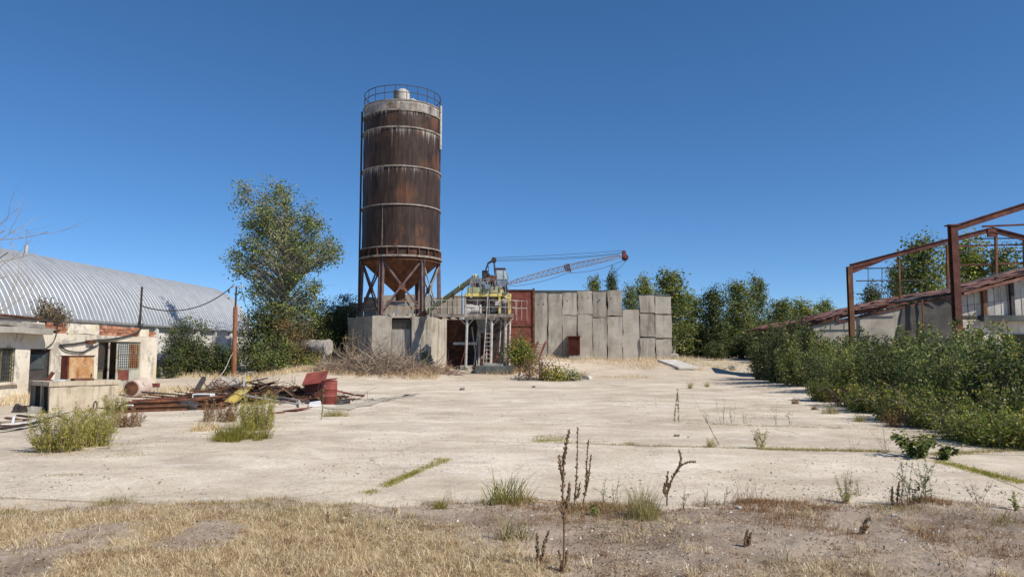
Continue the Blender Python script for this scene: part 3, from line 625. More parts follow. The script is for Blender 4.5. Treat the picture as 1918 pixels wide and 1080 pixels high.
for i in range(6):
    d_y = random.uniform(-.05, .05)
    if i < 2: wpanel(edges[i], edges[i + 1], tops[i], dy=d_y)
    else:
        vj = 588 + (i * 5) % 7; wpanel(edges[i], edges[i + 1], vj, dy=d_y); wpanel(edges[i], edges[i + 1], tops[i], vj - .6, dy=d_y + random.uniform(-.03, .03))
# lower panel, then two tiers stacked three high at the free end
wpanel(1166, 1198, 579, dy=.08)
for (u0, u1, vts) in ((1198, 1227, (632, 587, 553)), (1227, 1258, (634, 589, 555))):
    vb = None
    for vt in vts:
        wpanel(u0, u1, vt, vb, dy=-.06 if vt > 600 else .02); vb = vt - 1.2
for i in range(6):      # lifting loops and holes near the panel heads
    for f_ in ((.3, .7), (.62,), (.35,), (.3, .72), (.5,), (.28,))[i]:
        u = edges[i] + (edges[i + 1] - edges[i]) * f_; q = P(u, tops[i] + 12 + 3 * ((i * 7 + int(f_ * 10)) % 4), WY - .14); MB().cyl(q + V(0, -.03, 0), q + V(0, .05, 0), .045, n=8).build('lifting_loop', mt['rust'], wall)
# wall panels west of the red plate, running on behind the silo
for (u0, u1, vt) in ((940, 972, 566), (905, 940, 552), (868, 905, 552), (838, 868, 552), (808, 838, 556), (776, 808, 553), (744, 776, 551), (712, 744, 553), (680, 712, 556), (652, 680, 566), (630, 652, 572), (608, 630, 584), (580, 608, 590)):
    wpanel(u0, u1, vt, dy=random.uniform(.05, .15))
bw0, bw1 = P(1001, 610, WY + .3).x, P(1256, 610, WY + .3).x
MB().box(((bw0 + P(1166, 610, WY + .3).x) / 2, WY + .34, 3.4), (P(1166, 610, WY + .3).x - bw0, .12, 6.2)).build('gap_backing', mt['concrete_dark'], wall)  # added dark backing that keeps sky from showing through the panel gaps
MB().box(((bw1 + P(1199, 610, WY + .3).x) / 2, WY + .34, 3.3), (bw1 - P(1199, 610, WY + .3).x, .12, 5.8)).build('gap_backing', mt['concrete_dark'], wall)
# rust red steel plate set into the wall
ra, rb = P(951, 542, WY - .5), P(998, 541, WY - .5)
rp = thing('steel_plate', 'large rust red steel plate closing the wall beside the mixing plant', 'plate', ((ra.x + rb.x) / 2, WY - .5, gz(0, WY)))
zt = ra.z; zb = gz(.5, WY) - .1
pm = MB(); pm.box(((ra.x + rb.x) / 2, WY - .5, (zt + zb) / 2), (rb.x - ra.x, .06, zt - zb)); pm.build('plate', mt['rust_red'], rp)
for z in (zt - .06, zb + (zt - zb) * .5, zb + .1): MB().box(((ra.x + rb.x) / 2, WY - .56, z), (rb.x - ra.x + .06, .07, .1)).build('rib', mt['rust'], rp)
MB().box((rb.x + .06, WY - .52, (zt + gz(2, WY)) / 2 + .05), (.16, .22, zt - gz(2, WY) + .1)).build('post', mt['rust'], rp)
MB().box((ra.x - .06, WY - .52, (zt + gz(0, WY)) / 2), (.14, .2, zt - gz(0, WY))).build('post', mt['rust'], rp)
# meter cabinet on the wall
ca, cb = P(1065, 630, WY - .9), P(1086, 664, WY - .9)
cab = thing('meter_cabinet', 'small rusty barred cabinet fixed to the concrete panel wall', 'cabinet', ((ca.x + cb.x) / 2, WY - .75, cb.z))
cw, chh = cb.x - ca.x, ca.z - cb.z; cc = V((ca.x + cb.x) / 2, WY - .6, (ca.z + cb.z) / 2)
bx = MB(); bx.box(cc + V(-cw / 2, 0, 0), (.03, .75, chh)); bx.box(cc + V(cw / 2, 0, 0), (.03, .75, chh)); bx.box(cc + V(0, 0, -chh / 2), (cw, .75, .03)); bx.box(cc + V(0, .34, 0), (cw, .03, chh)); bx.build('case', mt['rust_red'], cab)
MB().box(cc + V(0, -.02, chh / 2 + .03), (cw + .2, .95, .05)).build('lid', mt['rust_red'], cab)
gb = MB()
for k in range(9): gb.bar(cc + V(-cw / 2 + cw * k / 8, -.37, -chh / 2), cc + V(-cw / 2 + cw * k / 8, -.37, chh / 2), .018)
for k in range(11): gb.bar(cc + V(-cw / 2, -.37, -chh / 2 + chh * k / 10), cc + V(cw / 2, -.37, -chh / 2 + chh * k / 10), .018)
gb.build('grille', mt['rust_red'], cab)
MB().box(cc + V(cw / 2 + .05, -.3, -.15), (.09, .1, chh + .9)).build('post', mt['concrete'], cab)
lo_ = rough('stone_block', (.8, .5, .6), mt['concrete'], (cc.x, cc.y - .1, gz(cc.x, cc.y) - .25), step=.2, amp=.06, seed=3, chip=.1); tag(lo_, 'pale concrete block under the barred cabinet at the wall foot', 'block')
# fallen slab leaning on the bank
sa = P(1243, 677, 50.6); sb = P(1284, 690, 47.4); sb.z = gz(sb.x, sb.y) + .02
fs = thing('fallen_slab', 'pale flat concrete slab tipped on the earth bank beside the wall end', 'slab', (sb.x, sb.y, gz(sb.x, sb.y)))
d = (sb - sa); n_ = d.cross(Vector((1, .15, 0))).normalized();
if n_.z < 0: n_ = -n_
sd = Vector((1, .18, 0)).normalized() * 1.35
me_ = MB(); me_.slab([sa - sd * .35, sb - sd * .35, sb + sd * .65, sa + sd * .65], n_, .16); me_.build('slab', mt['cement_crust'], fs, bevel=.02)

# ================================================================== mixing plant with scraper crane
KY = 46.0
def K(u, v, dy=0.0): return P(u, v, KY + dy)
px = KY / F                                         # metres per photograph pixel at the plant
zdeck = K(900, 588).z
plat = thing('steel_platform', 'steel working platform on white posts with handrails beside the silo', 'platform', (K(900, 680).x, KY, gz(-2, KY)))
xl, xr = K(812, 588).x, K(962, 588).x
dk = MB(); dk.box(((xl + xr) / 2, KY + 1.1, zdeck - .04), (xr - xl, 2.6, .07)); dk.build('deck', mt['grey_steel'], plat)
ed = MB(); ed.box(((xl + xr) / 2, KY - .22, zdeck - .10), (xr - xl, .06, .2)); ed.build('deck_edge', mt['grime'], plat)
for k in range(9): MB().box((xl + (xr - xl) * (k + .5) / 9, KY + 1.1, zdeck - .16), (.08, 2.5, .14)).build('joist', mt['rust'], plat)
for (u, vb, dy, r) in ((875, 684, 0, .085), (921, 678, 0, .095), (947, 686, .4, .10), (899, 690, 2.0, .08), (955, 690, 2.2, .08), (912, 690, 2.2, .06)):
    t_, b_ = K(u, 590, dy), K(u - (3 if u < 900 else 2), vb, dy); b_.z = min(b_.z, .95)
    MB().cyl((b_.x, b_.y, b_.z - .35), (t_.x, t_.y, zdeck - .2), r, n=12).build('post', mt['white_paint'], plat, smooth=True)
    if dy < 1:
        MB().box((t_.x, t_.y, zdeck - .22), (.34, .34, .06)).build('cap_plate', mt['white_paint'], plat)
        for s_ in (-1, 1): MB().bar((t_.x, t_.y, zdeck - .75), (t_.x + s_ * .5, t_.y, zdeck - .22), .045).build('strut', mt['white_paint'], plat)
MB().bar(K(875, 596), K(921, 596), .1, .1).build('tie', mt['white_paint'], plat)
MB().bar(K(849, 643, .8), K(893, 643, .8), .09, .16).build('tie', mt['white_paint'], plat)
# handrails
for (u0, u1, dy) in ((805, 872, -.1), (938, 966, -.1), (872, 938, -.15)):
    n = max(2, int((u1 - u0) / 22)); hi = 562
    for v in (562, 575): MB().tube([K(u0, v, dy), K(u1, v, dy)], .016, 6).build('hand_rail', mt['white_paint'], plat)
    for k in range(n + 1): u = u0 + (u1 - u0) * k / n; MB().tube([K(u, 561, dy), K(u, 589, dy)], .016, 6).build('rail_post', mt['white_paint'], plat)
for k in range(5): MB().tube([K(838 + 9 * k, 545 if k % 2 else 556, 2.2), K(838 + 9 * k, 588, 2.2)], .025, 6).build('rail_post', mt['rust'], plat)
MB().tube([K(832, 556, 2.2), K(880, 556, 2.2)], .025, 6).build('hand_rail', mt['rust'], plat)
# rails on the right hand side going back to the wall
for (u, dy) in ((968, .4), (977, 1.6), (987, 2.6)): MB().tube([K(u, 562, dy), K(u, 600, dy)], .016, 6).build('rail_post', mt['white_paint'], plat)
for v in (563, 577): MB().tube([K(960, v, .2), K(987, v, 2.6)], .015, 6).build('hand_rail', mt['white_paint'], plat)

# ---- mixer house: yellow frame on the deck with the machine inside
mx = thing('mixer_house', 'faded yellow steel frame holding a grimy concrete mixer on the platform', 'mixer', (K(912, 588).x, KY + .8, zdeck))
zb_ = zdeck; ztop = K(900, 551).z; x0, x1, x2 = K(873, 560).x, K(936, 560).x, K(954, 560).x
Yf, Yb = KY + .15, KY + 2.3
# deck beams of the upper floor
MB().box(((x0 + x1) / 2, Yf, ztop - .02), (x1 - x0 + .1, .14, .22)).build('front_beam', mt['yellow_paint'], mx, bevel=.01)
MB().box(((x0 + (x0 + x1) / 2) / 2, Yf - .03, ztop + .28), ((x1 - x0) / 2 - .1, .10, .34)).build('toe_board', mt['green_paint'], mx, bevel=.01)
MB().box((((x0 + x1) / 2 + x1) / 2 - .05, Yf - .05, ztop + .30), ((x1 - x0) / 2 - .08, .10, .40)).build('toe_board', mt['green_paint'], mx, bevel=.01)
MB().bar((x1 + .05, Yf, ztop + .12), (x2 + .05, Yb, ztop - .02), .14, .42).build('side_beam', mt['yellow_paint'], mx, bevel=.01)
MB().bar((x0, Yf, ztop), (x0 + .2, Yb, ztop), .14, .22).build('side_beam', mt['dark_steel'], mx)
MB().box(((x0 + x2) / 2, Yb, ztop), (x2 - x0, .14, .22)).build('rear_beam', mt['yellow_paint'], mx)
MB().box(((x0 + x2) / 2, (Yf + Yb) / 2, ztop + .11), (x2 - x0 - .3, Yb - Yf, .03)).build('upper_floor', mt['grey_steel'], mx)
for (x, y, w, m_) in ((x1 - .02, Yf + .02, .12, 'yellow_paint'), (x2, Yb - .1, .2, 'yellow_paint'), (x0 + .1, Yf + .1, .1, 'dark_steel'), (x0 + .25, Yb, .12, 'dark_steel')):
    MB().box((x, y, (zb_ + ztop) / 2 - .05), (w, .12, ztop - zb_ - .12)).build('corner_post', mt[m_], mx, bevel=.01)
MB().box(((x1 + x2) / 2 + .05, (Yf + Yb) / 2, (zb_ + ztop) / 2), (.04, 1.2, ztop - zb_ - .25)).build('side_panel', mt['grey_steel'], mx)
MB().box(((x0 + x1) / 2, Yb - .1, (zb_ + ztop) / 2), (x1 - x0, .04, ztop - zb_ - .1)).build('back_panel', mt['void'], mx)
MB().slab([(x0 + .1, Yf + .25, zb_ + .05), (x0 + .1, Yf + 1.2, zb_ + .05), (x0 + .5, Yf + 1.2, ztop - .2), (x0 + .5, Yf + .25, ztop - .2)], (-1, 0, .3), .04).build('chute_plate', mt['dark_steel'], mx)
o = rough('mixer_drum', (2.0, 1.1, .85), mt['grime'], ((x0 + x1) / 2 + .1, Yf + .85, zb_ + .25), 0, mx, step=.2, amp=.13, freq=1.8, seed=2, chip=.15)
o = rough('mixer_cover', (1.6, .9, .4), mt['grime'], ((x0 + x1) / 2 + .1, Yf + .8, zb_ + .82), .04, mx, step=.2, amp=.15, freq=2, seed=5, chip=.2)
o = rough('hopper_lip', (.55, .9, .9), mt['grime'], (x1 - .45, Yf + .6, zb_ + .15), .1, mx, step=.18, amp=.14, freq=2, seed=8, chip=.2)
tp = rough('cement_sheet', (1.05, .35, .55), mt['cement_crust'], (K(886, 580).x, Yf + .12, zb_ + .03), .03, mx, step=.12, amp=.09, freq=3, seed=11, chip=.12)
MB().box(((x0 + x1) / 2 + .25, Yf + .38, zb_ + .35), (1.5, .06, .55)).build('guard_plate', mt['dark_steel'], mx)
for k in range(4): MB().cyl((x0 + .6 + .35 * k, Yf + .3, ztop - .35), (x0 + .6 + .35 * k, Yf + .9, ztop - .35), .11, n=12).build('roller', mt['dark_steel'], mx, smooth=True)
MB().tube([(x0 + .9, Yf + .4, ztop - .55), (x0 + 1.3, Yf + .3, ztop - .62), (x0 + 1.9, Yf + .3, ztop - .5)], .07, 8).build('hose', mt['cement_crust'], mx, smooth=True)
# discharge funnel under the deck
fn = MB(); fn.tube([(K(905, 590).x, KY + 1.0, zdeck - .2), (K(905, 600).x, KY + 1.0, zdeck - 1.15)], .55, 16, .28); fn.build('discharge_funnel', mt['grey_steel'], mx, smooth=True)

# ---- scraper crane on the upper floor
zf = ztop + .13
cr = thing('scraper_crane', 'old dragline scraper crane with round cab and long lattice boom', 'crane', (K(930, 540).x, KY + 1.2, zf))
MB().cyl((K(925, 540).x, KY + 1.2, zf), (K(925, 540).x, KY + 1.2, zf + .18), .85, n=24).build('slewing_ring', mt['dark_steel'], cr, smooth=True)
MB().box((K(918, 530).x, KY + 1.2, zf + .27), (2.3, 1.3, .16)).build('machine_frame', mt['blue_paint'], cr, bevel=.02)
# cab: rounded front towards the boom
xa, xb_ = K(927, 520).x, K(952, 520).x; z0_, z1_ = zf + .36, K(940, 502).z; yy0, yy1 = KY + .35, KY + 1.35
prof = [(xa, z0_), (xb_ - .22, z0_), (xb_ - .04, z0_ + .30), (xb_, z0_ + (z1_ - z0_) * .55), (xb_ - .10, z0_ + (z1_ - z0_) * .85), (xb_ - .30, z1_), (xa, z1_)]
cb = MB(); n = len(prof); cb.add([(x, yy0, z) for x, z in prof] + [(x, yy1, z) for x, z in prof], [tuple(reversed(range(n))), tuple(range(n, 2 * n))] + [(i, (i + 1) % n, n + (i + 1) % n, n + i) for i in range(n)])
cabin = cb.build('cab', mt['blue_paint'], cr, bevel=.03)
wz0, wz1 = z0_ + (z1_ - z0_) * .42, z1_ - .12
MB().slab([(xa + .10, yy0 - .004, wz0), (xb_ - .36, yy0 - .004, wz0), (xb_ - .36, yy0 - .004, wz1), (xa + .10, yy0 - .004, wz1)], (0, -1, 0), .015).build('side_window', mt['glass_dirty'], cabin)
MB().slab([(xb_ - .29, yy0 - .004, wz0), (xb_ - .06, yy0 - .004, wz0 + .02), (xb_ - .14, yy0 - .004, wz1 - .08), (xb_ - .29, yy0 - .004, wz1)], (0, -1, 0), .015).build('side_window', mt['glass_dirty'], cabin)
MB().slab([(xb_ + .004, yy0 + .08, z0_ + (z1_ - z0_) * .56), (xb_ + .004, yy1 - .08, z0_ + (z1_ - z0_) * .56), (xb_ - .095, yy1 - .08, z0_ + (z1_ - z0_) * .84), (xb_ - .095, yy0 + .08, z0_ + (z1_ - z0_) * .84)], (1, 0, .3), .012).build('front_window', mt['glass_dirty'], cabin)
rf = MB(); rf.box(((xa + xb_) / 2 - .12, (yy0 + yy1) / 2, z1_ + .03), (xb_ - xa - .1, 1.1, .06)); rf.build('cab_roof', mt['rust'], cabin, bevel=.02)
for (u, v0, v1, w, dy, m_) in ((892, 520, 540, .75, .5, 'grey_steel'), (910, 512, 538, .5, .7, 'dark_steel'), (903, 527, 540, .45, .2, 'blue_paint'), (919, 527, 540, .55, .25, 'dark_steel'), (933, 526, 540, .4, .15, 'grey_steel'), (945, 527, 540, .35, .4, 'dark_steel'), (908, 506, 520, .35, .9, 'rust')):
    a_, b_ = K(u, v0, dy), K(u, v1, dy); MB().box(((a_.x), KY + dy + .3, (a_.z + b_.z) / 2), (w, .5, a_.z - b_.z)).build('machine_box', mt[m_], cr, bevel=.02)
MB().cyl((K(921, 522).x, KY + .35, K(921, 522).z), (K(921, 522).x, KY + 1.4, K(921, 522).z), .28, n=18).build('winch_drum', mt['rust'], cr, smooth=True)
for (u, v, dy) in ((900, 530, .1), (913, 533, 0), (927, 533, .05)): MB().tube([K(u, v - 8, dy), K(u, 541, dy)], .05, 8).build('pipe', mt['grey_steel'], cr, smooth=True)
mh = K(925, 487, .9)                                 # mast head
for s_ in (-.35, .35):
    MB().bar(K(929, 528, .9) + V(0, s_, 0), mh + V(0, s_ * .4, 0), .10).build('mast_leg', mt['dark_steel'], cr)
    MB().bar(K(901, 530, .9) + V(0, s_, 0), K(914, 493, .9) + V(0, s_ * .5, 0), .05).build('mast_stay', mt['dark_steel'], cr)
    MB().bar(K(914, 493, .9) + V(0, s_ * .5, 0), mh + V(0, s_ * .4, 0), .08).build('mast_top', mt['dark_steel'], cr)
    MB().bar(K(914, 493, .9) + V(0, s_ * .5, 0), K(916, 530, .9) + V(0, s_ * .5, 0), .04).build('mast_stay', mt['dark_steel'], cr)
MB().cyl(mh + V(0, -.3, 0), mh + V(0, .3, 0), .16, n=14).build('sheave', mt['dark_steel'], cr, smooth=True)
# lattice boom in two lengths
b0, bt = K(951, 531, .9), P(1168, 479, KY + 3.0); bk = b0.lerp(bt, .505) + V(0, 0, .12)
bl = (bt - b0).normalized(); bu = Vector((0, 0, 1)); bu = (bu - bl * bu.dot(bl)).normalized(); bs = bl.cross(bu)
mt['boom'] = mat('boom_faded_red', [(0.3, (0.13, 0.10, 0.10)), (0.55, (0.24, 0.19, 0.18)), (0.75, (0.36, 0.31, 0.30))], 1.0, .8, .1)
def boom_depth(t): return .08 + .24 * math.sin(math.pi * min(1, max(0, t)) ** .9) ** .8
def bp(t, i):
    h = boom_depth(t) / 2 + .02; c = b0.lerp(bt, t) + bu * (.10 * math.sin(math.pi * t)); return c + bu * h * (1 if i & 1 else -1) + bs * h * (1 if i & 2 else -1)
NB = 46
boom = MB()
for i in range(4):
    MB().tube([bp(t / 12, i) for t in range(13)], .028, 6).build('boom_chord', mt['boom'], cr)
lac = MB()
for k in range(NB):
    t0, t1 = k / NB, (k + 1) / NB
    for (i, j) in ((0, 1), (2, 3), (0, 2), (1, 3)):
        a_, b_ = (i, j) if k % 2 else (j, i); lac.tube([bp(t0, a_), bp(t1, b_)], .013, 4)
lac.build('boom_lattice', mt['boom'], cr)
jb = MB()
for i in range(4): jb.box(bp(.505, i), (.22, .06, .10))
jb.bar(bp(.495, 0) , bp(.495, 1), .07); jb.bar(bp(.515, 0), bp(.515, 1), .07); jb.bar(bp(.495, 2), bp(.495, 3), .07); jb.bar(bp(.515, 2) - bu * .15, bp(.515, 3) + bu * .05, .09)
jb.build('boom_joint', mt['dark_steel'], cr)
hd = MB(); hp = P(1169, 479, KY + 3.0); hd.slab([hp + V(-.12, -.16, .30), hp + V(.10, -.16, .28), hp + V(.16, -.16, -.22), hp + V(-.10, -.16, -.1)], (0, 1, 0), .05); hd.slab([hp + V(-.12, .11, .30), hp + V(.10, .11, .28), hp + V(.16, .11, -.22), hp + V(-.10, .11, -.1)], (0, 1, 0), .05)
hd.build('boom_head', mt['rust_red'], cr); MB().cyl(hp + V(.06, -.1, -.12), hp + V(.06, .1, -.12), .22, n=16).build('sheave', mt['dark_steel'], cr, smooth=True); MB().cyl(hp + V(-.02, -.1, .24), hp + V(-.02, .1, .24), .12, n=14).build('sheave', mt['dark_steel'], cr, smooth=True)
def sag(a, b, s, n=12): return [a.lerp(b, t / n) - V(0, 0, s * 4 * (t / n) * (1 - t / n)) for t in range(n + 1)]
for (oa, ob, s) in ((V(0, -.1, .14), V(-.1, -.1, .34), .05), (V(0, .05, .05), V(-.1, 0, .2), .10), (V(0, .15, -.02), V(-.3, .05, .12), .12)): MB().tube(sag(mh + oa, hp + ob, s), .014, 5).build('stay_cable', mt['cable'], cr)
MB().tube(sag(K(952, 536, .9), P(1062, 511, KY + 2), .18) + sag(P(1062, 511, KY + 2), hp + V(-.05, 0, -.3), .22)[1:], .014, 5).build('haul_cable', mt['cable'], cr)
MB().tube(sag(hp + V(.1, 0, -.35), P(1128, 528, KY + 8), .12), .014, 5).build('haul_cable', mt['cable'], cr)

rq = random.Random(12)
for k in range(16):      # hoses, cables and conduits slung about the machinery
    u0 = rq.uniform(893, 948); v0 = rq.uniform(514, 540); a_ = K(u0, v0, rq.uniform(-.1, .6)); b_ = K(min(952, max(884, u0 + rq.uniform(-22, 22))), v0 + rq.uniform(8, 40), rq.uniform(-.15, .5)); MB().tube(sag(a_, b_, rq.uniform(.05, .3), 8), rq.uniform(.012, .03), 5).build('hose', mt[rq.choice(('cable', 'cable', 'rust', 'grey_steel'))], cr)
for k in range(14):
    u = rq.uniform(882, 948); v = rq.uniform(524, 541); a_ = K(u, v, rq.uniform(-.05, .8)); s_ = rq.uniform(.12, .4); MB().box(a_, (s_, s_ * .8, s_ * rq.uniform(.5, 1.4)), rz=rq.uniform(-.3, .3)).build('fitting', mt[rq.choice(('dark_steel', 'grey_steel', 'rust', 'blue_paint', 'grime'))], cr, bevel=.015)
for k in range(12):
    u = rq.uniform(876, 948); v = rq.uniform(556, 586); a_ = K(u, v, rq.uniform(.1, .5)); s_ = rq.uniform(.12, .38); rough('machine_lump', (s_, s_ * .8, s_ * rq.uniform(.5, 1.2)), mt[rq.choice(('grime', 'grime', 'dark_steel', 'cement_crust'))], a_, rq.uniform(0, 3), mx, step=.1, amp=.05, freq=5, seed=k, chip=.06)
for (u, dy) in ((882, -.05), (890, -.05), (906, -.05), (936, .0)): MB().tube([K(u, 522, dy), K(u, 551, dy)], .018, 5).build('guard_post', mt['grey_steel'], mx)
MB().tube([K(874, 523, -.05), K(936, 523, 0)], .016, 5).build('guard_rail', mt['grey_steel'], mx)
for k in range(22):      # junk lying under and beside the platform
    q = P(rq.uniform(842, 958), 690, KY + rq.uniform(-.4, 2.6)); s_ = rq.uniform(.2, .6); z_ = gz(q.x, q.y)
    o = rough('scrap_lump', (s_, s_ * .6, s_ * .5), mt[rq.choice(('grime', 'rust', 'concrete', 'dark_steel'))], (q.x, q.y, z_ - .04), rq.uniform(0, 3), step=.14, amp=.1, freq=3, seed=k, chip=.1); tag(o, 'dusty lump of debris lying under the steel platform', 'debris', 'debris under the platform')
for k in range(9):
    q = P(rq.uniform(845, 950), 690, KY + rq.uniform(.2, 2.4)); z_ = gz(q.x, q.y); a_ = V(q.x, q.y, z_); o = MB().bar(a_, a_ + V(rq.uniform(-.8, .8), rq.uniform(-.3, .3), rq.uniform(.8, 2.2)), .06, .03).build('leaning_bar', mt[rq.choice(('rust', 'white_paint', 'rust_red'))], None); tag(o, 'old bar leaning in the shade under the platform', 'bar', 'bars under the platform')

# ---- screw conveyor from the silo outlet up to the mixer
c_a, c_b = P(800, 583, 50.0), P(893, 517, KY + 1.0)
scv = thing('screw_conveyor', 'pale green slanting screw conveyor tube from silo foot to mixer', 'conveyor', (c_a.x, c_a.y, PLZ))
MB().cyl(c_a, c_b, .17, n=16).build('tube', mt['green_paint'], scv, smooth=True)
for t in (.03, .35, .7, .97): q = c_a.lerp(c_b, t); dd = (c_b - c_a).normalized(); MB().cyl(q - dd * .04, q + dd * .04, .22, n=16).build('flange', mt['green_paint'], scv, smooth=True)
MB().cyl(c_a - (c_b - c_a).normalized() * .7, c_a - (c_b - c_a).normalized() * .02, .2, n=12).build('motor', mt['rust'], scv, smooth=True)
MB().cyl(c_b + V(-.1, 0, 0), c_b + V(-.1, 0, -.6), .13, n=12).build('spout', mt['grey_steel'], scv, smooth=True)
for t in (.55, .85): q = c_a.lerp(c_b, t); MB().bar(q, (q.x, q.y, zdeck), .05).build('prop', mt['rust'], scv)

# ---- ladder leaning on the upper floor
ld = thing('ladder', 'thin white ladder leaning from the ground to the crane floor', 'ladder', (K(905, 684).x, KY - .5, .6))
for (ut, ub) in ((914, 906), (929, 929)):
    pass
l0, l1 = K(905, 686, -.5), K(914, 546, -.2); rgt = V(.42, 0, 0)
l0.z = max(l0.z, .6)
MB().tube([l0, l1], .03, 6).build('side_rail', mt['white_paint'], ld)
MB().tube([l0 + rgt, l1.lerp(l0, .52) + rgt], .025, 6).build('side_rail', mt['white_paint'], ld)
for k in range(8): q = l0.lerp(l1, .05 + .055 * k); MB().tube([q, q + rgt], .018, 6).build('rung', mt['white_paint'], ld)
# ---- concrete footings and stuff under the deck
def on(o, label, cat, group=None): return tag(o, label, cat, group)
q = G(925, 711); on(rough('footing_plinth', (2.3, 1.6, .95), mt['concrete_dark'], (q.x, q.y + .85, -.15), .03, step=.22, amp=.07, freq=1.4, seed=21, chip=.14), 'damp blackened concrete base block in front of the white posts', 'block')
on(rough('footing_block', (1.25, .55, .52), mt['concrete'], (K(925, 690).x, KY - .35, .42), .05, step=.2, amp=.02, seed=22, chip=.04), 'square grey footing block under the middle white post', 'block')
on(rough('footing_slab', (2.3, 2.2, .5), mt['concrete'], (K(948, 690).x, KY + 1.0, .12), -.04, step=.3, amp=.05, seed=23, chip=.1), 'low concrete slab under the rear white posts', 'slab')
on(rough('footing_block', (.7, .7, .7), mt['concrete'], (K(873, 690).x, KY + .1, .1), -.1, step=.2, amp=.04, seed=24, chip=.08), 'small footing under the white post nearest the silo', 'block')
# bulkhead in the shade behind the posts
bk_ = thing('bin_bulkhead', 'dark rusty aggregate bin front in the shade under the platform', 'bin', (K(895, 690).x, KY + 3.0, gz(-2, 49)))
for k, (u0, u1) in enumerate(((838, 866), (866, 894), (894, 922), (922, 950))):
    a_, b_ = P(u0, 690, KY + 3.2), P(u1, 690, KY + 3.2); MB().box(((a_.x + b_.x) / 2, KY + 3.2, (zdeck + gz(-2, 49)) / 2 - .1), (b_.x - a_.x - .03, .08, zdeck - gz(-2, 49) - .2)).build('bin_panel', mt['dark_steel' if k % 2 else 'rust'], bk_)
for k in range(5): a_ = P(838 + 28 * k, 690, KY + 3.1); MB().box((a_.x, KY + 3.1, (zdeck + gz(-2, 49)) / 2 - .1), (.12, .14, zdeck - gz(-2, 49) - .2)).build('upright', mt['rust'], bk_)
MB().slab([P(842, 668, KY + 2.2), P(872, 642, KY + 2.2), P(872, 645, KY + 3.0), P(842, 672, KY + 3.0)], (0, -.3, 1), .04).build('chute', mt['rust'], bk_)
for (u0, v0, u1, v1, dy) in ((897, 605, 888, 682, 1.6), (884, 612, 893, 684, 1.9), (939, 600, 935, 660, 1.2)): MB().tube([K(u0, v0, dy), K(u1, v1, dy)], .04, 6).build('brace_rod', mt['white_paint'], bk_)
# low steel bench and white sack near the posts
on(MB().slab([G(846, 702), G(893, 700), G(893, 697), G(848, 698)], (0, 0, 1), .3).build('timber_pallet', mt['rust'], None), 'weathered low timber skid on the ground before the platform', 'skid')
on(rough('broken_concrete', (.75, .5, .3), mt['cement_crust'], G(856, 703), .3, step=.15, amp=.08, freq=3, seed=31, chip=.1), 'pale concrete lump before the platform near the brushwood', 'rubble')
# barred steel steps lying against the bank
stp = thing('steel_steps', 'short rusty steel stair lying askew between the shrubs and the wall', 'stair', (P(1000, 668, 48).x, 48, gz(1.5, 48)))
for s_ in (0, .9):
    MB().bar(P(988, 676, 47.5) + V(s_ * .8, s_, 0), P(1008, 640, 50) + V(s_ * .6, s_, 0), .07, .16).build('stringer', mt['rust_red'], stp)
for k in range(7): q = P(988, 676, 47.5).lerp(P(1008, 640, 50), .08 + .13 * k); MB().box(q + V(.35, .42, 0), (.75, .26, .04), rz=.9).build('tread', mt['rust_red'], stp)
# ================================================================== arched hangar
HY3 = 68.0; HE = Vector((-484 / F * HY3, HY3, 0)); HD = Vector((-math.sin(math.radians(3.0)), -math.cos(math.radians(3.0)), 0)); HN = Vector((HD.y, -HD.x, 0))   # axis towards the camera, and across it to the far eave
if HN.x > 0: HN = -HN
HWID, HEZ, HRISE = 9.6, 3.5, 4.1
mt['zinc'] = mat('weathered_zinc_sheet', [(0.3, (0.32, 0.34, 0.36)), (0.55, (0.40, 0.42, 0.44)), (0.75, (0.46, 0.48, 0.495))], .8, .48, .04, metallic=.35, spec=.5, layers=[((0.24, 0.25, 0.26), 1.2, .50, .75, (1, 1, 1), .6), ((0.20, 0.15, 0.11), 1.4, .62, .75, (2, 2, .5), .5)], vary=.03)
mt['white_wall'] = mat('limewashed_wall', [(0.3, (0.56, 0.54, 0.50)), (0.7, (0.72, 0.70, 0.66))], .8, .9, .2, layers=[((0.40, 0.36, 0.30), 1.2, .58, .75, (2, 2, .5), .6)])
hang = thing('arched_hangar', 'long arched hangar roofed with pale corrugated zinc sheets', 'hangar', HE + V(0, 0, 0))
def arch(t):                       # t 0..1 from the near eave over the ridge
    th = math.radians(24) + math.radians(132) * t
    x = HWID / 2 * (1 - math.cos(th) / math.cos(math.radians(24))); z = HRISE * (math.sin(th) - math.sin(math.radians(24))) / (1 - math.sin(math.radians(24)))
    return x, z
SW = .42; NA = 18
sv, sf = [], []
prof = [(0.0, 0.0), (.03, .020), (.06, .020), (.09, 0.0), (.25, .004), (SW, 0.0)]
for i in range(NA + 1):
    x, z = arch(i / NA); x2, z2 = arch(min(1, i / NA + .01)); x1, z1 = arch(max(0, i / NA - .01)); tx, tz = x2 - x1, z2 - z1; L = math.hypot(tx, tz); nx_, nz_ = -tz / L, tx / L
    for (w, h) in prof: q = HN * (x + nx_ * h) + HD * w; sv.append((q.x, q.y, z + nz_ * h))
k_ = len(prof)
for i in range(NA):
    for j in range(k_ - 1): sf.append((i * k_ + j, i * k_ + j + 1, (i + 1) * k_ + j + 1, (i + 1) * k_ + j))
strip = bpy.data.meshes.new('roof_sheet'); strip.from_pydata(sv, [], sf); strip.materials.append(mt['zinc']); strip.polygons.foreach_set('use_smooth', [True] * len(strip.polygons))
try: strip.set_sharp_from_angle(angle=math.radians(30))
except Exception: pass
NS = 86; rh_ = random.Random(2)
for k in range(NS): link('roof_sheet', strip, None, hang, HD * (k * SW) + V(0, 0, HEZ + rh_.uniform(-.012, .012)))
HL = NS * SW
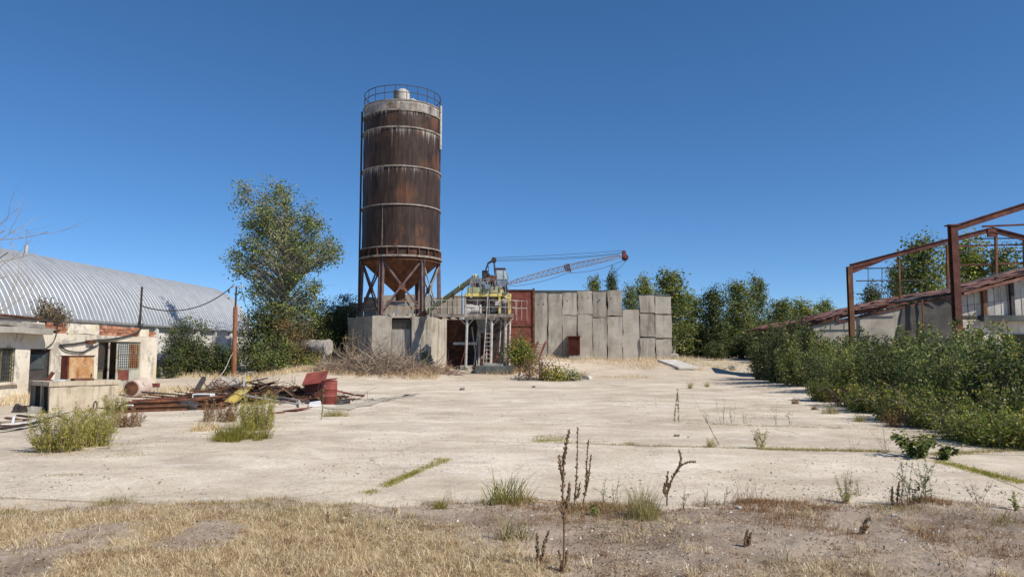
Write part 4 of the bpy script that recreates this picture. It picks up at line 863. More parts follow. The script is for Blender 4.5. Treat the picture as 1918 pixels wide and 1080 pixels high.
wl = MB(); wl.slab([HE + HN * .25 - HD * 0 + V(0, 0, -.3), HE + HN * .25 + HD * HL + V(0, 0, -.3), HE + HN * .25 + HD * HL + V(0, 0, HEZ - .05), HE + HN * .25 + V(0, 0, HEZ - .05)], HN, .3); wl.build('side_wall', mt['white_wall'], hang)
for k in range(12): q = HE + HD * (1.5 + 3.0 * k) + HN * .13; MB().box(q + V(0, 0, HEZ / 2 - .1), (.22, .35, HEZ - .1), rz=math.radians(3)).build('pilaster', mt['white_wall'], hang)
MB().bar(HE + HN * .02 + V(0, 0, HEZ - .06), HE + HN * .02 + HD * HL + V(0, 0, HEZ - .06), .22, .14).build('gutter', mt['grey_steel'], hang)
gab = MB(); ring = [HE + HN * arch(i / NA)[0] + V(0, 0, HEZ + arch(i / NA)[1] - .04) for i in range(NA + 1)]
gab.slab([ring[0] - V(0, 0, HEZ)] + ring + [ring[-1] - V(0, 0, HEZ)], HD, .2); gab.build('gable_wall', mt['white_wall'], hang)
gab = MB(); gab.slab([p + HD * (HL - .2) for p in [ring[0] - V(0, 0, HEZ)] + ring + [ring[-1] - V(0, 0, HEZ)]], HD, .2); gab.build('gable_wall', mt['white_wall'], hang)
rq = HE + HN * (HWID / 2 - .8) + HD * 24.4 + V(0, 0, HEZ + HRISE - .15)
MB().cyl(rq, rq + V(0, 0, .55), .09, n=10).build('vent_pipe', mt['white_paint'], hang, smooth=True)

# ================================================================== derelict workshop
BX = -17.3
def B(u, v): return PX(u, v, BX)
Yn, Yfar = 21.0, B(294, 660).y
wz = B(240, 612).z                      # top of the wall
mt['plaster'] = mat('peeling_plaster', [(0.28, (0.50, 0.44, 0.35)), (0.5, (0.72, 0.65, 0.53)), (0.72, (0.80, 0.75, 0.65))], .7, .92, .5, 9,
    layers=[((0.36, 0.32, 0.27), 1.1, .53, .60, (1, 1, 1), .8), ((0.30, 0.26, 0.22), 3.5, .60, .66, (1, 1, 1), .7), ((0.28, 0.24, 0.20), 1.6, .58, .74, (3, 3, .3), .6), ((0.66, 0.54, 0.26), .55, .58, .70, (1, 1, 1), .7)], fine=.2)
mt['brick'] = mat('old_red_brick', [(0.3, (0.26, 0.10, 0.055)), (0.55, (0.38, 0.17, 0.10)), (0.75, (0.48, 0.27, 0.18))], 3, .92, .5, 20, vary=.22, layers=[((0.50, 0.45, 0.38), 3, .60, .70)])
shop = thing('workshop', 'derelict low workshop with peeling cream plaster, barred window and open doors', 'building', (BX, (Yn + Yfar) / 2, 0))
def hole(u0, u1, v0, v1): a, b = B(u0, (v0 + v1) / 2), B(u1, (v0 + v1) / 2); return (a.y, b.y, B((u0 + u1) / 2, v1).z, B((u0 + u1) / 2, v0).z)
H_win = hole(-22, 28, 651, 716); H_d1 = hole(54, 94, 653, 760); H_dd = hole(182, 262, 639, 760)
H_d1 = (H_d1[0], H_d1[1], -.2, H_d1[3]); H_dd = (H_dd[0], H_dd[1], -.2, H_dd[3])
holes = [H_win, H_d1, H_dd]
def wall_with_holes(mb, y0, y1, z0, z1, x0, x1, hs):
    ys = sorted({y0, y1, *[h[0] for h in hs], *[h[1] for h in hs]}); ys = [y for y in ys if y0 <= y <= y1]
    for a, b in zip(ys, ys[1:]):
        hh = [h for h in hs if h[0] <= a + 1e-6 and h[1] >= b - 1e-6]
        spans = [(z0, z1)]
        for h in hh:
            spans = [s for (p, q) in spans for s in ((p, min(q, h[2])), (max(p, h[3]), q)) if s[1] - s[0] > .01]
        for p, q in spans: mb.box(((x0 + x1) / 2, (a + b) / 2, (p + q) / 2), (x1 - x0, b - a, q - p))
wz_low = wz - .42
w_ = MB(); wall_with_holes(w_, Yn, Yfar, -.3, wz_low, BX - .38, BX, holes); w_.build('front_wall', mt['plaster'], shop)
w_ = MB(); w_.box((BX - 2.3, Yfar - .15, wz_low / 2 - .1), (3.84, .3, wz_low + .2)); w_.build('end_wall', mt['plaster'], shop)
w_ = MB(); w_.box((BX - 4.2, (Yn + Yfar) / 2, wz_low / 2 - .1), (.3, Yfar - Yn, wz_low + .2)); w_.build('rear_wall', mt['plaster'], shop)
w_ = MB(); w_.box((BX - 2.2, (Yn + Yfar) / 2, wz_low - .06), (3.6, Yfar - Yn - .4, .16)); w_.build('roof_slab', mt['concrete'], shop)
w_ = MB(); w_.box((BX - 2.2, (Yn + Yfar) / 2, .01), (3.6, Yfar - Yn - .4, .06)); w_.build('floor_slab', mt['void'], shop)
for y in (H_win[1] + .7, H_d1[1] + 1.6): MB().box((BX - 2.2, y, wz_low / 2), (3.5, .15, wz_low - .3)).build('partition', mt['plaster'], shop)
# parapet: plaster runs and bare brick runs
def yb(u): return B(u, 612).y
rb_ = random.Random(6)
brick_me = []
for k in range(4): brick_me.append(rough_mesh('brick', (.30, .37, .125), step=.13, amp=.012, freq=5, seed=k, chip=.02))
for me in brick_me: me.materials.append(mt['brick'])
def brick_run(u0, u1, z0, z1):
    y, e = yb(u0), yb(u1); row = 0; z = z0
    while z < z1 - .06:
        yy = y + (0 if row % 2 else .2)
        while yy + .15 < e:
            if not (rb_.random() < (.07 if z < z1 - .2 else .35)):
                o = link('brick', rb_.choice(brick_me), None, shop, (BX - .18 + rb_.uniform(-.03, .012) - ORG[shop].x, yy + .19 - ORG[shop].y, z), (0, 0, rb_.uniform(-.05, .05)))
            yy += .395
        z += .138; row += 1
def plaster_run(u0, u1, z0, z1, s):
    y0, y1 = yb(u0), yb(u1); rough('parapet', (.36, y1 - y0, z1 - z0), mt['plaster'], (BX - .19, (y0 + y1) / 2, z0), 0, shop, step=.25, amp=.03, freq=1.5, seed=s, chip=.08)
brick_run(84, 128, wz_low, wz + .02); plaster_run(128, 188, wz_low, wz + .0, 1); brick_run(188, 263, wz_low + .004, wz + .01); plaster_run(263, 280, wz_low, wz - .06, 2); brick_run(280, 293, wz_low, wz); plaster_run(40, 84, wz_low, wz - .06, 3)
# concrete canopy over the first door and window
ycan = yb(78); rough('canopy', (.75, ycan - Yn, .22), mt['concrete'], (BX + .1, (Yn + ycan) / 2, B(40, 625).z), 0, shop, step=.3, amp=.03, freq=1.4, seed=4, chip=.07)
rough('roof_edge', (.9, ycan - Yn - .3, .14), mt['concrete'], (BX - .1, (Yn + ycan) / 2 - .1, B(40, 625).z + .24), 0, shop, step=.3, amp=.05, freq=1.4, seed=14, chip=.1)
MB().bar((BX + .2, Yn, B(10, 600).z), (BX - .1, ycan + .8, wz + .05), .10, .06).build('felt_strip', mt['dark_steel'], shop)
MB().tube([(BX - .1, ycan + .2, wz + .08), (BX + .05, ycan - 2.5, wz + .12), (BX + .1, Yn, wz + .2)], .05, 6).build('roof_pipe', mt['rust'], shop)
# barred window
y0, y1, z0, z1 = H_win; wn = MB()
for (a, b) in (((BX - .12, y0, z0), (BX - .12, y0, z1)), ((BX - .12, y1, z0), (BX - .12, y1, z1)), ((BX - .12, y0, z0), (BX - .12, y1, z0)), ((BX - .12, y0, z1), (BX - .12, y1, z1)), ((BX - .12, y1 - .55, z0), (BX - .12, y1 - .55, z1))): wn.bar(a, b, .07)
win = wn.build('window', mt['green_paint'], shop)
MB().box((BX - .16, (y0 + y1) / 2, (z0 + z1) / 2), (.01, y1 - y0, z1 - z0)).build('pane', mt['glass_dark'] if 'glass_dark' in mt else mt['void'], win)
bb = MB()
for k in range(12): y = y0 + (y1 - y0) * k / 11; bb.bar((BX - .04, y, z0), (BX - .04, y, z1), .016)
for k in range(9): z = z0 + (z1 - z0) * k / 8; bb.bar((BX - .04, y0, z), (BX - .04, y1, z), .016)
bb.build('bars', mt['dark_steel'], win)
rough('sill', (.5, y1 - y0 + .2, .08), mt['plaster'], (BX - .12, (y0 + y1) / 2, z0 - .08), 0, shop, step=.3, amp=.01, seed=3)
# first door, half open with a glazed top
y0, y1, z0, z1 = H_d1; fm = MB()
for (a, b) in (((BX - .1, y0, 0), (BX - .1, y0, z1)), ((BX - .1, y1, 0), (BX - .1, y1, z1)), ((BX - .1, y0, z1), (BX - .1, y1, z1))): fm.bar(a, b, .08)
dr = fm.build('door', mt['dark_steel'], shop)
hinge = Vector((BX - .1, y1 - .06, 0)); dd = Vector((-.62, -.78, 0)).normalized(); W1 = (y1 - y0) * .55
MB().slab([hinge + V(0, 0, .05), hinge + dd * W1 + V(0, 0, .05), hinge + dd * W1 + V(0, 0, z1 - .08), hinge + V(0, 0, z1 - .08)], (dd.y, -dd.x, 0), .04).build('door_leaf', mt['dark_steel'], dr)
g0, g1 = hinge + dd * (W1 * .15), hinge + dd * (W1 * .85); nn = Vector((-dd.y, dd.x, 0)); nn = nn if nn.x > 0 else -nn
MB().slab([g0 + V(0, 0, z1 - .75) + nn * .01, g1 + V(0, 0, z1 - .75) + nn * .01, g1 + V(0, 0, z1 - .2) + nn * .01, g0 + V(0, 0, z1 - .2) + nn * .01], nn, .02).build('pane', mt['glass_dark'], dr)
# double door with wired panes
y0, y1, z0, z1 = H_dd; fm = MB()
for (a, b) in (((BX - .1, y0, 0), (BX - .1, y0, z1)), ((BX - .1, y1, 0), (BX - .1, y1, z1)), ((BX - .1, y0, z1), (BX - .1, y1, z1))): fm.bar(a, b, .07)
ddr = fm.build('double_door', mt['green_paint'], shop)
mt['olive'] = mat('dull_olive_door_paint', [(0.3, (0.15, 0.14, 0.085)), (0.7, (0.27, 0.25, 0.15))], 2, .8, .2, layers=[(RUST_M, 4, .56, .7)])
mt['grey_green'] = mat('faded_grey_green_door', [(0.3, (0.34, 0.36, 0.30)), (0.7, (0.48, 0.48, 0.40))], 2, .8, .2, layers=[(RUST_O, 3, .56, .68)])
mt['wired'] = mat('wired_glass', [(0.3, (0.42, 0.48, 0.46)), (0.7, (0.60, 0.62, 0.56))], 2.5, .35, .1, layers=[((0.5, 0.32, 0.12), 3, .55, .7)])
yl, yr = B(203, 690).y, B(221, 690).y
def leaf(p0, p1, m_frame, panels, name, wire=True):
    """a framed door leaf from p0 to p1; panels: (fraction across 0-1, 0-1, z0, z1, material)"""
    d = (p1 - p0); W_ = d.length; d.normalize(); n2 = Vector((d.y, -d.x, 0)); n2 = n2 if n2.x > 0 else -n2
    L = MB(); L.slab([p0 + V(0, 0, .04), p1 + V(0, 0, .04), p1 + V(0, 0, z1 - .06), p0 + V(0, 0, z1 - .06)], -n2, .03); root = L.build(name, m_frame, ddr)
    for (a, b, q0, q1, m_) in panels:
        A_, B_ = p0 + d * (a * W_) + n2 * .006, p0 + d * (b * W_) + n2 * .006
        MB().slab([A_ + V(0, 0, q0), B_ + V(0, 0, q0), B_ + V(0, 0, q1), A_ + V(0, 0, q1)], n2, .012).build('pane', m_, root)
    if wire:
        g = MB(); zz = z1 * .42
        for k in range(11): q = p0 + d * (W_ * (.04 + .92 * k / 10)) + n2 * .045; g.bar(q + V(0, 0, zz), q + V(0, 0, z1 - .1), .014)
        for k in range(11): z = zz + (z1 - .1 - zz) * k / 10; g.bar(p0 + d * (W_ * .03) + n2 * .045 + V(0, 0, z), p1 - d * (W_ * .03) + n2 * .045 + V(0, 0, z), .014)
        g.build('wire_grid', mt['dark_steel'], root)
    return root
zc = z1 * .43
leaf(Vector((BX - .08, yr, 0)), Vector((BX - .06, y1 - .04, 0)), mt['grey_green'], [(.05, .53, zc + (z1 - zc) * .52, z1 - .12, mt['wired']), (.55, .96, zc + (z1 - zc) * .52, z1 - .12, mt['rust_orange']), (.05, .53, zc + .02, zc + (z1 - zc) * .49, mt['wired']), (.55, .96, zc + .02, zc + (z1 - zc) * .49, mt['rust_orange']), (.08, .55, z1 * .18, zc - .08, mt['rust_red'])], 'door_leaf')
leaf(Vector((BX - .05, y0 + .04, 0)), Vector((BX - .22, yl - .02, 0)), mt['olive'], [(.06, .94, zc + .02, z1 - .14, mt['olive'])], 'door_leaf')
MB().bar((BX - .02, yl + .02, 0), (BX - .02, yl + .02, z1 - .05), .05).build('mullion', mt['white_paint'], ddr)
# exposed cables, junction box, stub mast on the parapet
mast = B(266, 606); mast.z = wz - .1; mtop = PX(270, 537, BX)
stub = thing('cable_mast', 'dark steel cable stub rising from the workshop parapet', 'mast', (BX - .1, mast.y, wz - .2))
MB().bar((BX - .1, mast.y, wz - .5), (mtop.x - .1, mtop.y, mtop.z), .07).build('upright', mt['dark_steel'], stub)
MB().bar((BX - .1, mast.y - .25, wz - .4), (BX - .1, mast.y + .05, PX(268, 577, BX).z), .06).build('brace', mt['dark_steel'], stub)
def wire(name, pts, r, label, group=None, m_='cable'): o = MB().tube(pts, r, 6).build(name, mt[m_], None, smooth=True); return tag(o, label, 'cable', group)
off = V(.06, 0, 0)
def cr_(pts, n=6):
    out = []
    for i in range(len(pts) - 1):
        p0, p1, p2, p3 = pts[max(0, i - 1)], pts[i], pts[i + 1], pts[min(len(pts) - 1, i + 2)]
        for k in range(n):
            t = k / n; out.append(.5 * ((2 * p1) + (p2 - p0) * t + (2 * p0 - 5 * p1 + 4 * p2 - p3) * t * t + (3 * p1 - p0 - 3 * p2 + p3) * t ** 3))
    return out + [pts[-1]]
wire('cable', cr_([B(109, 646) + off, B(140, 643) + off, B(175, 637) + off, B(205, 635) + off, B(240, 628) + off, B(258, 620) + off, B(265, 606) + off]), .035, 'black cable looping along the workshop wall up to the stub mast')
wire('cable', cr_([B(110, 646) + off, B(122, 656) + off, B(150, 659) + off, B(165, 653) + off, B(182, 645) + off]), .028, 'lower slack cable loop over the rusty cabinet on the plaster wall')
wire('cable', cr_([B(106, 600) + off, B(104, 620) + off, B(97, 640) + off, B(82, 652) + off]), .018, 'thin wire hanging from the roof shrub to the first door')
tag(MB().box(B(166, 640) + V(.08, 0, 0), (.14, .5, .14)).build('junction_box', mt['rust'], None), 'small rusty junction box on the cable above the cabinet', 'junction box')

# ---- rusty pole with service wire
pb = G(438, 709); pY = pb.y
pole = thing('service_pole', 'rust red steel pole with thin upper tube standing in the grass', 'pole', (pb.x, pb.y, gz(pb.x, pb.y)))
pm_ = P(441, 575, pY); pt = P(443, 536, pY)
MB().cyl((pb.x, pb.y, -.3), pm_, .15, .13, 12).build('lower_tube', mt['rust_orange2'] if 'rust_orange2' in mt else mt['rust_red'], pole, smooth=True)
MB().cyl(pm_, pt, .06, .05, 10).build('upper_tube', mt['dark_steel'], pole, smooth=True)
MB().bar(pt + V(-.25, 0, -.08), pt + V(.45, 0, -.05), .05).build('cross_arm', mt['white_paint'], pole)
for dx in (-.2, .35): MB().cyl(pt + V(dx, 0, -.03), pt + V(dx, 0, .12), .04, n=8).build('insulator', mt['white_paint'], pole, smooth=True)
wire('cable', sag(mtop + V(-.1, 0, -.9), pt + V(-.2, 0, .05), .75, 16), .03, 'dark service wire sagging from the workshop to the rusty pole')
wire('cable', sag(pt + V(.35, 0, 0), P(560, 545, 52), .5, 12), .02, 'thin wire running from the rusty pole into the tall tree')
wire('cable', cr_([pt + V(.3, 0, -.1), P(462, 575, pY), P(485, 600, pY + 3)]), .018, 'loose wire hanging down from the pole top toward the thicket')
wire('cable', cr_([P(437, 660, pY - .2), P(430, 672, pY - .3), P(421, 692, pY - .6), G(407, 710)]), .02, 'pale loose cable drooping from the rusty pole to the ground', m_='white_paint')

# ---- concrete trough in front of the workshop
tq = G(90, 776); rt_ = math.radians(50); ex, ey = Vector((math.cos(rt_), math.sin(rt_), 0)), Vector((-math.sin(rt_), math.cos(rt_), 0))
TL, TW, TH = 1.72, 1.5, .78
tr = thing('concrete_trough', 'weathered concrete box with two dark openings in its end', 'trough', tq)
mt['trough'] = mat('stained_trough_concrete', [(0.3, (0.40, 0.33, 0.24)), (0.55, (0.55, 0.47, 0.35)), (0.75, (0.62, 0.55, 0.44))], 1.5, .93, .5, 10, layers=[((0.17, 0.14, 0.09), 1.5, .50, .68, (4, 4, .3), .8)], fine=.2)
def tbox(name, a, b, c, size, m='trough', s=1): 
    q = tq + ex * a + ey * b; return rough(name, size, mt[m], (q.x, q.y, c), rt_, tr, step=.2, amp=.018, freq=2.5, seed=s, chip=.04)
tbox('front_wall', TL / 2, .05, -.05, (TL, .09, TH), s=1); tbox('rear_wall', TL / 2, TW - .05, -.05, (TL, .09, TH), s=2)
tbox('end_wall', TL - .08, TW / 2, -.05, (.16, TW - .33, TH), s=3); tbox('top_slab', TL / 2 + .01, TW / 2, TH - .06, (TL + .06, TW + .06, .12), s=4); tbox('middle_rib', .1, TW / 2, -.05, (.1, .07, TH), s=5)
tbox('shade_panel', .16, TW / 2, -.05, (.08, TW - .22, TH - .05), 'void', 6)  # added dark panel just inside, the openings' shade put into its colour
for (a, b, s_, m_, lab) in ((-.2, .35, .3, 'concrete', 'grey stone lying before the trough opening'), (-.3, 1.1, .34, 'dark_steel', 'charred dark lump beside the trough opening'), (TL + .15, -.25, .26, 'cement_crust', 'pale round stone at the far front corner of the trough')):
    q = tq + ex * a + ey * b; tag(rough('stone', (s_, s_ * .9, s_ * .75), mt[m_], (q.x, q.y, -.04), .4, step=.08, amp=.07, freq=4, seed=int(s_ * 50), chip=.08), lab, 'stone')
# ---- rusty cabinet behind the trough
kq = P(124, 745, 25.2); kq.z = 0; rk = math.radians(52); kx, ky = Vector((math.cos(rk), math.sin(rk), 0)), Vector((-math.sin(rk), math.cos(rk), 0))
kb = thing('rusty_cabinet', 'orange rusted steel cabinet between the trough and the workshop doors', 'cabinet', kq)
KH = P(124, 667, 25.2).z
def kbox(name, a, b, c, size, m): q = kq + kx * a + ky * b; return MB().box((q.x, q.y, c), size, rz=rk).build(name, m, kb, bevel=.008)
kbox('body', .42, .3, KH / 2, (.84, .56, KH), mt['rust_red']); kbox('door', .43, -.005, KH / 2 + .02, (.80, .03, KH - .1), mt['rust_orange']); kbox('lid', .42, .29, KH + .015, (.9, .62, .03), mt['rust'])
kbox('handle', .75, -.04, KH * .55, (.03, .03, .14), mt['dark_steel'])
for (a, b, n_, l_, m_, lab) in ((.35, .5, (.3, .2, .05), 'tin_tray', 'glass_dirty', 'small dented tin tray on top of the concrete trough'), (1.0, .6, (.5, .3, .06), 'rust_sheet', 'rust', 'curled rusty sheet on top of the concrete trough')):
    q = tq + ex * a + ey * b; tag(rough(l_, n_, mt[m_], (q.x, q.y, TH + .055), rt_, step=.12, amp=.02, freq=4, seed=4), lab, 'scrap')
q = tq + ex * .15 + ey * .7; tag(MB().tube([(q.x, q.y, TH + .04), (q.x + .12, q.y + .08, TH + .3)], .05, 10).build('red_bottle', mt['rust_red'], None, smooth=True), 'red tube leaning on the trough top before the cabinet', 'tube')
# ---- dark car parked between hangar and shrubs
car = thing('parked_car', 'dark blue car parked behind the workshop corner in the shade of shrubs', 'car', (-21.9, 46.0, gz(-21.9, 46)))
mt['car_blue'] = mat('shade_darkened_car_blue', [(0.3, (0.007, 0.009, 0.02)), (0.7, (0.011, 0.014, 0.03))], 1, .25, 0, spec=.6)  # blue darkened to near black, the shade of the spot put into the paint
cpf = [(-2.1, .35), (-2.15, .62), (-2.0, .82), (-1.15, .95), (-.55, 1.36), (.75, 1.40), (1.45, 1.02), (2.05, .95), (2.15, .6), (2.1, .35)]
c0_ = ORG[car]; cm_ = MB(); n = len(cpf)
vs = [(c0_.x + s_ * (.82 if z < 1.0 else .66), c0_.y + y, c0_.z + z) for s_ in (-1, 1) for y, z in cpf]
cm_.add(vs, [tuple(range(n)), tuple(reversed(range(n, 2 * n)))] + [(i, (i + 1) % n, n + (i + 1) % n, n + i) for i in range(n)]); cm_.build('body', mt['car_blue'], car, bevel=.04)
for s_ in (-1, 1):
    for (a, b) in ((-.95, .05), (.12, 1.15)): x_ = c0_.x + s_ * .755; MB().slab([(x_, c0_.y + a, c0_.z + .98), (x_, c0_.y + b, c0_.z + .98), (x_ - s_ * .07, c0_.y + b * .75, c0_.z + 1.30), (x_ - s_ * .07, c0_.y + a * .55, c0_.z + 1.30)], (s_, 0, .2), .012).build('side_window', mt['glass_dark'], car)
    for y in (-1.35, 1.35):
        w = MB().cyl((c0_.x + s_ * .68, c0_.y + y, c0_.z + .31), (c0_.x + s_ * .86, c0_.y + y, c0_.z + .31), .31, n=20).build('wheel', mt['cable'], car, smooth=True)
        MB().cyl((c0_.x + s_ * .86, c0_.y + y, c0_.z + .31), (c0_.x + s_ * .88, c0_.y + y, c0_.z + .31), .19, n=16).build('rim', mt['grey_steel'], w, smooth=True)
    MB().box((c0_.x + s_ * .55, c0_.y - 2.10, c0_.z + .70), (.32, .1, .14)).build('headlight', mt['glass_dirty'], car, bevel=.02)
MB().slab([(c0_.x - .6, c0_.y - 1.12, c0_.z + .99), (c0_.x + .6, c0_.y - 1.12, c0_.z + .99), (c0_.x + .55, c0_.y - .60, c0_.z + 1.34), (c0_.x - .55, c0_.y - .60, c0_.z + 1.34)], (0, -.6, .8), .012).build('windscreen', mt['glass_dark'], car)
MB().box((c0_.x, c0_.y - 2.15, c0_.z + .45), (1.5, .12, .16)).build('bumper', mt['cable'], car, bevel=.03)
# ---- old tank on legs in the scrub
ty = 49.5; ta, tb = P(545, 648, ty), P(617, 650, ty - 1.0); tr_ = 13.0 / F * ty
tank = thing('old_tank', 'mottled grey horizontal steel tank on legs half hidden in scrub', 'tank', ((ta.x + tb.x) / 2, ty, gz((ta.x + tb.x) / 2, ty)))
mt['tank'] = mat('mottled_tank_steel', [(0.3, (0.16, 0.14, 0.13)), (0.55, (0.36, 0.33, 0.30)), (0.75, (0.48, 0.45, 0.42))], 2.0, .85, .4, layers=[((0.08, 0.06, 0.05), 3, .56, .68, (1, 1, 1), .8)])
d_ = (tb - ta).normalized(); MB().tube([ta - d_ * .0, ta + d_ * .12, tb - d_ * .12, tb], [tr_ * .85, tr_, tr_, tr_ * .96], 24).build('drum', mt['tank'], tank, smooth=True)
for t in (.03, .97): q = ta.lerp(tb, t); MB().cyl(q - d_ * .05, q + d_ * .05, tr_ + .06, n=24).build('rim', mt['tank'], tank, smooth=True)
for t in (.15, .9):
    for s_ in (-.3, .3): q = ta.lerp(tb, t) + V(0, s_, 0); MB().bar(q, (q.x, q.y, -.2), .12).build('leg', mt['tank'], tank)
# ================================================================== ruined shed on the east side: bare portal frames over a low collapsed hall
mt['frame_red'] = mat('rusted_red_frame', [(0.3, (0.060, 0.026, 0.02)), (0.55, (0.13, 0.052, 0.04)), (0.78, (0.22, 0.10, 0.065))], 2.0, .9, .3, layers=[(RUST_D, 3, .56, .7)], vary=.12)
mt['frame_orange'] = mat('orange_rusted_post', [(0.3, (0.08, 0.038, 0.022)), (0.55, (0.17, 0.08, 0.04)), (0.78, (0.30, 0.17, 0.09))], 2.5, .9, .3, stretch=(2, 2, .5))
mt['pale_sheet'] = mat('pale_wall_sheet', [(0.3, (0.34, 0.33, 0.30)), (0.6, (0.50, 0.48, 0.44)), (0.78, (0.58, 0.56, 0.52))], 1.6, .85, .2, layers=[((0.12, 0.10, 0.08), 2, .54, .72, (3, 3, .4), .7)], vary=.1)
mt['covering'] = mat('dark_rough_covering', [(0.3, (0.055, 0.052, 0.05)), (0.7, (0.12, 0.115, 0.11))], 1.8, .9, .6, 8, fine=.2)
RYf, RYn = 42.5, 32.4
def Rf(u, v): return P(u, v, RYf)
def Rn(u, v): return P(u, v, RYn)
def ibeam(mb, a, b, w, h, up=(0, 0, 1)):
    a, b = Vector(a), Vector(b); d = (b - a).normalized(); up = Vector(up); x = d.cross(up).normalized(); z = x.cross(d)
    for s_ in (-1, 1): mb.bar(a + z * (s_ * h / 2), b + z * (s_ * h / 2), w, .022, up)
    mb.bar(a, b, .02, h - .03, up)
ruin = thing('shed_frame', 'bare rusty red steel portal frames of a ruined shed above the thicket', 'shed frame', (Rf(1590, 640).x, RYf, gz(Rf(1590, 640).x, RYf)))
def column(a, b, w, m): mb = MB(); ibeam(mb, a, b, w, w * .9, (0, 1, 0)); return mb.build('column', m, ruin)
fx = Rf(1593, 560).x; fb = gz(fx, RYf) - .3
ctop = Rf(1592, 499); ridge = Rf(1857, 430); rend = Vector((2 * ridge.x - ctop.x, RYf, ctop.z))
column((fx, RYf, fb), (fx, RYf, ctop.z), .27, mt['frame_orange']); column((rend.x, RYf, fb), (rend.x, RYf, rend.z), .27, mt['frame_orange'])
for (a, b) in ((ctop, ridge), (rend, ridge)):
    mb = MB(); ibeam(mb, a, b, .18, .27); mb.build('rafter', mt['frame_red'], ruin)
    mb = MB(); d = b - a; q0, q1 = a + V(0, 0, -.18), a + d * .26 + V(0, 0, -.14); mb.slab([q0 + V(0, -.05, -.28), q1 + V(0, -.05, 0), q1 + V(0, -.05, .06), q0 + V(0, -.05, .06)], (0, 1, 0), .1); mb.build('haunch', mt['frame_red'], ruin)
MB().box(ridge + V(0, 0, -.18), (.5, .12, .5)).build('ridge_plate', mt['frame_red'], ruin)
# near frame, its ridge out of the picture
nx_ = Rn(1788, 500).x; ntop = Rn(1786, 428); ndir = (Rn(1918, 386) - ntop); nridge = ntop + ndir * 2.2; nend = Vector((2 * nridge.x - ntop.x, RYn, ntop.z))
column((nx_, RYn, gz(nx_, RYn) - .3), (nx_, RYn, ntop.z + .12), .30, mt['frame_red']); column((nend.x, RYn, fb), (nend.x, RYn, nend.z), .30, mt['frame_red'])
for (a, b) in ((ntop, nridge), (nend, nridge)): mb = MB(); ibeam(mb, a, b, .18, .27); mb.build('rafter', mt['frame_red'], ruin)
MB().box(ntop + V(-.05, 0, .14), (.5, .4, .05)).build('cap_plate', mt['frame_red'], ruin)
# end wall rails and posts of the far frame
for (u0, v0, u1, v1, m_, w) in ((1604, 503, 1705, 501, 'dark_steel', .06), (1604, 526, 1745, 524, 'dark_steel', .06), (1604, 550, 1690, 549, 'dark_steel', .05), (1786, 461, 1960, 457, 'frame_red', .08), (1790, 471, 1960, 470, 'dark_steel', .06), (1786, 497, 1960, 491, 'frame_red', .09), (1825, 447, 1905, 446, 'dark_steel', .06)):
    MB().bar(P(u0, v0, RYf + .15), P(u1, v1, RYf + .15), w).build('rail', mt[m_], ruin)
for (u, v0, v1, w) in ((1684, 482, 566, .10), (1774, 458, 552, .13), (1865, 435, 545, .13), (1918, 445, 560, .12)): MB().bar(P(u, v0, RYf + .05), P(u + 2, v1, RYf + .05), w).build('wall_post', mt['frame_orange'], ruin)
for (u, v0, v1) in ((1626, 503, 552), (1652, 502, 550), (1668, 503, 530)): MB().bar(P(u, v0, RYf + .15), P(u, v1, RYf + .15), .03).build('sag_rod', mt['dark_steel'], ruin)
# beam between the frames, ties further in
MB().bar(P(1840, 424, 37.5), P(1960, 419, 37.5), .09).build('purlin', mt['frame_red'], ruin)

# ---- low hall with collapsed tile roof
hall = thing('low_hall', 'low collapsed hall with rusty sloping roof edge and grey end wall', 'building', (Rf(1650, 640).x, RYf + 1.4, gz(19, 44)))
HY = RYf + 1.3
def Hh(u, v): return P(u, v, HY)
a, b = Hh(1494, 612), Hh(1806, 541)
g0 = gz(20, HY) - .3
mb = MB(); mb.slab([(a.x, HY, g0), (b.x, HY, g0), (b.x, HY, b.z - .2), (a.x, HY, a.z - .12)], (0, 1, 0), .3); mb.build('end_wall', mt['concrete'], hall)
dq = (b - a).normalized(); up_ = Vector((-dq.z, 0, dq.x))
mb = MB(); mb.slab([a - dq * .2, b, b + V(0, 9, 0), a - dq * .2 + V(0, 9, 0)], up_, .10); mb.build('roof_deck', mt['frame_red'], hall)
rt2 = random.Random(9)
tile_me = [rough_mesh('roof_sheet', (.62, 1.1, .035), step=.16, amp=.02, freq=3, seed=k) for k in range(4)]
mt['roof_tiles'] = mat('rusty_roof_sheet', [(0.3, (0.10, 0.045, 0.032)), (0.55, (0.22, 0.11, 0.085)), (0.78, (0.36, 0.27, 0.23))], 2.5, .9, .3, vary=.3)
for me in tile_me: me.materials.append(mt['roof_tiles'])
Lr = (b - a).length
for r in range(8):
    for k in range(int(Lr / .56)):
        if rt2.random() < .10: continue
        q = a + dq * (k * .56 + .2) + V(0, -.18 + r * 1.0 + .5 + rt2.uniform(-.05, .05), 0) + up_ * (.115 + .012 * (k % 2) + rt2.uniform(0, .05))
        link('roof_sheet', rt2.choice(tile_me), None, hall, q - ORG[hall], (rt2.uniform(-.06, .06), -math.atan2(dq.z, dq.x) + rt2.uniform(-.06, .06), rt2.uniform(-.1, .1)))
mb = MB(); mb.bar(a + up_ * .02 - V(0, .12, 0), b + up_ * .02 - V(0, .12, 0), .07, .2); mb.build('fascia', mt['frame_red'], hall)
mb = MB(); mb.bar(a - up_ * .22 - V(0, .06, 0) + dq * 2.3, b - up_ * .25 - V(0, .06, 0), .06, .1); mb.build('fascia', mt['frame_red'], hall)
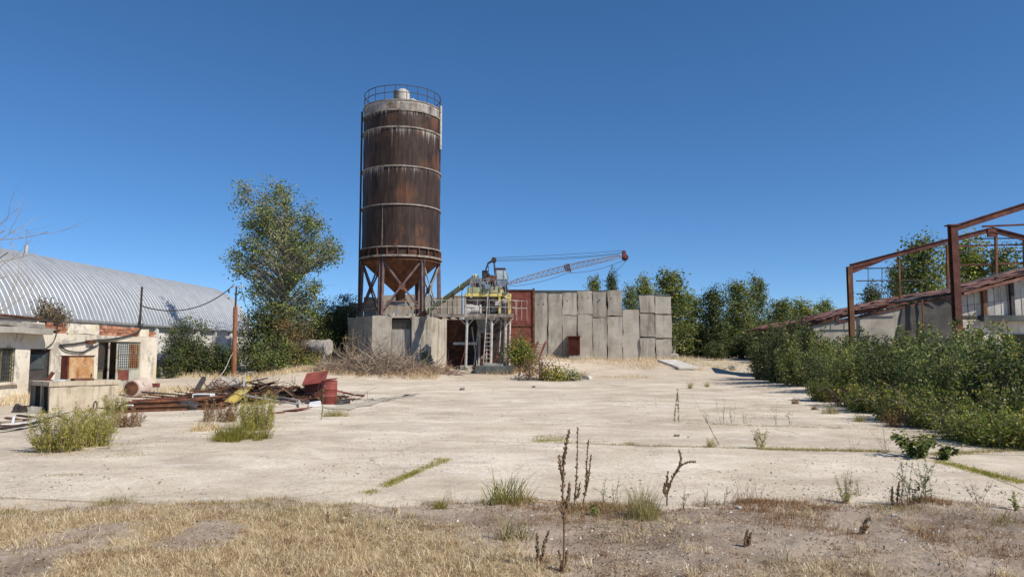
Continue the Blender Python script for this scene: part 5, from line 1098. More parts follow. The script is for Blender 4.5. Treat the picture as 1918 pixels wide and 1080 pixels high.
# torn felt hanging over the end wall
f0, f1 = Hh(1690, 585), Hh(1792, 560); nxs, nzs = 12, 8; fv, ff = [], []
for j in range(nzs + 1):
    for i in range(nxs + 1):
        t, s_ = i / nxs, j / nzs; x = f0.x + (f1.x - f0.x) * t - .9 * s_ * (1 - t) ; zt_ = a.z + (b.z - a.z) * ((x - a.x) / (b.x - a.x)) - .28; z = zt_ + (g0 + .8 - zt_) * s_
        fv.append((x, HY - .06 - .08 * math.sin(i * 1.9 + j * .7) * s_ - .05 * rt2.random(), z))
for j in range(nzs):
    for i in range(nxs): k = j * (nxs + 1) + i; ff.append((k, k + 1, k + nxs + 2, k + nxs + 1))
fm = MB(); fm.add(fv, ff); fm.build('dark_covering', mt['covering'], hall, smooth=True)  # plain dark sheet over part of the end wall
MB().bar(P(1727, 556, HY - .25), P(1730, 620, HY - .25), .07).build('wall_post', mt['frame_orange'], hall)
for k in range(6): q = Hh(1735 + 8 * k, 556 - 1.5 * k) + V(0, -.2 - .1 * rt2.random(), 0); MB().bar(q, q + V(rt2.uniform(.4, .9), rt2.uniform(-.3, .1), rt2.uniform(-.22, .1)), .05, .02).build('splintered_batten', mt['roof_tiles'], hall)

# ---- near annexe: sloping roof edge, upright sheets, dark lintel, pale wall
ann = thing('sheet_annexe', 'annexe of pale upright sheets under a sloping rusty roof edge beside the thick column', 'building', (Rn(1860, 640).x, RYn + .6, gz(20, 33)))
AY = RYn + .5
def An(u, v): return P(u, v, AY)
a, b = An(1797, 552), An(1960, 508); dq = (b - a).normalized(); up_ = Vector((-dq.z, 0, dq.x)); b = a + dq * 8.5
mb = MB(); mb.slab([a + V(0, -.5, 0) - dq * .1, b + V(0, -.5, 0), b + V(0, 5.5, 0), a + V(0, 5.5, 0) - dq * .1], up_, .09); mb.build('roof_deck', mt['covering'], ann)
mb = MB(); mb.bar(a + V(0, -.55, .03) - dq * .15, b + V(0, -.55, .03), .06, .13); mb.build('fascia', mt['roof_tiles'], ann)
for r in range(4):
    for k in range(14):
        if rt2.random() < .12: continue
        q = a + dq * (k * .58 + .2) + V(0, r * 1.0 + rt2.uniform(-.05, .05), 0) + up_ * (.10 + .012 * (k % 2) + rt2.uniform(0, .06))
        link('roof_sheet', rt2.choice(tile_me), None, ann, q - ORG[ann], (rt2.uniform(-.06, .06), -math.atan2(dq.z, dq.x) + rt2.uniform(-.07, .07), rt2.uniform(-.15, .15)))
zl = An(1860, 592).z; g1 = gz(20, AY) - .3
def roofz(x): return a.z + (b.z - a.z) * (x - a.x) / (b.x - a.x)
x = a.x + .05; k = 0
while x < b.x - .2:
    w = .30; z1_ = roofz(x) - .05
    for (q0, q1, dy) in ((zl + .02, zl + (z1_ - zl) * .5, 0), (zl + (z1_ - zl) * .5 + .015, z1_, .02)):
        MB().box((x + w / 2, AY + .02 + dy + rt2.uniform(-.01, .01), (q0 + q1) / 2), (w - .025, .03, q1 - q0)).build('wall_sheet', mt['pale_sheet'], ann)
    x += w; k += 1
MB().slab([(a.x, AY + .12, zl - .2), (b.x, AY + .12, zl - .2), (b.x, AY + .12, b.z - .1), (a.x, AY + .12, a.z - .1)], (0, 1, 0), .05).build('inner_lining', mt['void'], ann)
for (u, m_) in ((1893, 'void'), (1841, 'frame_orange')):
    q = An(u, 560); MB().box((q.x, AY - .08, (roofz(q.x) + zl) / 2), (.16, .14, roofz(q.x) - zl)).build('post', mt[m_] if m_ != 'void' else mt['dark_steel'], ann)
xl2 = An(1835, 600).x; MB().box(((xl2 + b.x) / 2, AY - .15, zl - .10), (b.x - xl2, .35, .26)).build('lintel', mt['concrete_dark'], ann)
MB().box(((a.x + xl2) / 2 + .1, AY + .05, zl - .06), (xl2 - a.x, .12, .14)).build('lintel', mt['dark_steel'], ann)
mb = MB(); mb.slab([(a.x, AY, g1), (b.x, AY, g1), (b.x, AY, zl - .24), (a.x, AY, zl - .14)], (0, 1, 0), .25); mb.build('lower_wall', mt['plaster'], ann)
MB().box((An(1905, 640).x, AY - .02, An(1905, 645).z), (1.1, .1, .9)).build('opening', mt['void'], ann)  # dark box on the wall, an opening's shade given as colour
# ================================================================== trees, shrubs
def leaf_quads(cen, nrm, size, rng, fold=0.25, aspect=.62):
    """one folded four sided leaf per centre: verts and faces arrays"""
    n = len(cen); a = rng.normal(size=(n, 3)); nrm = nrm / np.maximum(1e-6, np.linalg.norm(nrm, axis=1, keepdims=True))
    x = np.cross(nrm, a); x /= np.maximum(1e-6, np.linalg.norm(x, axis=1, keepdims=True)); y = np.cross(nrm, x)
    s = (size * rng.uniform(.6, 1.25, n))[:, None]
    v = np.stack([cen - x * s * .5, cen + y * s * aspect * .5 + nrm * s * fold * .3, cen + x * s * .55 - nrm * s * fold * .3, cen - y * s * aspect * .5 + nrm * s * fold * .3], 1).reshape(-1, 3)
    return v, np.arange(n * 4).reshape(n, 4)
mt['bark'] = mat('grey_brown_bark', [(0.3, (0.10, 0.08, 0.065)), (0.6, (0.20, 0.17, 0.14)), (0.78, (0.30, 0.27, 0.23))], 6, .95, .6, 20, stretch=(2, 2, .6))
mt['bark_pale'] = mat('pale_poplar_bark', [(0.3, (0.24, 0.21, 0.17)), (0.7, (0.42, 0.39, 0.33))], 6, .95, .5, 20, stretch=(2, 2, .6))
mt['twig'] = mat('dead_grey_twig', [(0.3, (0.20, 0.15, 0.11)), (0.6, (0.36, 0.29, 0.22)), (0.78, (0.50, 0.43, 0.35))], 5, .95, .2)
mt['twig_red'] = mat('dead_red_brown_twig', [(0.3, (0.16, 0.10, 0.075)), (0.7, (0.32, 0.22, 0.16))], 5, .95, .2)
G1 = [(0.0, (0.073, 0.105, 0.024)), (0.4, (0.135, 0.188, 0.042)), (0.75, (0.208, 0.254, 0.059)), (0.93, (0.317, 0.307, 0.079)), (1.0, (0.488, 0.351, 0.104))]
mt['leaf_poplar'] = leafmat('poplar_leaf', G1, .25, .5, spec=.3)
mt['leaf_olive'] = leafmat('olive_leaf', [(0.0, (0.073, 0.115, 0.032)), (0.45, (0.138, 0.193, 0.057)), (0.8, (0.210, 0.263, 0.086)), (1.0, (0.421, 0.349, 0.128))], .25, .5, spec=.3)
mt['leaf_dark'] = leafmat('dark_leaf', [(0.0, (0.036, 0.056, 0.017)), (0.5, (0.073, 0.103, 0.029)), (0.85, (0.109, 0.141, 0.041)), (1.0, (0.217, 0.167, 0.058))], .25, .5, spec=.3)
mt['leaf_light'] = leafmat('fresh_yellow_green_leaf', [(0.0, (0.110, 0.150, 0.030)), (0.5, (0.204, 0.256, 0.048)), (0.85, (0.312, 0.330, 0.068)), (1.0, (0.469, 0.360, 0.097))], .4, .45)
mt['leaf_autumn'] = leafmat('autumn_orange_leaf', [(0.0, (0.16, 0.075, 0.025)), (0.4, (0.26, 0.11, 0.035)), (0.7, (0.30, 0.18, 0.05)), (1.0, (0.14, 0.15, 0.04))], .35, .6)
mt['leaf_brown'] = leafmat('dry_brown_leaf', [(0.0, (0.12, 0.075, 0.035)), (0.5, (0.24, 0.16, 0.075)), (0.8, (0.17, 0.16, 0.06)), (1.0, (0.35, 0.26, 0.13))], .3, .7)
mt['grass_dry'] = leafmat('dry_straw_blade', [(0.0, (0.34, 0.25, 0.135)), (0.4, (0.57, 0.445, 0.26)), (0.75, (0.73, 0.60, 0.39)), (1.0, (0.82, 0.73, 0.54))], .25, .75, clump=0)
mt['grass_red'] = leafmat('red_brown_dead_blade', [(0.0, (0.138, 0.069, 0.037)), (0.5, (0.275, 0.144, 0.069)), (0.85, (0.413, 0.250, 0.112)), (1.0, (0.600, 0.450, 0.237))], .25, .8, clump=0)
mt['grass_green'] = leafmat('green_blade', [(0.0, (0.117, 0.142, 0.023)), (0.5, (0.254, 0.268, 0.041)), (0.8, (0.430, 0.394, 0.070)), (1.0, (0.782, 0.536, 0.164))], .4, .6, clump=0)
mt['grass_mix'] = leafmat('half_dry_blade', [(0.0, (0.156, 0.168, 0.055)), (0.35, (0.288, 0.264, 0.099)), (0.7, (0.504, 0.408, 0.176)), (1.0, (0.696, 0.564, 0.297))], .35, .7, clump=0)

def bez(a, b, c, n=6):
    return [a * (1 - t) ** 2 + b * (2 * t * (1 - t)) + c * t * t for t in [k / n for k in range(n + 1)]]
def tree_meshes(seed, H, ells, nclump, nleaf, leaf, trunk_r, crad, fork=.28, droop=.0, twigs=2, lean=(0, 0), nb=1.0):
    """ells: (x, y, z, rx, ry, rz, weight) volumes of the crown; returns wood builder, leaf mesh arrays, all with the root at 0"""
    rng = np.random.default_rng(seed); wood = MB()
    top = Vector((lean[0], lean[1], H * .93)); mid = Vector((lean[0] * .2 + rng.normal() * .15, lean[1] * .2, H * .45))
    tpath = bez(Vector((0, 0, -.3)), mid, top, 10); tr = [trunk_r * (1 - .92 * (k / 10) ** .8) + .015 for k in range(11)]
    wood.tube(tpath, tr, 8)
    wts = np.array([e[6] for e in ells], float); wts /= wts.sum(); cs = []
    for _ in range(nclump):
        e = ells[rng.choice(len(ells), p=wts)]
        d = rng.normal(size=3); d /= np.linalg.norm(d); r = rng.random() ** .42
        cs.append((e[0] + d[0] * e[3] * r, e[1] + d[1] * e[4] * r, max(.25, e[2] + d[2] * e[5] * r)))
    C, N = [], []
    for (x, y, z) in cs:
        c = Vector((x, y, z)); hz = max(H * .06, min(H * .88, z - (math.hypot(x, y) * .75 + .25) * rng.uniform(.5, 1.2)))
        k = hz / (H * .93) * 10; i = int(min(9, max(0, k))); a = tpath[i].lerp(tpath[i + 1], min(1, max(0, k - i)))
        m_ = a.lerp(c, .5) + Vector((rng.normal() * .2, rng.normal() * .2, .12 * (c - a).length))
        if rng.random() < nb:
            L = (c - a).length; wood.tube(bez(a, m_, c, 5), [max(.012, min(tr[i] * .45, .012 * L + .02)) * (1 - .8 * q / 5) + .006 for q in range(6)], 5, cap=False)
        cr0 = crad * rng.uniform(.6, 1.4)
        for _t in range(twigs):
            e_ = c + Vector(tuple(rng.normal(size=3))) * cr0 * .8
            wood.tube([c.lerp(m_, .15), c.lerp(e_, .5) + Vector((0, 0, .08)), e_], [.014, .01, .005], 4, cap=False)
        n = max(3, int(nleaf * rng.uniform(.4, 1.5))); p = rng.normal(size=(n, 3)) * cr0 * np.array([.62, .62, .5]); rr = np.linalg.norm(p, axis=1)
        p = p[rr < cr0 * 1.7]; p[:, 2] -= droop * rr[rr < cr0 * 1.7]
        C.append(p + np.array([x, y, z])); nn = p / cr0 * .5 + rng.normal(size=p.shape) * .55; nn[:, 2] += .45; N.append(nn)
    C = np.concatenate(C); N = np.concatenate(N); C[:, 2] = np.maximum(C[:, 2], .06)
    v, f = leaf_quads(C, N, leaf, rng)
    return wood, v, f
def make_tree(name, label, cat, loc, wood_leaf, bark, leafm, group=None, rz=0.0, s=1.0, crown='crown'):
    """first one of a kind: makes the meshes"""
    wood, v, f = wood_leaf; t = thing(name, label, cat, loc, group, rz); t.scale = (s, s, s)
    wm = wood.mesh('trunk', (0, 0, 0), True); link('trunk' if crown == 'crown' else 'stems', wm, bark, t)
    link(crown, np_mesh(crown, v, f, leafm), None, t); return t
def again(src, label, loc, rz, s, sz_=None, leafm=None):
    c = copy_tree(src); c.location = loc; c.rotation_euler = (0, 0, rz); c.scale = (s, s, s if sz_ is None else sz_); c['label'] = label
    ORG[c] = Vector(loc); return c

# ---- tall airy poplar beside the silo
TY = 50.0; tb_ = P(535, 700, TY); tb_.z = gz(tb_.x, TY); k_ = TY / F
def tl(u, v): q = P(u, v, TY); return q.x - tb_.x, q.z - tb_.z
def ell(u, v, ru, rv, w, ry=None): x, z = tl(u, v); return (x, 0, z, ru * k_, (ry or ru) * k_, rv * k_, w)
H = tl(535, 335)[1]
big = tree_meshes(11, H, [ell(520, 400, 52, 62, 5), ell(545, 470, 80, 55, 6), ell(470, 480, 40, 60, 3), ell(600, 470, 36, 36, 3), ell(452, 365, 18, 26, .8), ell(480, 420, 30, 40, 1.6), ell(585, 420, 26, 36, 1.6), ell(500, 540, 50, 36, 2.6), ell(560, 540, 40, 30, 1.6), ell(520, 600, 62, 46, 3.2), ell(560, 590, 50, 40, 2)], 385, 56, .17, .28, .52, twigs=3, lean=(-.3, 0))
make_tree('poplar_tree', 'tall airy poplar with sparse olive leaves standing west of the silo', 'tree', tb_, big, mt['bark_pale'], mt['leaf_olive'])
# ---- dense dark growth round its foot
def shrub_at(seed, u, v, Y, wpx, hpx, label, leafm, dens=1.0, leaf=.13, name='shrub', group=None, bark='bark'):
    q = P(u, v, Y); q.z = gz(q.x, Y); k = Y / F; rx, h = wpx * k / 2, hpx * k
    area = rx * h; nc = int(max(14, 26 * dens * area ** .75))
    m = tree_meshes(seed, h * .9, [(0, 0, h * .5, rx * .85, rx * .7, h * .45, 3), (0, 0, h * .28, rx, rx * .8, h * .27, 2)], nc, int(46 * dens), leaf, .05, .42 * max(.7, min(1.4, rx ** .5)), twigs=1, nb=.7)
    return make_tree(name, label, 'shrub', q, m, mt[bark], leafm, group, crown='foliage')
shrub_at(21, 498, 700, 49.0, 120, 150, 'dense dark green shrub around the poplar foot', mt['leaf_dark'], 1.5)
shrub_at(22, 545, 700, 48.4, 90, 125, 'brownish half dry shrub before the poplar trunk', mt['leaf_brown'], 1.1)
shrub_at(23, 515, 702, 47.6, 95, 80, 'low mid green shrub between pole and tank', mt['leaf_olive'], 1.4)
shrub_at(24, 585, 700, 53.5, 120, 150, 'dark leafy shrub behind the old tank', mt['leaf_dark'], 1.5)
shrub_at(25, 590, 690, 50.6, 60, 62, 'yellow green creeper growing over the old tank', mt['leaf_light'], .9)
shrub_at(26, 578, 702, 48.2, 42, 40, 'small yellow green shrub under the old tank', mt['leaf_light'], .9)
shrub_at(27, 640, 695, 56.0, 70, 155, 'tall dark shrub against the shaded wall west of the silo', mt['leaf_dark'], 1.3)
shrub_at(28, 352, 704, 48.0, 98, 116, 'conical dark green shrub beside the hangar wall', mt['leaf_dark'], 1.6)
shrub_at(29, 405, 704, 47.0, 85, 62, 'low dark green shrub between hangar and rusty pole', mt['leaf_dark'], 1.6)
shrub_at(30, 318, 702, 43.0, 50, 52, 'small dark green shrub in front of the parked car', mt['leaf_dark'], 1.1)
q = P(655, 610, 49.0); sh = shrub_at(31, 660, 700, 49.3, 30, 90, 'dry creeper with pale dead leaves on the plinth corner', mt['leaf_brown'], .5)
# shrub rooted on the workshop roof
rq_ = B(112, 603); rm = tree_meshes(41, 1.2, [(0, 0, .55, .62, .55, .42, 1)], 34, 42, .085, .03, .24, twigs=1)
make_tree('roof_shrub', 'brown green shrub rooted on the workshop parapet', 'shrub', (BX - .35, rq_.y, wz - .15), rm, mt['bark'], mt['leaf_brown'], crown='foliage')
# ---- shrubs round the mixing plant
shrub_at(51, 978, 690, 46.8, 54, 92, 'autumn orange shrub climbing beside the mixing plant', mt['leaf_autumn'], .7, .12)
shrub_at(52, 978, 690, 45.6, 60, 62, 'rounded yellow green shrub between platform and wall', mt['leaf_light'], 1.2, .13)
shrub_at(53, 1015, 712, 42.2, 70, 52, 'orange brown dry weeds at the yard edge before the steel stair', mt['leaf_autumn'], .7, .10, 'weed_clump')
shrub_at(54, 1042, 713, 41.6, 60, 36, 'bright green weed clump at the yard edge below the cabinet', mt['grass_green'], .9, .12, 'weed_clump')
shrub_at(55, 990, 712, 42.0, 44, 44, 'rust coloured weeds beside the damp concrete block', mt['leaf_autumn'], .7, .10, 'weed_clump')
shrub_at(56, 795, 690, 47.6, 34, 34, 'small yellow green bush before the plinth pillar', mt['leaf_light'], .8, .12)
shrub_at(57, 1072, 713, 41.8, 44, 24, 'low olive weeds before the earth bank', mt['leaf_olive'], .7, .10, 'weed_clump')
# ---- line of trees beyond the wall and along the track
def poplar(seed, H, w, n=150, nl=52, leaf=.26): return tree_meshes(seed, H, [(0, 0, H * .55, w * .8, w * .8, H * .36, 4), (0, 0, H * .80, w * .5, w * .5, H * .19, 2), (0, 0, H * .28, w, w, H * .24, 3)], n, nl, leaf, .18, .75, twigs=1, nb=.6)
kinds = []
far = [ # u, top v, Y, width px, kind, label
 (1112, 512, 70, 44, 0, 'slim green tree top just above the middle of the panel wall'), (1148, 503, 72, 40, 1, 'pointed tree top above the wall beneath the boom tip'), (1180, 530, 74, 40, 2, 'low tree showing in the notch of the panel wall'),
 (1207, 515, 70, 46, 3, 'yellowish poplar behind the wall end panels'), (1262, 500, 66, 84, 0, 'broad tall poplar beside the free end of the wall'), (1298, 545, 70, 60, 2, 'grey green tree filling the gap right beyond the tall poplar'),
 (1338, 534, 68, 58, 1, 'slender dark poplar standing alone by the track'), (1385, 520, 70, 70, 0, 'dense poplar left of the thicket top at the track end'), (1420, 512, 74, 56, 2, 'tallest grey green poplar behind the thicket'),
 (1462, 556, 92, 70, 0, 'far olive tree beyond the thicket, west one'), (1500, 560, 98, 80, 3, 'far yellow green tree beyond the low hall roof'), (1545, 558, 100, 60, 2, 'far tree with bare twigs beside the orange post'),
 (1640, 528, 72, 56, 1, 'small conical tree seen through the far portal frame'), (1735, 435, 62, 110, 0, 'tall dark green tree behind the thick rusty column'), (1825, 440, 68, 110, 3, 'yellow green tree behind the wall rails of the ruined shed'), (1895, 455, 66, 90, 2, 'pale tree at the ridge end of the shed frame'), (1300, 600, 88, 90, 0, 'low dark tree deep behind the slender poplar'), (1440, 600, 82, 90, 1, 'low dark tree behind the thicket corner'), (1375, 590, 90, 90, 2, 'low tree far behind the track end'), (1690, 480, 68, 60, 2, 'dark slender tree between the two portal columns')]
src = {}
mats_k = {0: 'leaf_poplar', 1: 'leaf_dark', 2: 'leaf_olive', 3: 'leaf_light'}
rt3 = random.Random(8)
for (u, vt, Y, wpx, k, lab) in far:
    if 1250 < u < 1450: Y *= 1.22
    Hh_ = P(u, vt, Y).z - gz(P(u, vt, Y).x, Y); wv = wpx * Y / F / 2 * rt3.uniform(.85, 1.12); base = P(u, 660, Y); base.z = gz(base.x, Y)
    if k not in src:
        src[k] = make_tree('poplar_tree', lab, 'tree', base, poplar(60 + k, 10.0, 2.2 if k != 1 else 1.7), mt['bark_pale'], mt[mats_k[k]], 'trees beyond the yard')
        o = src[k]; o.rotation_euler = (0, 0, rt3.uniform(0, 6)); o.scale = (wv / 2.0, wv / 2.0, Hh_ / 9.9)
    else:
        o = again(src[k], lab, base, rt3.uniform(0, 6), 1); o.scale = (wv / (2.0 if k != 1 else 1.6), wv / (2.0 if k != 1 else 1.6), Hh_ / 9.9); o['group'] = 'trees beyond the yard'
# undergrowth hiding the foot of that tree line
uk = None
ug = [(1275, 628, 64, 70), (1312, 630, 66, 70), (1350, 628, 66, 80), (1392, 630, 62, 80), (1425, 620, 60, 70), (1470, 600, 74, 110), (1530, 600, 80, 110), (1590, 600, 78, 100), (1660, 600, 72, 110), (1340, 640, 58, 40), (1425, 644, 54, 46)]
ulab = ['under the tall poplar by the wall end', 'left of the slender poplar by the track', 'at the foot of the slender poplar', 'before the dense poplar at the track end', 'touching the thicket corner', 'behind the thicket, hiding far trunks', 'beyond the low hall roof end', 'behind the orange post', 'behind the sloping roof of the low hall', 'small one standing out at the track edge', 'low one at the end of the track']
for i, (u, vt, Y, wpx) in enumerate(ug):
    if u < 1450: Y *= 1.3
    b_ = P(u, 662, Y); b_.z = gz(b_.x, Y); h_ = P(u, vt, Y).z - b_.z; w_2 = wpx * Y / F / 2
    lab = 'dark green bush ' + ulab[i]
    if uk is None:
        uk = make_tree('bush', lab, 'bush', b_, tree_meshes(71, 3.0, [(0, 0, 1.4, 2.0, 2.0, 1.4, 1)], 90, 60, .22, .05, .6, twigs=1, nb=.4), mt['bark'], mt['leaf_dark'], 'bushes under the far trees', crown='foliage'); o = uk
    else: o = again(uk, lab, b_, rt3.uniform(0, 6), 1)
    o.scale = (w_2 / 1.9, w_2 / 1.9, h_ / 2.9)

# ---- thicket of poplar suckers along the east edge of the yard
def sucker(seed, h, r, ns, leaf, npl=34):
    """many upright stems from one root, leaves all along each"""
    rng = np.random.default_rng(seed); wood = MB(); C, N = [], []
    for i in range(ns):
        a = rng.uniform(0, 2 * math.pi); r0 = r * .75 * math.sqrt(rng.random()); hh = h * rng.uniform(.4, 1.12) * (1 - .45 * (r0 / r) ** 2)
        b = Vector((r0 * math.cos(a), r0 * math.sin(a), -.05)); t = b + Vector((rng.normal() * .22 + math.cos(a) * .25, rng.normal() * .22 + math.sin(a) * .25, hh)); m_ = b.lerp(t, .5) + Vector((rng.normal() * .12, rng.normal() * .12, 0))
        path = bez(b, m_, t, 6); wood.tube(path, [.010 * (1 - .75 * k / 6) + .002 for k in range(7)], 4, cap=False)
        n = int(npl * hh / 2.2 * rng.uniform(.7, 1.3)); tt = rng.uniform(.06, 1.0, n)
        base = np.array([b * (1 - s) ** 2 + m_ * (2 * s * (1 - s)) + t * s * s for s in tt]); off = rng.normal(size=(n, 3)); off[:, 2] *= .5; off /= np.linalg.norm(off, axis=1, keepdims=True)
        rad = (.05 + .24 * rng.random(n)) * (1.15 - .6 * tt); C.append(base + off * rad[:, None]); nn = off * .6 + rng.normal(size=(n, 3)) * .4; nn[:, 2] += .35; N.append(nn)
    C = np.concatenate(C); C[:, 2] = np.maximum(C[:, 2], .03); v, f = leaf_quads(C, np.concatenate(N), leaf, rng, .3, .72); return wood, v, f
skind = [('leaf_poplar', sucker(81, 2.5, 1.25, 80, .095, 135)), ('leaf_olive', sucker(82, 2.3, 1.2, 76, .09, 135)), ('leaf_dark', sucker(83, 2.6, 1.3, 80, .10, 135)), ('leaf_light', sucker(84, 1.3, 1.1, 110, .09, 110))]
ssrc = {}
hedge = [ # u, v of the foot, top v, kind, width px, label
 (1450, 716, 634, 2, 70, 'dark poplar sucker at the far tip of the thicket'), (1482, 722, 617, 2, 84, 'dark sucker clump next to the thicket tip'), (1492, 712, 620, 0, 84, 'green sucker clump rising behind the thicket tip'), (1520, 728, 618, 0, 96, 'leafy sucker clump under the low end of the hall roof'), (1535, 716, 622, 1, 96, 'olive sucker clump behind, below the roof end'),
 (1570, 738, 630, 1, 104, 'olive sucker clump before the orange post'), (1600, 722, 626, 0, 104, 'green sucker clump hiding the foot of the orange post'), (1628, 752, 640, 0, 110, 'green sucker clump where the thicket bulges into the yard'), (1655, 730, 630, 2, 112, 'dark sucker clump below the grey end wall'),
 (1690, 765, 644, 2, 122, 'dark sucker clump below the torn felt'), (1720, 738, 622, 0, 124, 'tall green sucker clump before the torn felt'), (1762, 776, 632, 1, 130, 'olive sucker clump in front of the thick column'), (1790, 742, 606, 0, 130, 'tall green sucker clump hiding the thick column foot'), (1832, 790, 640, 0, 140, 'green sucker clump before the sheet annexe'), (1850, 752, 606, 1, 130, 'tall olive sucker clump against the pale sheets'), (1905, 800, 655, 2, 150, 'dark sucker clump at the picture edge below the lintel'), (1925, 770, 622, 0, 150, 'tall sucker clump at the picture edge by the pale wall'),
 (1560, 752, 700, 3, 74, 'small yellow green sprout at the thicket edge'), (1640, 772, 705, 3, 90, 'yellow green sprouts before the thicket bulge'), (1700, 790, 712, 3, 96, 'yellow green sprouts at the middle of the thicket edge'), (1760, 802, 722, 3, 100, 'light green sprouts along the yard side of the thicket'), (1830, 826, 745, 3, 116, 'low light green bush spreading onto the slabs'), (1898, 836, 738, 3, 150, 'broad light green bush at the near end of the thicket'), (1925, 815, 700, 3, 140, 'light green bush behind the broad near one')]
for i, (u, v, vt, k, wpx, lab) in enumerate(hedge):
    b_ = G(u, v); b_.z = 0 if b_.x < 9 else gz(b_.x, b_.y) + .02; Y = b_.y; h_ = P(u, vt, Y).z - b_.z; w_2 = wpx * Y / F / 2
    if k not in ssrc: ssrc[k] = make_tree('poplar_thicket', lab, 'bush', b_, skind[k][1], mt['bark'], mt[skind[k][0]], 'sucker clumps of the thicket', crown='foliage'); o = ssrc[k]
    else: o = again(ssrc[k], lab, b_, rt3.uniform(0, 6), 1)
    o.name = 'poplar_thicket' if k != 3 else 'sprout_bush'
    s_ = w_2 / (1.2 if k != 3 else 1.05); o.scale = (s_ * 1.15, s_ * 1.15, h_ / (2.3 if k != 3 else 1.2) * (rt3.uniform(.86, 1.16) if k != 3 else rt3.uniform(.65, 1.2)))
for i, (u, v, wpx, hpx, m_, l) in enumerate(((1575, 762, 60, 44, 'leaf_autumn', 'orange dry weeds at the thicket edge below the orange post'), (1662, 786, 60, 60, 'leaf_autumn', 'rust orange weeds standing before the thicket middle'), (1715, 800, 50, 50, 'leaf_brown', 'brown dry weeds between the light green sprouts'), (1620, 770, 50, 56, 'leaf_light', 'yellow weeds tall in front of the dark suckers'), (1785, 812, 60, 46, 'leaf_brown', 'withered weeds at the edge of the light green sprouts'))):
    shrub_at(90 + i, u, v, G(u, v).y, wpx, hpx, l, mt[m_], .9, .05, 'weed_clump')
# ---- leafless tree reaching in from the west
def bare_tree(seed, H, r0, levels=5):
    rng = random.Random(seed); mb = MB()
    def grow(p, d, L, r, lv):
        pts = [p]; q = p.copy(); dd = d.copy()
        for k in range(4): dd = (dd + Vector((rng.gauss(0, .14), rng.gauss(0, .14), .05))).normalized(); q = q + dd * (L / 4); pts.append(q.copy())
        mb.tube(pts, [r * (1 - .45 * k / 4) for k in range(5)], 6 if lv < 3 else 4, cap=lv == 0)
        if lv >= levels: return
        for k in range(rng.choice((2, 3, 3))):
            t = rng.uniform(.45, 1.0); i = min(3, int(t * 4)); s0 = pts[i].lerp(pts[i + 1], t * 4 - i)
            nd = (dd + Vector((rng.gauss(0, .6), rng.gauss(0, .6), rng.gauss(.1, .3)))).normalized(); grow(s0, nd, L * rng.uniform(.55, .8), r * .55 * (1.1 - .3 * t), lv + 1)
    grow(Vector((0, 0, -.3)), Vector((.10, 0, 1)), H * .42, r0, 0); return mb
bq = P(-50, 740, 20.0); bt_ = thing('bare_tree', 'leafless grey tree with fine twigs above the workshop roof', 'tree', (bq.x, 20.0, 0))
link('trunk', bare_tree(5, 8.2, .10).mesh('trunk', (0, 0, 0), True), mt['twig'], bt_)
# ================================================================== scrap heap and bits on the yard
rs = random.Random(17)
mt['pipe_rust'] = mat('scrap_rust', [(0.3, (0.06, 0.032, 0.022)), (0.55, (0.15, 0.07, 0.04)), (0.78, (0.26, 0.13, 0.07))], 4, .9, .3, vary=.35)
mt['scrap_dark'] = mat('scrap_dark', [(0.3, (0.025, 0.022, 0.022)), (0.7, (0.08, 0.07, 0.065))], 4, .75, .2, vary=.4)
mt['scrap_pale'] = mat('scrap_pale_metal', [(0.3, (0.34, 0.33, 0.32)), (0.7, (0.58, 0.57, 0.55))], 4, .6, .2, vary=.25, layers=[(RUST_M, 4, .56, .68)])
mt['wood_old'] = mat('weathered_board', [(0.3, (0.26, 0.20, 0.14)), (0.7, (0.46, 0.38, 0.28))], 3, .9, .3, stretch=(1, 8, 8), vary=.25)
mt['bright_yellow'] = mat('yellow_sheet_paint', [(0.3, (0.42, 0.31, 0.06)), (0.7, (0.56, 0.43, 0.12))], 2, .6, .1, layers=[(RUST_M, 4, .52, .66)])
mt['white_enamel'] = mat('white_enamel', [(0.3, (0.66, 0.66, 0.66)), (0.7, (0.80, 0.80, 0.79))], 3, .35, .05, layers=[((0.35, 0.26, 0.18), 3, .62, .72)])
def gpt(u, v, z): q = G(u, v); q.z = z; return q
SG = 'scrap in the heap'
HC = G(470, 752)                                   # middle of the heap
def hz(x, y):                                      # how high the heap stands there
    return .42 * math.exp(-(((x - HC.x + .1) / 1.5) ** 2 + ((y - HC.y - .6) / 1.2) ** 2)) + .16 * math.exp(-(((x - HC.x) / 2.8) ** 2 + ((y - HC.y - .3) / 1.5) ** 2))
def heap_bar(a, b, r, m, kind):
    mb = MB()
    if kind == 0: mb.tube([a, a.lerp(b, .5) + V(0, 0, rs.uniform(-.03, .03)), b], r, 8)
    elif kind == 1:
        up = Vector((rs.uniform(-.4, .4), rs.uniform(-.4, .4), 1)).normalized(); mb.bar(a, b, r * 2.4, .012, up); d = (b - a).normalized(); sd = d.cross(up).normalized(); mb.bar(a + sd * r * 1.2 + V(0, 0, r), b + sd * r * 1.2 + V(0, 0, r), .012, r * 2, up)
    else: mb.bar(a, b, r * 2, r * 1.2)
    return mb
names = {0: ('steel_pipe', 'rusty pipe thrown on the scrap heap', 'pipe'), 1: ('angle_iron', 'rusty angle iron thrown on the scrap heap', 'angle iron'), 2: ('flat_bar', 'rusty flat bar thrown on the scrap heap', 'bar')}
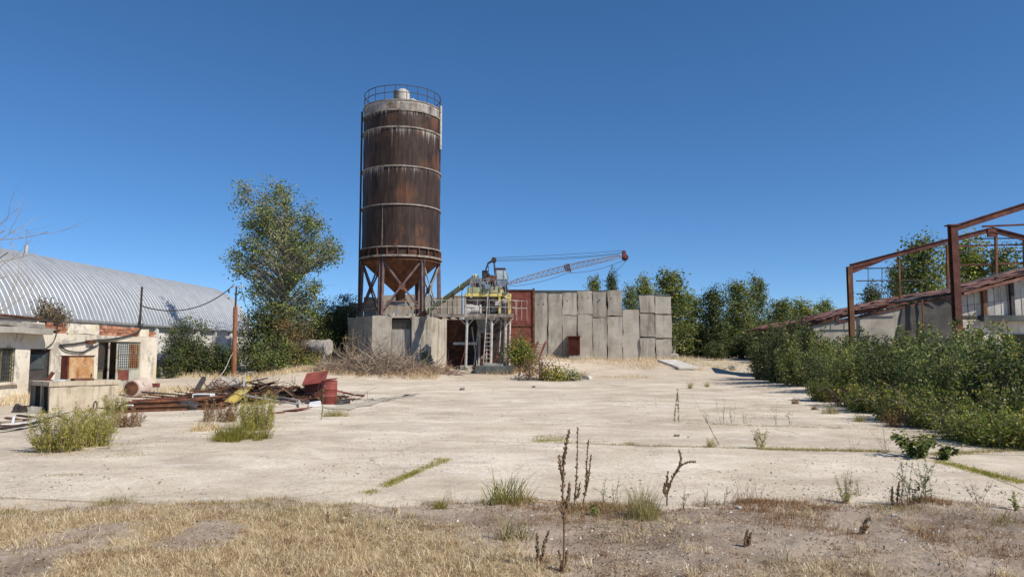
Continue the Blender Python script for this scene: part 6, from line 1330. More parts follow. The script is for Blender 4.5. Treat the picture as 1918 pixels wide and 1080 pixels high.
for k in range(110):
    L = rs.uniform(.7, 2.3); an = rs.gauss(.0, .5) + (.0 if rs.random() < .75 else 1.3)
    c = Vector((HC.x + rs.gauss(.15, 1.25), HC.y + rs.gauss(.5, .75), 0)); d = Vector((math.cos(an), math.sin(an), rs.gauss(0, .10))); z = .05 + hz(c.x, c.y) * rs.uniform(.2, 1.05)
    a, b = c - d * L / 2 + V(0, 0, z), c + d * L / 2 + V(0, 0, z); a.z = max(.03, a.z); b.z = max(.03, b.z); kind = rs.choice((0, 0, 1, 2, 2))
    o = heap_bar(a, b, rs.uniform(.009, .032), None, kind).build(names[kind][0], mt[rs.choice(('pipe_rust', 'pipe_rust', 'pipe_rust', 'scrap_dark', 'scrap_dark', 'rust'))], None, smooth=kind == 0)
    tag(o, names[kind][1], names[kind][2], SG)
for k in range(14):
    c = Vector((HC.x + rs.gauss(.1, 1.1), HC.y + rs.gauss(.4, .6), 0)); z = .03 + hz(c.x, c.y) * rs.uniform(.5, 1.0); s_ = rs.uniform(.35, .8)
    o = rough('scrap_sheet', (s_, s_ * rs.uniform(.35, .8), .012), mt[rs.choice(('pipe_rust', 'scrap_dark', 'scrap_dark', 'wood_old'))], (c.x, c.y, z), 0, None, rot=(rs.gauss(0, .3), rs.gauss(0, .3), rs.uniform(0, 3)), step=.13, amp=.045, freq=3, seed=k)
    tag(o, 'crumpled metal sheet lying in the scrap heap', 'scrap sheet', SG)
for k in range(5):      # pale bars on the right slope of the heap
    c = gpt(500 + 12 * k, 742 + 3 * k, .0); an = -.18 + rs.gauss(0, .12); d = Vector((math.cos(an), math.sin(an), rs.uniform(-.12, -.02))); L = rs.uniform(1.2, 2.0); z = .2 - .02 * k
    tag(heap_bar(c - d * L / 2 + V(0, 0, z), c + d * L / 2 + V(0, 0, z), .018, None, 2).build('aluminium_strip', mt['scrap_pale'], None), 'pale metal strip sloping off the scrap heap toward the red drum', 'strip', SG)
def lab(o, l, c): return tag(o, l, c)
def beam(u0, v0, u1, v1, z, w, m, l, name='steel_beam'): mb = MB(); ibeam(mb, gpt(u0, v0, z), gpt(u1, v1, z), w, w); return lab(mb.build(name, mt[m], None), l, 'beam')
beam(226, 765, 436, 757, .10, .13, 'rust', 'long rusty steel beam lying in front of the heap, uppermost'); beam(232, 773, 424, 766, .08, .14, 'pipe_rust', 'long rusty steel beam lying nearest the yard beside the weeds'); beam(248, 758, 398, 750, .09, .12, 'rust_red', 'long reddish steel beam lying behind the two others')
lab(MB().tube([gpt(240, 770, .24), gpt(330, 764, .22), gpt(420, 758, .26)], .04, 8).build('steel_pipe', mt['rust'], None, smooth=True), 'orange rusty pipe lying across the long beams', 'pipe')
# white enamel casing
q = gpt(381, 757, .12); wh = thing('enamel_casing', 'white enamel stove casing upside down at the heap front', 'casing', q)
c0_ = MB(); c0_.box(q + V(0, 0, .2), (.58, .35, .03)); c0_.box(q + V(-.27, 0, .09), (.04, .35, .2)); c0_.box(q + V(.27, 0, .09), (.04, .35, .2)); c0_.box(q + V(0, .16, .1), (.5, .03, .2)); c0_.build('shell', mt['white_enamel'], wh, bevel=.015)
MB().box(q + V(-.05, -.16, .13), (.4, .02, .06)).build('trim', mt['scrap_dark'], wh)
lab(rough('rubber_sack', (.5, .36, .2), mt['scrap_dark'], gpt(352, 768, .02), .2, step=.1, amp=.08, freq=3.5, seed=6, chip=.1), 'dark grey crumpled sack lying before the long beams', 'sack')
# bent yellow sheet
ya, yb2, yc, yd = gpt(420, 762, .16), gpt(438, 762, .10), gpt(464, 752, .48), gpt(446, 752, .40)
mb = MB(); mb.slab([ya, yb2, yc, yd], (0, -1, .4), .02); mb.slab([yb2, yb2 + V(.12, .1, .08), yc + V(.12, .1, .02), yc], (0, -1, .4), .02); lab(mb.build('yellow_sheet', mt['bright_yellow'], None), 'bent bright yellow metal sheet on the front of the heap', 'sheet')
mb = MB(); mb.slab([gpt(452, 748, .55), gpt(474, 748, .50), gpt(466, 746, .78), gpt(452, 746, .74)], (0, -1, .3), .02); lab(mb.build('yellow_scrap', mt['bright_yellow'], None), 'small yellow metal scrap at the top of the heap', 'sheet')
# silver window frame
fr = thing('metal_window_frame', 'silver metal frame lying on the heap with one upright end', 'frame', gpt(460, 752, .2))
p0, p1, p2, p3 = gpt(456, 758, .30), gpt(562, 764, .10), gpt(560, 757, .12), gpt(456, 750, .34)
for a, b in ((p0, p1), (p1, p2), (p2, p3), (p3, p0), (p0, p0 + V(-.02, .05, .62)), (p3, p3 + V(.05, .05, .4)), (p0.lerp(p1, .4), p3.lerp(p2, .4))): MB().bar(a, b, .045).build('frame_bar', mt['scrap_pale'], fr)
lab(MB().bar(gpt(366, 745, .22), gpt(381, 738, .62), .14, .14).build('burnt_post', mt['scrap_dark'], None), 'short charred post leaning out of the heap', 'post')
coil = MB()
for k in range(7):
    cx_ = gpt(404 + rs.uniform(-18, 22), 742 + rs.uniform(-3, 3), .3 + rs.uniform(0, .14)); R_ = rs.uniform(.16, .34); tl_ = (rs.uniform(-.7, .7), rs.uniform(-.7, .7)); coil.tube([cx_ + Vector((R_ * math.cos(t), R_ * math.sin(t) * .8, R_ * (tl_[0] * math.cos(t) + tl_[1] * math.sin(t)))) for t in [2 * math.pi * j / 14 for j in range(15)]], .014, 5)
lab(coil.build('cable_coil', mt['pipe_rust'], None, smooth=True), 'tangled coil of rusty wire on the back of the heap', 'wire coil')
lab(rough('boulder', (.85, .7, .52), mt['cement_crust'], gpt(432, 726, -.05), .2, step=.12, amp=.12, freq=2, seed=9, chip=.12), 'pale grey boulder behind the scrap heap at the pole', 'boulder')
lab(rough('ash_heap', (1.5, 1.0, .32), mt['concrete'], gpt(420, 732, -.04), .1, step=.15, amp=.2, freq=1.8, seed=19, chip=.2), 'grey heap of rubble between boulder and scrap', 'rubble')
for i, (u0, v0, u1, v1, l) in enumerate(((485, 734, 580, 731, 'long dark pipe lying behind the heap, farther one'), (478, 739, 575, 740, 'long dark pipe lying behind the heap, nearer one'), (500, 744, 590, 746, 'dark timber lying between heap and red chest'))): lab(MB().tube([gpt(u0, v0, .06), gpt((u0 + u1) / 2, (v0 + v1) / 2 - 1, .09), gpt(u1, v1, .06)], .05, 8).build('dark_pipe', mt['scrap_dark'], None, smooth=True), l, 'pipe')
# red drum and red chest
q = G(616, 757); dr_ = thing('red_drum', 'rust red steel drum standing open beside the scrap heap', 'drum', q)
mt['drum_red'] = mat('faded_red_drum', [(0.3, (0.16, 0.035, 0.028)), (0.6, (0.26, 0.065, 0.05)), (0.8, (0.33, 0.14, 0.11))], 2.2, .7, .15, layers=[(RUST_D, 3, .55, .7), ((0.45, 0.38, 0.33), 4, .62, .70)])
r_ = 14.5 / F * q.y; h_ = 43 / F * q.y
db = MB(); db.lathe(q, [(r_ * .97, 0), (r_, .02), (r_, h_ * .33), (r_ * 1.05, h_ * .35), (r_, h_ * .37), (r_, h_ * .64), (r_ * 1.05, h_ * .66), (r_, h_ * .68), (r_, h_), (r_ * 1.05, h_ + .01), (r_ * .95, h_ + .015), (r_ * .93, h_ - .05), (r_ * .93, .05), (0.01, .05)], 28); db.build('shell', mt['drum_red'], dr_, smooth=True)
MB().slab([q + V(-r_ * 1.1, -.05, h_ * 1.0), q + V(r_ * .9, -.1, h_ * 1.06), q + V(r_ * .8, r_, h_ * 1.1), q + V(-r_ * 1.1, r_, h_ * 1.04)], (0, 0, 1), .02).build('loose_lid', mt['drum_red'], dr_)
q2 = G(592, 752) + V(-.05, .35, 0); ch = thing('red_chest', 'dark red steel chest with raised tilted lid behind the drum', 'chest', q2)
w_, hh_ = 44 / F * q2.y, 36 / F * q2.y
cb_ = MB(); cb_.box(q2 + V(0, 0, hh_ / 2), (w_ * .9, .6, hh_), rz=-.12); cb_.build('body', mt['rust_red'], ch, bevel=.01)
MB().slab([q2 + V(-w_ * .52, -.42, hh_ - .12), q2 + V(w_ * .45, -.46, hh_ - .02), q2 + V(w_ * .42, .1, hh_ + .34), q2 + V(-w_ * .5, .1, hh_ + .26)], (0, -.7, .7), .025).build('lid', mt['drum_red'], ch)
lab(MB().tube([gpt(628, 742, .22), gpt(645, 741, .12), gpt(662, 742, .06), gpt(682, 743, .05)], .035, 8).build('red_pipe', mt['drum_red'], None, smooth=True), 'bent red pipe lying behind the red drum', 'pipe')
for i, (u, v, s_, l) in enumerate(((636, 758, .2, 'black tarry lump next to the red drum'), (648, 757, .26, 'larger black tarry lump right beyond the drum'))): lab(rough('tar_lump', (s_, s_ * .8, s_ * .55), mt['scrap_dark'], gpt(u, v, 0), .4 * i, step=.06, amp=.05, freq=6, seed=i, chip=.06), l, 'lump')
lab(MB().slab([gpt(530, 772, .02), gpt(560, 768, .02), gpt(585, 766, .05), gpt(556, 772, .05)], (0, -.2, 1), .03).build('red_sheet', mt['rust_red'], None), 'flat red brown sheet at the heap foot near the drum', 'sheet')
lab(MB().slab([gpt(578, 764, .03), gpt(603, 762, .03), gpt(600, 758, .12), gpt(580, 760, .10)], (0, -.3, 1), .02).build('white_sheet', mt['white_enamel'], None), 'flat white sheet on the ground against the red drum', 'sheet')
lab(MB().bar(gpt(510, 776, .03), gpt(531, 774, .03), .08, .05).build('short_bar', mt['rust'], None), 'short rusty bar lying apart in front of the heap', 'bar')
# tipped pale drum and small rusty bench by the workshop
ta_, tb2 = P(246, 728, 26.5), P(268, 714, 27.3); ta_.z = .33; tb2.z = .36
pd = thing('tipped_drum', 'pale pinkish drum lying on its side before the double door', 'drum', (ta_.x, ta_.y, 0))
d_ = (tb2 - ta_).normalized(); mt['pink_drum'] = mat('faded_pink_drum', [(0.3, (0.42, 0.32, 0.27)), (0.7, (0.60, 0.50, 0.43))], 2.5, .75, .2, layers=[(RUST_M, 3, .57, .68)])
db = MB(); db.tube([ta_, ta_ + d_ * .03, ta_ + d_ * .85, ta_ + d_ * .88], [.30, .33, .33, .28], 20); db.build('shell', mt['pink_drum'], pd, smooth=True)
MB().cyl(ta_ - d_ * .012, ta_ + d_ * .004, .25, n=20).build('rusty_end', mt['rust'], pd, smooth=True)
q = P(283, 735, 27.5); q.z = 0; bn_ = thing('small_bench', 'small rusty topped stand beside the tipped drum', 'stand', q)
zt_ = P(283, 721, 27.5).z; MB().box(q + V(0, 0, zt_), (.52, .3, .14), rz=.2).build('top', mt['rust_red'], bn_, bevel=.01)
for sx in (-1, 1):
    for sy in (-1, 1): MB().bar(q + V(sx * .2, sy * .1, 0), q + V(sx * .2, sy * .1, zt_ - .07), .04).build('leg', mt['white_paint'], bn_)
# long bent strips on the ground by the trough
strips = [(((0, 794), (50, 788), (110, 776)), 'wood_old', 'long pale strip nearest the trough corner'), (((0, 801), (45, 797), (85, 786), (128, 774)), 'scrap_pale', 'long bent pale strip running up to the trough'), (((0, 812), (40, 806), (80, 797)), 'scrap_dark', 'dark plank under the pale strips by the picture edge'), (((12, 785), (60, 790), (90, 783)), 'pipe_rust', 'rusty strip crossing the pale strips'), (((108, 778), (128, 788)), 'wood_old', 'short yellowish board leaning off the trough front'), (((0, 806), (30, 806), (46, 803)), 'pipe_rust', 'short rusty plank lying at the picture edge'), (((34, 780), (62, 784)), 'scrap_dark', 'short dark bar before the trough opening')]
for i, (pp, m_, l) in enumerate(strips):
    pts = [gpt(u, v, .04 + .03 * (i % 3)) for u, v in pp]
    mb = MB(); pts = cr_(pts, 5) if len(pts) > 2 else pts
    for a, b in zip(pts, pts[1:]): mb.bar(a, b + (b - a) * .03, .09, .035)
    lab(mb.build('scrap_strip', mt[m_], None), l, 'strip')
lab(MB().tube(cr_([gpt(174, 777, .0), gpt(175, 773, .22), gpt(178, 772, .30), gpt(181, 773, .22), gpt(181, 776, .18), gpt(196, 774, .14), gpt(206, 773, .16)]), .018, 6).build('bent_rod', mt['scrap_dark'], None, smooth=True), 'bent dark rod standing before the trough front', 'rod')
lab(MB().tube([gpt(22, 800, .02), gpt(25, 794, .16)], .03, 8).build('white_stub', mt['white_enamel'], None, smooth=True), 'short white stub among the strips by the picture edge', 'stub')
tyre = MB(); tc_ = gpt(166, 796, .09); 
tyre.tube([tc_ + Vector((.09 * math.cos(t), .05 * math.cos(t), .07 * math.sin(t))) for t in [2 * math.pi * j / 16 for j in range(17)]], .016, 6)
lab(tyre.build('wire_hoop', mt['scrap_dark'], None, smooth=True), 'dark wire hoop lying in the weeds before the trough', 'hoop')
# rubble at the track edge and along the bank
rub = [(1300, 690, .5, 'white broken concrete lumps piece nearest the fallen slab'), (1313, 692, .6, 'largest white rubble lump at the track edge'), (1306, 695, .35, 'small white rubble lump at the track edge'), (1290, 696, .3, 'flat pale rubble lump on the lime dust'), (1262, 672, .7, 'pale boulder leaning behind the fallen slab'), (1335, 676, .7, 'long pale stone lying in the dry grass by the track'), (1372, 676, .8, 'broken pale block beside the thicket tip'), (1362, 680, .5, 'small pinkish block beside the track'), (1100, 712, .55, 'black and white rubble lump at the yard edge'), (1088, 713, .3, 'little pale stone beside the weeds at the yard edge'), (446, 692, .7, 'pale rubble block behind the rusty pole'), (462, 694, .8, 'large pale rubble block under the poplar shrubs'), (455, 700, .6, 'pinkish rubble block in the grass by the pole'), (612, 692, .7, 'grey stone at the foot of the tank legs'), (556, 694, .5, 'grey stump like stone under the tank')]
for i, (u, v, s_, l) in enumerate(rub):
    Y = min(60, G(u, max(v, 697)).y); q = P(u, v, Y); q.z = gz(q.x, Y) - .06
    lab(rough('rubble_block', (s_, s_ * .7, s_ * .5), mt['cement_crust' if i % 3 else 'concrete'], q, i * .7, step=.14, amp=.1, freq=2.6, seed=40 + i, chip=.1), l, 'rubble')
# stones on the yard
for i, (u, v, s_, l) in enumerate(((1268, 818, .10, 'dark small stone lying alone on the slabs'), (1000, 726, .16, 'small brown stone on the pale yard below the mixing plant'), (866, 731, .2, 'small dark stone below the brushwood'), (1718, 846, .14, 'pale stone at the edge of the low bush'), (1383, 963, .06, 'pale cube shaped stone in the dead grass'), (1434, 999, .035, 'tiny white pebble on the bare soil'), (1676, 977, .05, 'white pebble below the dead weeds'), (1290, 820, .06, 'grey pebble beside the dark stone'))):
    q = G(u, v); q.z = -.01 if q.y > 8.4 else szf(q.x, q.y) - .01
    lab(rough('stone', (s_, s_ * .8, s_ * .6), mt['concrete' if i % 2 else 'cement_crust'] if i not in (0, 1, 2) else mt['grime'], q, i, step=s_ / 3, amp=s_ * .2, freq=3 / s_, seed=i, chip=s_ * .2), l, 'stone')

# ---- brushwood heap before the plinth
def brush(seed, n, cx, cy, rx, ry, h, r=.012, L=(.5, 1.7)):
    rng = random.Random(seed); mb = MB()
    for k in range(n):
        t = rng.uniform(0, 2 * math.pi); rr = math.sqrt(rng.random()); x, y = cx + rx * rr * math.cos(t), cy + ry * rr * math.sin(t)
        z0 = gz(x, y) + h * (1 - rr ** 2) * rng.uniform(.05, 1.0); a = rng.uniform(0, 2 * math.pi); el = rng.gauss(.15, .35); l = rng.uniform(*L)
        d = Vector((math.cos(a) * math.cos(el), math.sin(a) * math.cos(el) * .7, math.sin(el))); p = Vector((x, y, z0)); pts = [p]
        for j in range(3): d = (d + Vector((rng.gauss(0, .25), rng.gauss(0, .25), rng.gauss(-.05, .2)))).normalized(); pts.append(pts[-1] + d * l / 3)
        for q in pts: q.z = max(q.z, gz(q.x, q.y) + .01)
        rr0 = r * rng.uniform(.5, 1.8); mb.tube(pts, [rr0, rr0 * .85, rr0 * .6, rr0 * .3], 3, cap=False)
    return mb
pc = P(715, 712, 46.0)
o = brush(1, 1500, P(700, 700, 46).x, 45.6, 3.2, 1.9, .95, .018).build('brushwood', mt['twig'], None); tag(o, 'heap of dry grey branches piled before the silo plinth', 'brushwood', None, 'stuff')
o = brush(2, 700, P(690, 700, 46).x, 45.2, 2.9, 1.6, .6, .014).build('brushwood', mt['twig_red'], None); tag(o, 'reddish dead twigs low in the brushwood heap', 'brushwood', None, 'stuff')
o = brush(3, 170, P(810, 705, 44.5).x, 44.2, 1.8, 1.0, .4, .014).build('brushwood', mt['twig_red'], None); tag(o, 'low reddish dead twigs between brushwood heap and platform', 'brushwood', None, 'stuff')
# thin tangled wire and splinters all through the scrap heap
mbw = MB(); rw = random.Random(77)
for k in range(420):
    x, y = HC.x + rw.gauss(0, 1.5), HC.y + rw.gauss(.4, .75); z = .02 + hz(x, y) * rw.uniform(.1, 1.15); a = rw.uniform(0, 6.28); d = Vector((math.cos(a), math.sin(a) * .6, rw.gauss(0, .25))); pts = [Vector((x, y, z))]; L_ = rw.uniform(.25, 1.1)
    for j in range(4): d = (d + Vector((rw.gauss(0, .35), rw.gauss(0, .35), rw.gauss(0, .3)))).normalized(); q_ = pts[-1] + d * L_ / 4; q_.z = max(.02, q_.z); pts.append(q_)
    mbw.tube(pts, rw.uniform(.004, .011), 3, cap=False)
tag(mbw.build('wire_tangle', mt['pipe_rust'], None), 'tangle of rusty wire and splinters through the scrap heap', 'wire', None, 'stuff')
for i, (u, v, Y, Hh2, l) in enumerate(((703, 700, 45.6, 3.6, 'dead grey bush fanning up before the plinth corner'), (745, 705, 45.0, 3.2, 'dead forked branch before the grille of the plinth'), (640, 700, 46.6, 3.0, 'dead bush beside the tank end'), (725, 708, 44.6, 2.0, 'small dead bush at the front of the brushwood'))):
    q = P(u, v, Y); q.z = gz(q.x, Y); t_ = thing('dead_bush', l, 'dead bush', q)
    mbb = MB(); rgb = random.Random(50 + i)
    def grow2(p, d, L, r, lv):
        pts = [p]; q_ = p.copy(); dd = d.copy()
        for k in range(3): dd = (dd + Vector((rgb.gauss(0, .16), rgb.gauss(0, .16), .02))).normalized(); q_ = q_ + dd * (L / 3); pts.append(q_.copy())
        mbb.tube(pts, [r, r * .85, r * .7, r * .5], 5, cap=False)
        if lv >= 4: return
        for k in range(rgb.choice((2, 3, 3))):
            s0 = pts[rgb.choice((1, 2, 3))]; nd = (dd + Vector((rgb.gauss(0, .55), rgb.gauss(0, .4), rgb.gauss(.1, .3)))).normalized(); grow2(s0, nd, L * rgb.uniform(.55, .8), r * .6, lv + 1)
    for k in range(3): grow2(Vector((rgb.gauss(0, .1), rgb.gauss(0, .1), -.1)), Vector((rgb.gauss(0, .45), rgb.gauss(0, .3), 1)).normalized(), Hh2 * .36, .035, 1)
    link('branches', mbb.mesh('branches', (0, 0, 0), True), mt['twig'], t_)
# ================================================================== grass and weeds
def blades(base, length, width, rng, lean=.5, curl=.6, flat=0.0):
    """tapering bent blades: base (n,3), length and width arrays; returns verts, tris"""
    n = len(base); a = rng.uniform(0, 2 * np.pi, n); ln = np.abs(rng.normal(lean, lean * .5, n)); hx, hy = np.cos(a), np.sin(a)
    L = length; d1 = np.stack([hx * np.sin(ln), hy * np.sin(ln), np.cos(ln)], 1); l2 = np.minimum(ln + np.abs(rng.normal(curl, curl * .5, n)), 2.0 if flat else 1.75); d2 = np.stack([hx * np.sin(l2), hy * np.sin(l2), np.cos(l2)], 1)
    m = base + d1 * (L * .55)[:, None]; t = m + d2 * (L * .45)[:, None]
    t[:, 2] = np.maximum(t[:, 2], base[:, 2] + .004)
    b = rng.uniform(0, 2 * np.pi, n); s = np.stack([np.cos(b), np.sin(b), np.zeros(n)], 1) * (width * .5)[:, None]
    v = np.stack([base - s, base + s, m - s * .8, m + s * .8, t], 1).reshape(-1, 3); k = np.arange(n)[:, None] * 5
    f = np.concatenate([k + [0, 1, 3], k + [0, 3, 2], k + [2, 3, 4]], 1).reshape(-1, 3)
    return v, f
def stuff(name, parts, m, label, cat):
    v, f, o = [], [], 0
    for (a, b) in parts: v.append(a); f.append(b + o); o += len(a)
    ob = link(name, np_mesh(name, np.concatenate(v), np.concatenate(f), m)); return tag(ob, label, cat, None, 'stuff')
R = np.random.default_rng(33)
def scatter_soil(n, x0, x1, y0, y1, fn):
    x, y = R.uniform(x0, x1, n * 6), R.uniform(y0, y1, n * 6); keep = R.random(n * 6) < fn(x, y); x, y = x[keep][:n], y[keep][:n]
    return np.stack([x, y, soil_z(x, y) - .004], 1)
# --- straw turf at the very front, thick on the west side
def d_straw(x, y):
    u = CX + x / y * F; w = sstep(1000, 500, u) * .95 + .25 * np.exp(-((u - 1500) / 160) ** 2) * sstep(6.2, 5.4, y) + .5 * np.exp(-((u - 900) / 160) ** 2) * sstep(6.8, 5.6, y)
    return np.clip(w * (.12 + .88 * sstep(7.7, 6.5, y + .7 * fbm(x, y, .9, 3, 8.0))) * sstep(8.6, 8.1, y) * (.06 + 1.1 * sstep(-.2, .15, fbm(x, y, 1.1, 4))) , 0, 1)
sv_ = np.empty(len(soil.data.vertices) * 3, dtype=np.float32); soil.data.vertices.foreach_get('co', sv_); sv_ = sv_.reshape(-1, 3).astype(float)
ta2 = soil.data.attributes.new('thatch', 'FLOAT', 'POINT'); ta2.data.foreach_set('value', np.clip(d_straw(sv_[:, 0], sv_[:, 1]) * 1.1 - .05, 0, .85).astype(np.float32))
def clumped(c, k, spread):                            # k blades round each centre
    n_ = len(c); kk = R.integers(k // 3, k * 2, n_); q_ = np.repeat(c, kk, 0); q_[:, :2] += R.normal(0, 1, (len(q_), 2)) * spread * np.repeat(R.uniform(.4, 1.6, n_), kk)[:, None]; q_[:, 2] = soil_z(q_[:, 0], q_[:, 1]) - .004; s_ = np.repeat(R.uniform(.5, 1.6, n_), kk); return q_, s_
p, sz1 = clumped(scatter_soil(3600, -6.5, 5, 4.5, 8.7, d_straw), 46, .05); n = len(p)
p2 = scatter_soil(30000, -6.5, 5, 4.5, 8.6, d_straw)
stuff('dry_grass', [blades(p, R.uniform(.02, .07, n) * sz1, R.uniform(.0022, .0055, n), R, 1.15, .9), blades(p2, R.uniform(.03, .15, len(p2)), R.uniform(.002, .0045, len(p2)), R, 1.5, .25, 1)], mt['grass_dry'], 'matted dry straw turf along the near edge', 'grass')
p, sz1 = clumped(scatter_soil(420, -6.5, 5.5, 4.5, 8.3, lambda x, y: np.clip(d_straw(x, y) + .12, 0, 1)), 60, .05); n = len(p)
stuff('straw_clumps', [blades(p, R.uniform(.04, .13, n) * sz1, R.uniform(.002, .005, n), R, .8, 1.0)], mt['grass_dry'], 'taller half dry clumps scattered in the straw turf', 'grass')
p, sz1 = clumped(scatter_soil(900, -6.5, 2, 4.5, 8.3, d_straw), 40, .05); n = len(p)
stuff('brown_straw', [blades(p, R.uniform(.02, .09, n) * sz1, R.uniform(.002, .005, n), R, 1.1, .9)], mt['grass_red'], 'brown dead clumps scattered in the straw turf', 'grass')
def d_red(x, y):
    u = CX + x / y * F; return np.clip((.15 + .85 * sstep(500, 1150, u)) * (.10 + .9 * sstep(-.05, .4, fbm(x, y, 1.6, 4, 3.0))) * (.45 + .75 * np.exp(-((y - 7.9) / .5) ** 2)) * sstep(8.55, 8.2, y), 0, 1)
p, sz1 = clumped(scatter_soil(4200, -5, 6.8, 4.5, 8.6, d_red), 18, .045); n = len(p)
p2 = scatter_soil(38000, -5, 6.8, 4.5, 8.6, d_red)
stuff('dead_grass', [blades(p, R.uniform(.02, .075, n) * sz1, R.uniform(.002, .0045, n), R, .9, .8), blades(p2, R.uniform(.02, .11, len(p2)), R.uniform(.0018, .004, len(p2)), R, 1.45, .3, 1)], mt['grass_red'], 'reddish brown dead ground cover on the bare soil', 'grass')
def d_green(x, y): return np.clip(.9 * sstep(.15, .5, fbm(x, y, 1.1, 4, 9.0)) * np.exp(-((y - 7.6) / .8) ** 2), 0, 1)
p = scatter_soil(14000, -6, 6.5, 5.5, 8.6, d_green); n = len(p)
stuff('sparse_green_grass', [blades(p, R.uniform(.03, .10, n), R.uniform(.0025, .005, n), R, .6, .6)], mt['grass_mix'], 'sparse green grass along the yard edge', 'grass')
p = scatter_soil(9000, -6, 6.8, 4.5, 8.5, lambda x, y: np.clip(.15 + .8 * sstep(.0, .4, fbm(x, y, 1.2, 3, 6.0)), 0, 1)); p[:, 2] += .008; nn_ = R.normal(0, .35, p.shape); nn_[:, 2] += 1
stuff('leaf_litter', [leaf_quads(p, nn_, .022, R, .5, .5)], mt['leaf_brown'], 'dead leaf litter on the soil strip', 'litter')
# --- little stones on the soil and the slabs
def stones(n, xf, yf, zf, s0, s1):
    x, y = xf, yf; z = zf; s = s0 * (s1 / s0) ** (R.random(n) ** 2.2)
    o = np.array([[1, 0, 0], [0, 1, 0], [-1, 0, 0], [0, -1, 0], [0, 0, .8], [0, 0, -.5]], float); v = (o[None] * s[:, None, None] * R.uniform(.6, 1.2, (n, 6, 1))); a = R.uniform(0, 6.28, n); ca, sa = np.cos(a)[:, None], np.sin(a)[:, None]
    vx = v[:, :, 0] * ca - v[:, :, 1] * sa; vy = v[:, :, 0] * sa + v[:, :, 1] * ca; v = np.stack([vx + x[:, None], vy + y[:, None], v[:, :, 2] + z[:, None]], 2).reshape(-1, 3)
    f = np.array([[0, 1, 4], [1, 2, 4], [2, 3, 4], [3, 0, 4], [1, 0, 5], [2, 1, 5], [3, 2, 5], [0, 3, 5]]); return v, (np.arange(n)[:, None, None] * 6 + f[None]).reshape(-1, 3)
mt['pebble'] = leafmat('mixed_grit', [(0.0, (0.22, 0.19, 0.155)), (0.4, (0.38, 0.33, 0.27)), (0.8, (0.52, 0.47, 0.40)), (1.0, (0.62, 0.58, 0.52))], 0.0, .9, 0, clump=0)
x, y = R.uniform(-5, 6.8, 12000), R.uniform(4.6, 8.5, 12000); kp = R.random(12000) < np.clip(.12 + sstep(500, 1300, CX + x / y * F), 0, 1); x, y = x[kp], y[kp]
stuff('gravel', [stones(len(x), x, y, soil_z(x, y), .003, .022)], mt['pebble'], 'small stones strewn over the bare soil', 'gravel')
x, y = R.uniform(-12, 11, 26000), 8.3 + 24 * R.random(26000) ** 1.5; kp = fbm(x, y, .5, 3, 2.0) > .0; x, y = x[kp], y[kp]
xs_, ys_ = R.normal(HC.x, 1.8, 1500), R.normal(HC.y + .1, .8, 1500); stuff('heap_debris', [stones(1500, xs_, ys_, xs_ * 0 + .02, .006, .06)], mt['leaf_brown'], 'crumbled rusty debris strewn round the scrap heap', 'debris')
stuff('grit', [stones(len(x), x, y, x * 0 + .018, .004, .024)], mt['pebble'], 'loose grit lying on the concrete slabs', 'gravel')
# --- grass growing in the joints of the slabs
jp = []
def joint(u0, v0, u1, v1, n, w, h0, h1, k0=None):
    a, b = G(u0, v0), G(u1, v1); t = R.random(n); den = fbm(t * 9, t * 0 + u0 * .01, 1.0, 3) > (-.25 if k0 is None else k0); t = t[den]; n2 = len(t); L = (b - a).length
    x = a.x + (b.x - a.x) * t + R.normal(0, w, n2); y = a.y + (b.y - a.y) * t + R.normal(0, w, n2); base = np.stack([x, y, x * 0], 1); return blades(base, R.uniform(h0, h1, n2), R.uniform(.004, .008, n2), R, .6, .7)
stuff('joint_grass', [joint(688, 926, 800, 876, 2600, .045, .02, .07), joint(800, 876, 838, 862, 500, .07, .03, .08, -9), joint(1000, 828, 1058, 826, 700, .10, .03, .08, -9), joint(1758, 866, 1918, 906, 3200, .07, .02, .08, -.6), joint(1420, 843, 1660, 848, 300, .05, .03, .08)], mt['grass_green'], 'green grass growing in the open slab joints', 'grass')
stuff('joint_straw', [joint(1040, 830, 1420, 842, 1600, .04, .02, .07), joint(1420, 843, 1660, 848, 2800, .06, .03, .11, -.6), joint(1745, 853, 1918, 844, 1900, .07, .03, .10, -.6), joint(1285, 794, 1640, 805, 1900, .05, .02, .08), joint(1250, 764, 1500, 770, 700, .05, .03, .08), joint(690, 926, 820, 866, 700, .06, .02, .07)], mt['grass_mix'], 'half dry grass in the slab joints toward the thicket', 'grass')
# --- flat green mats on the yard
def patch(u, v, wu, wv, n, h0, h1, m=None):
    a, b, c, d = G(u - wu, v), G(u + wu, v), G(u, v - wv), G(u, v + wv); cx_, cy_ = (a.x + b.x) / 2, (c.y + d.y) / 2; r = np.sqrt(R.random(n)); t = R.uniform(0, 6.28, n)
    x = cx_ + (b.x - a.x) / 2 * r * np.cos(t); y = cy_ + abs(c.y - d.y) / 2 * r * np.sin(t); kp = fbm(x, y, 2.5, 3) > -.2; x, y = x[kp], y[kp]; n2 = len(x); z = np.where(y < 8.4, soil_z(x, y), 0.0)
    return blades(np.stack([x, y, z], 1), R.uniform(h0, h1, n2), R.uniform(.004, .008, n2), R, .9, .7)
stuff('ground_mat', [patch(225, 853, 56, 6, 1500, .02, .06), patch(118, 891, 34, 4, 600, .02, .05), patch(232, 832, 26, 4, 400, .02, .06), patch(822, 864, 18, 5, 500, .03, .08), patch(1030, 824, 34, 7, 1200, .03, .10), patch(930, 829, 12, 3, 150, .03, .06), patch(1080, 829, 40, 2, 400, .02, .06), patch(362, 966, 20, 5, 300, .02, .05), patch(30, 965, 30, 6, 400, .02, .06)], mt['grass_mix'], 'flat mats of green weeds on the dusty yard', 'grass')
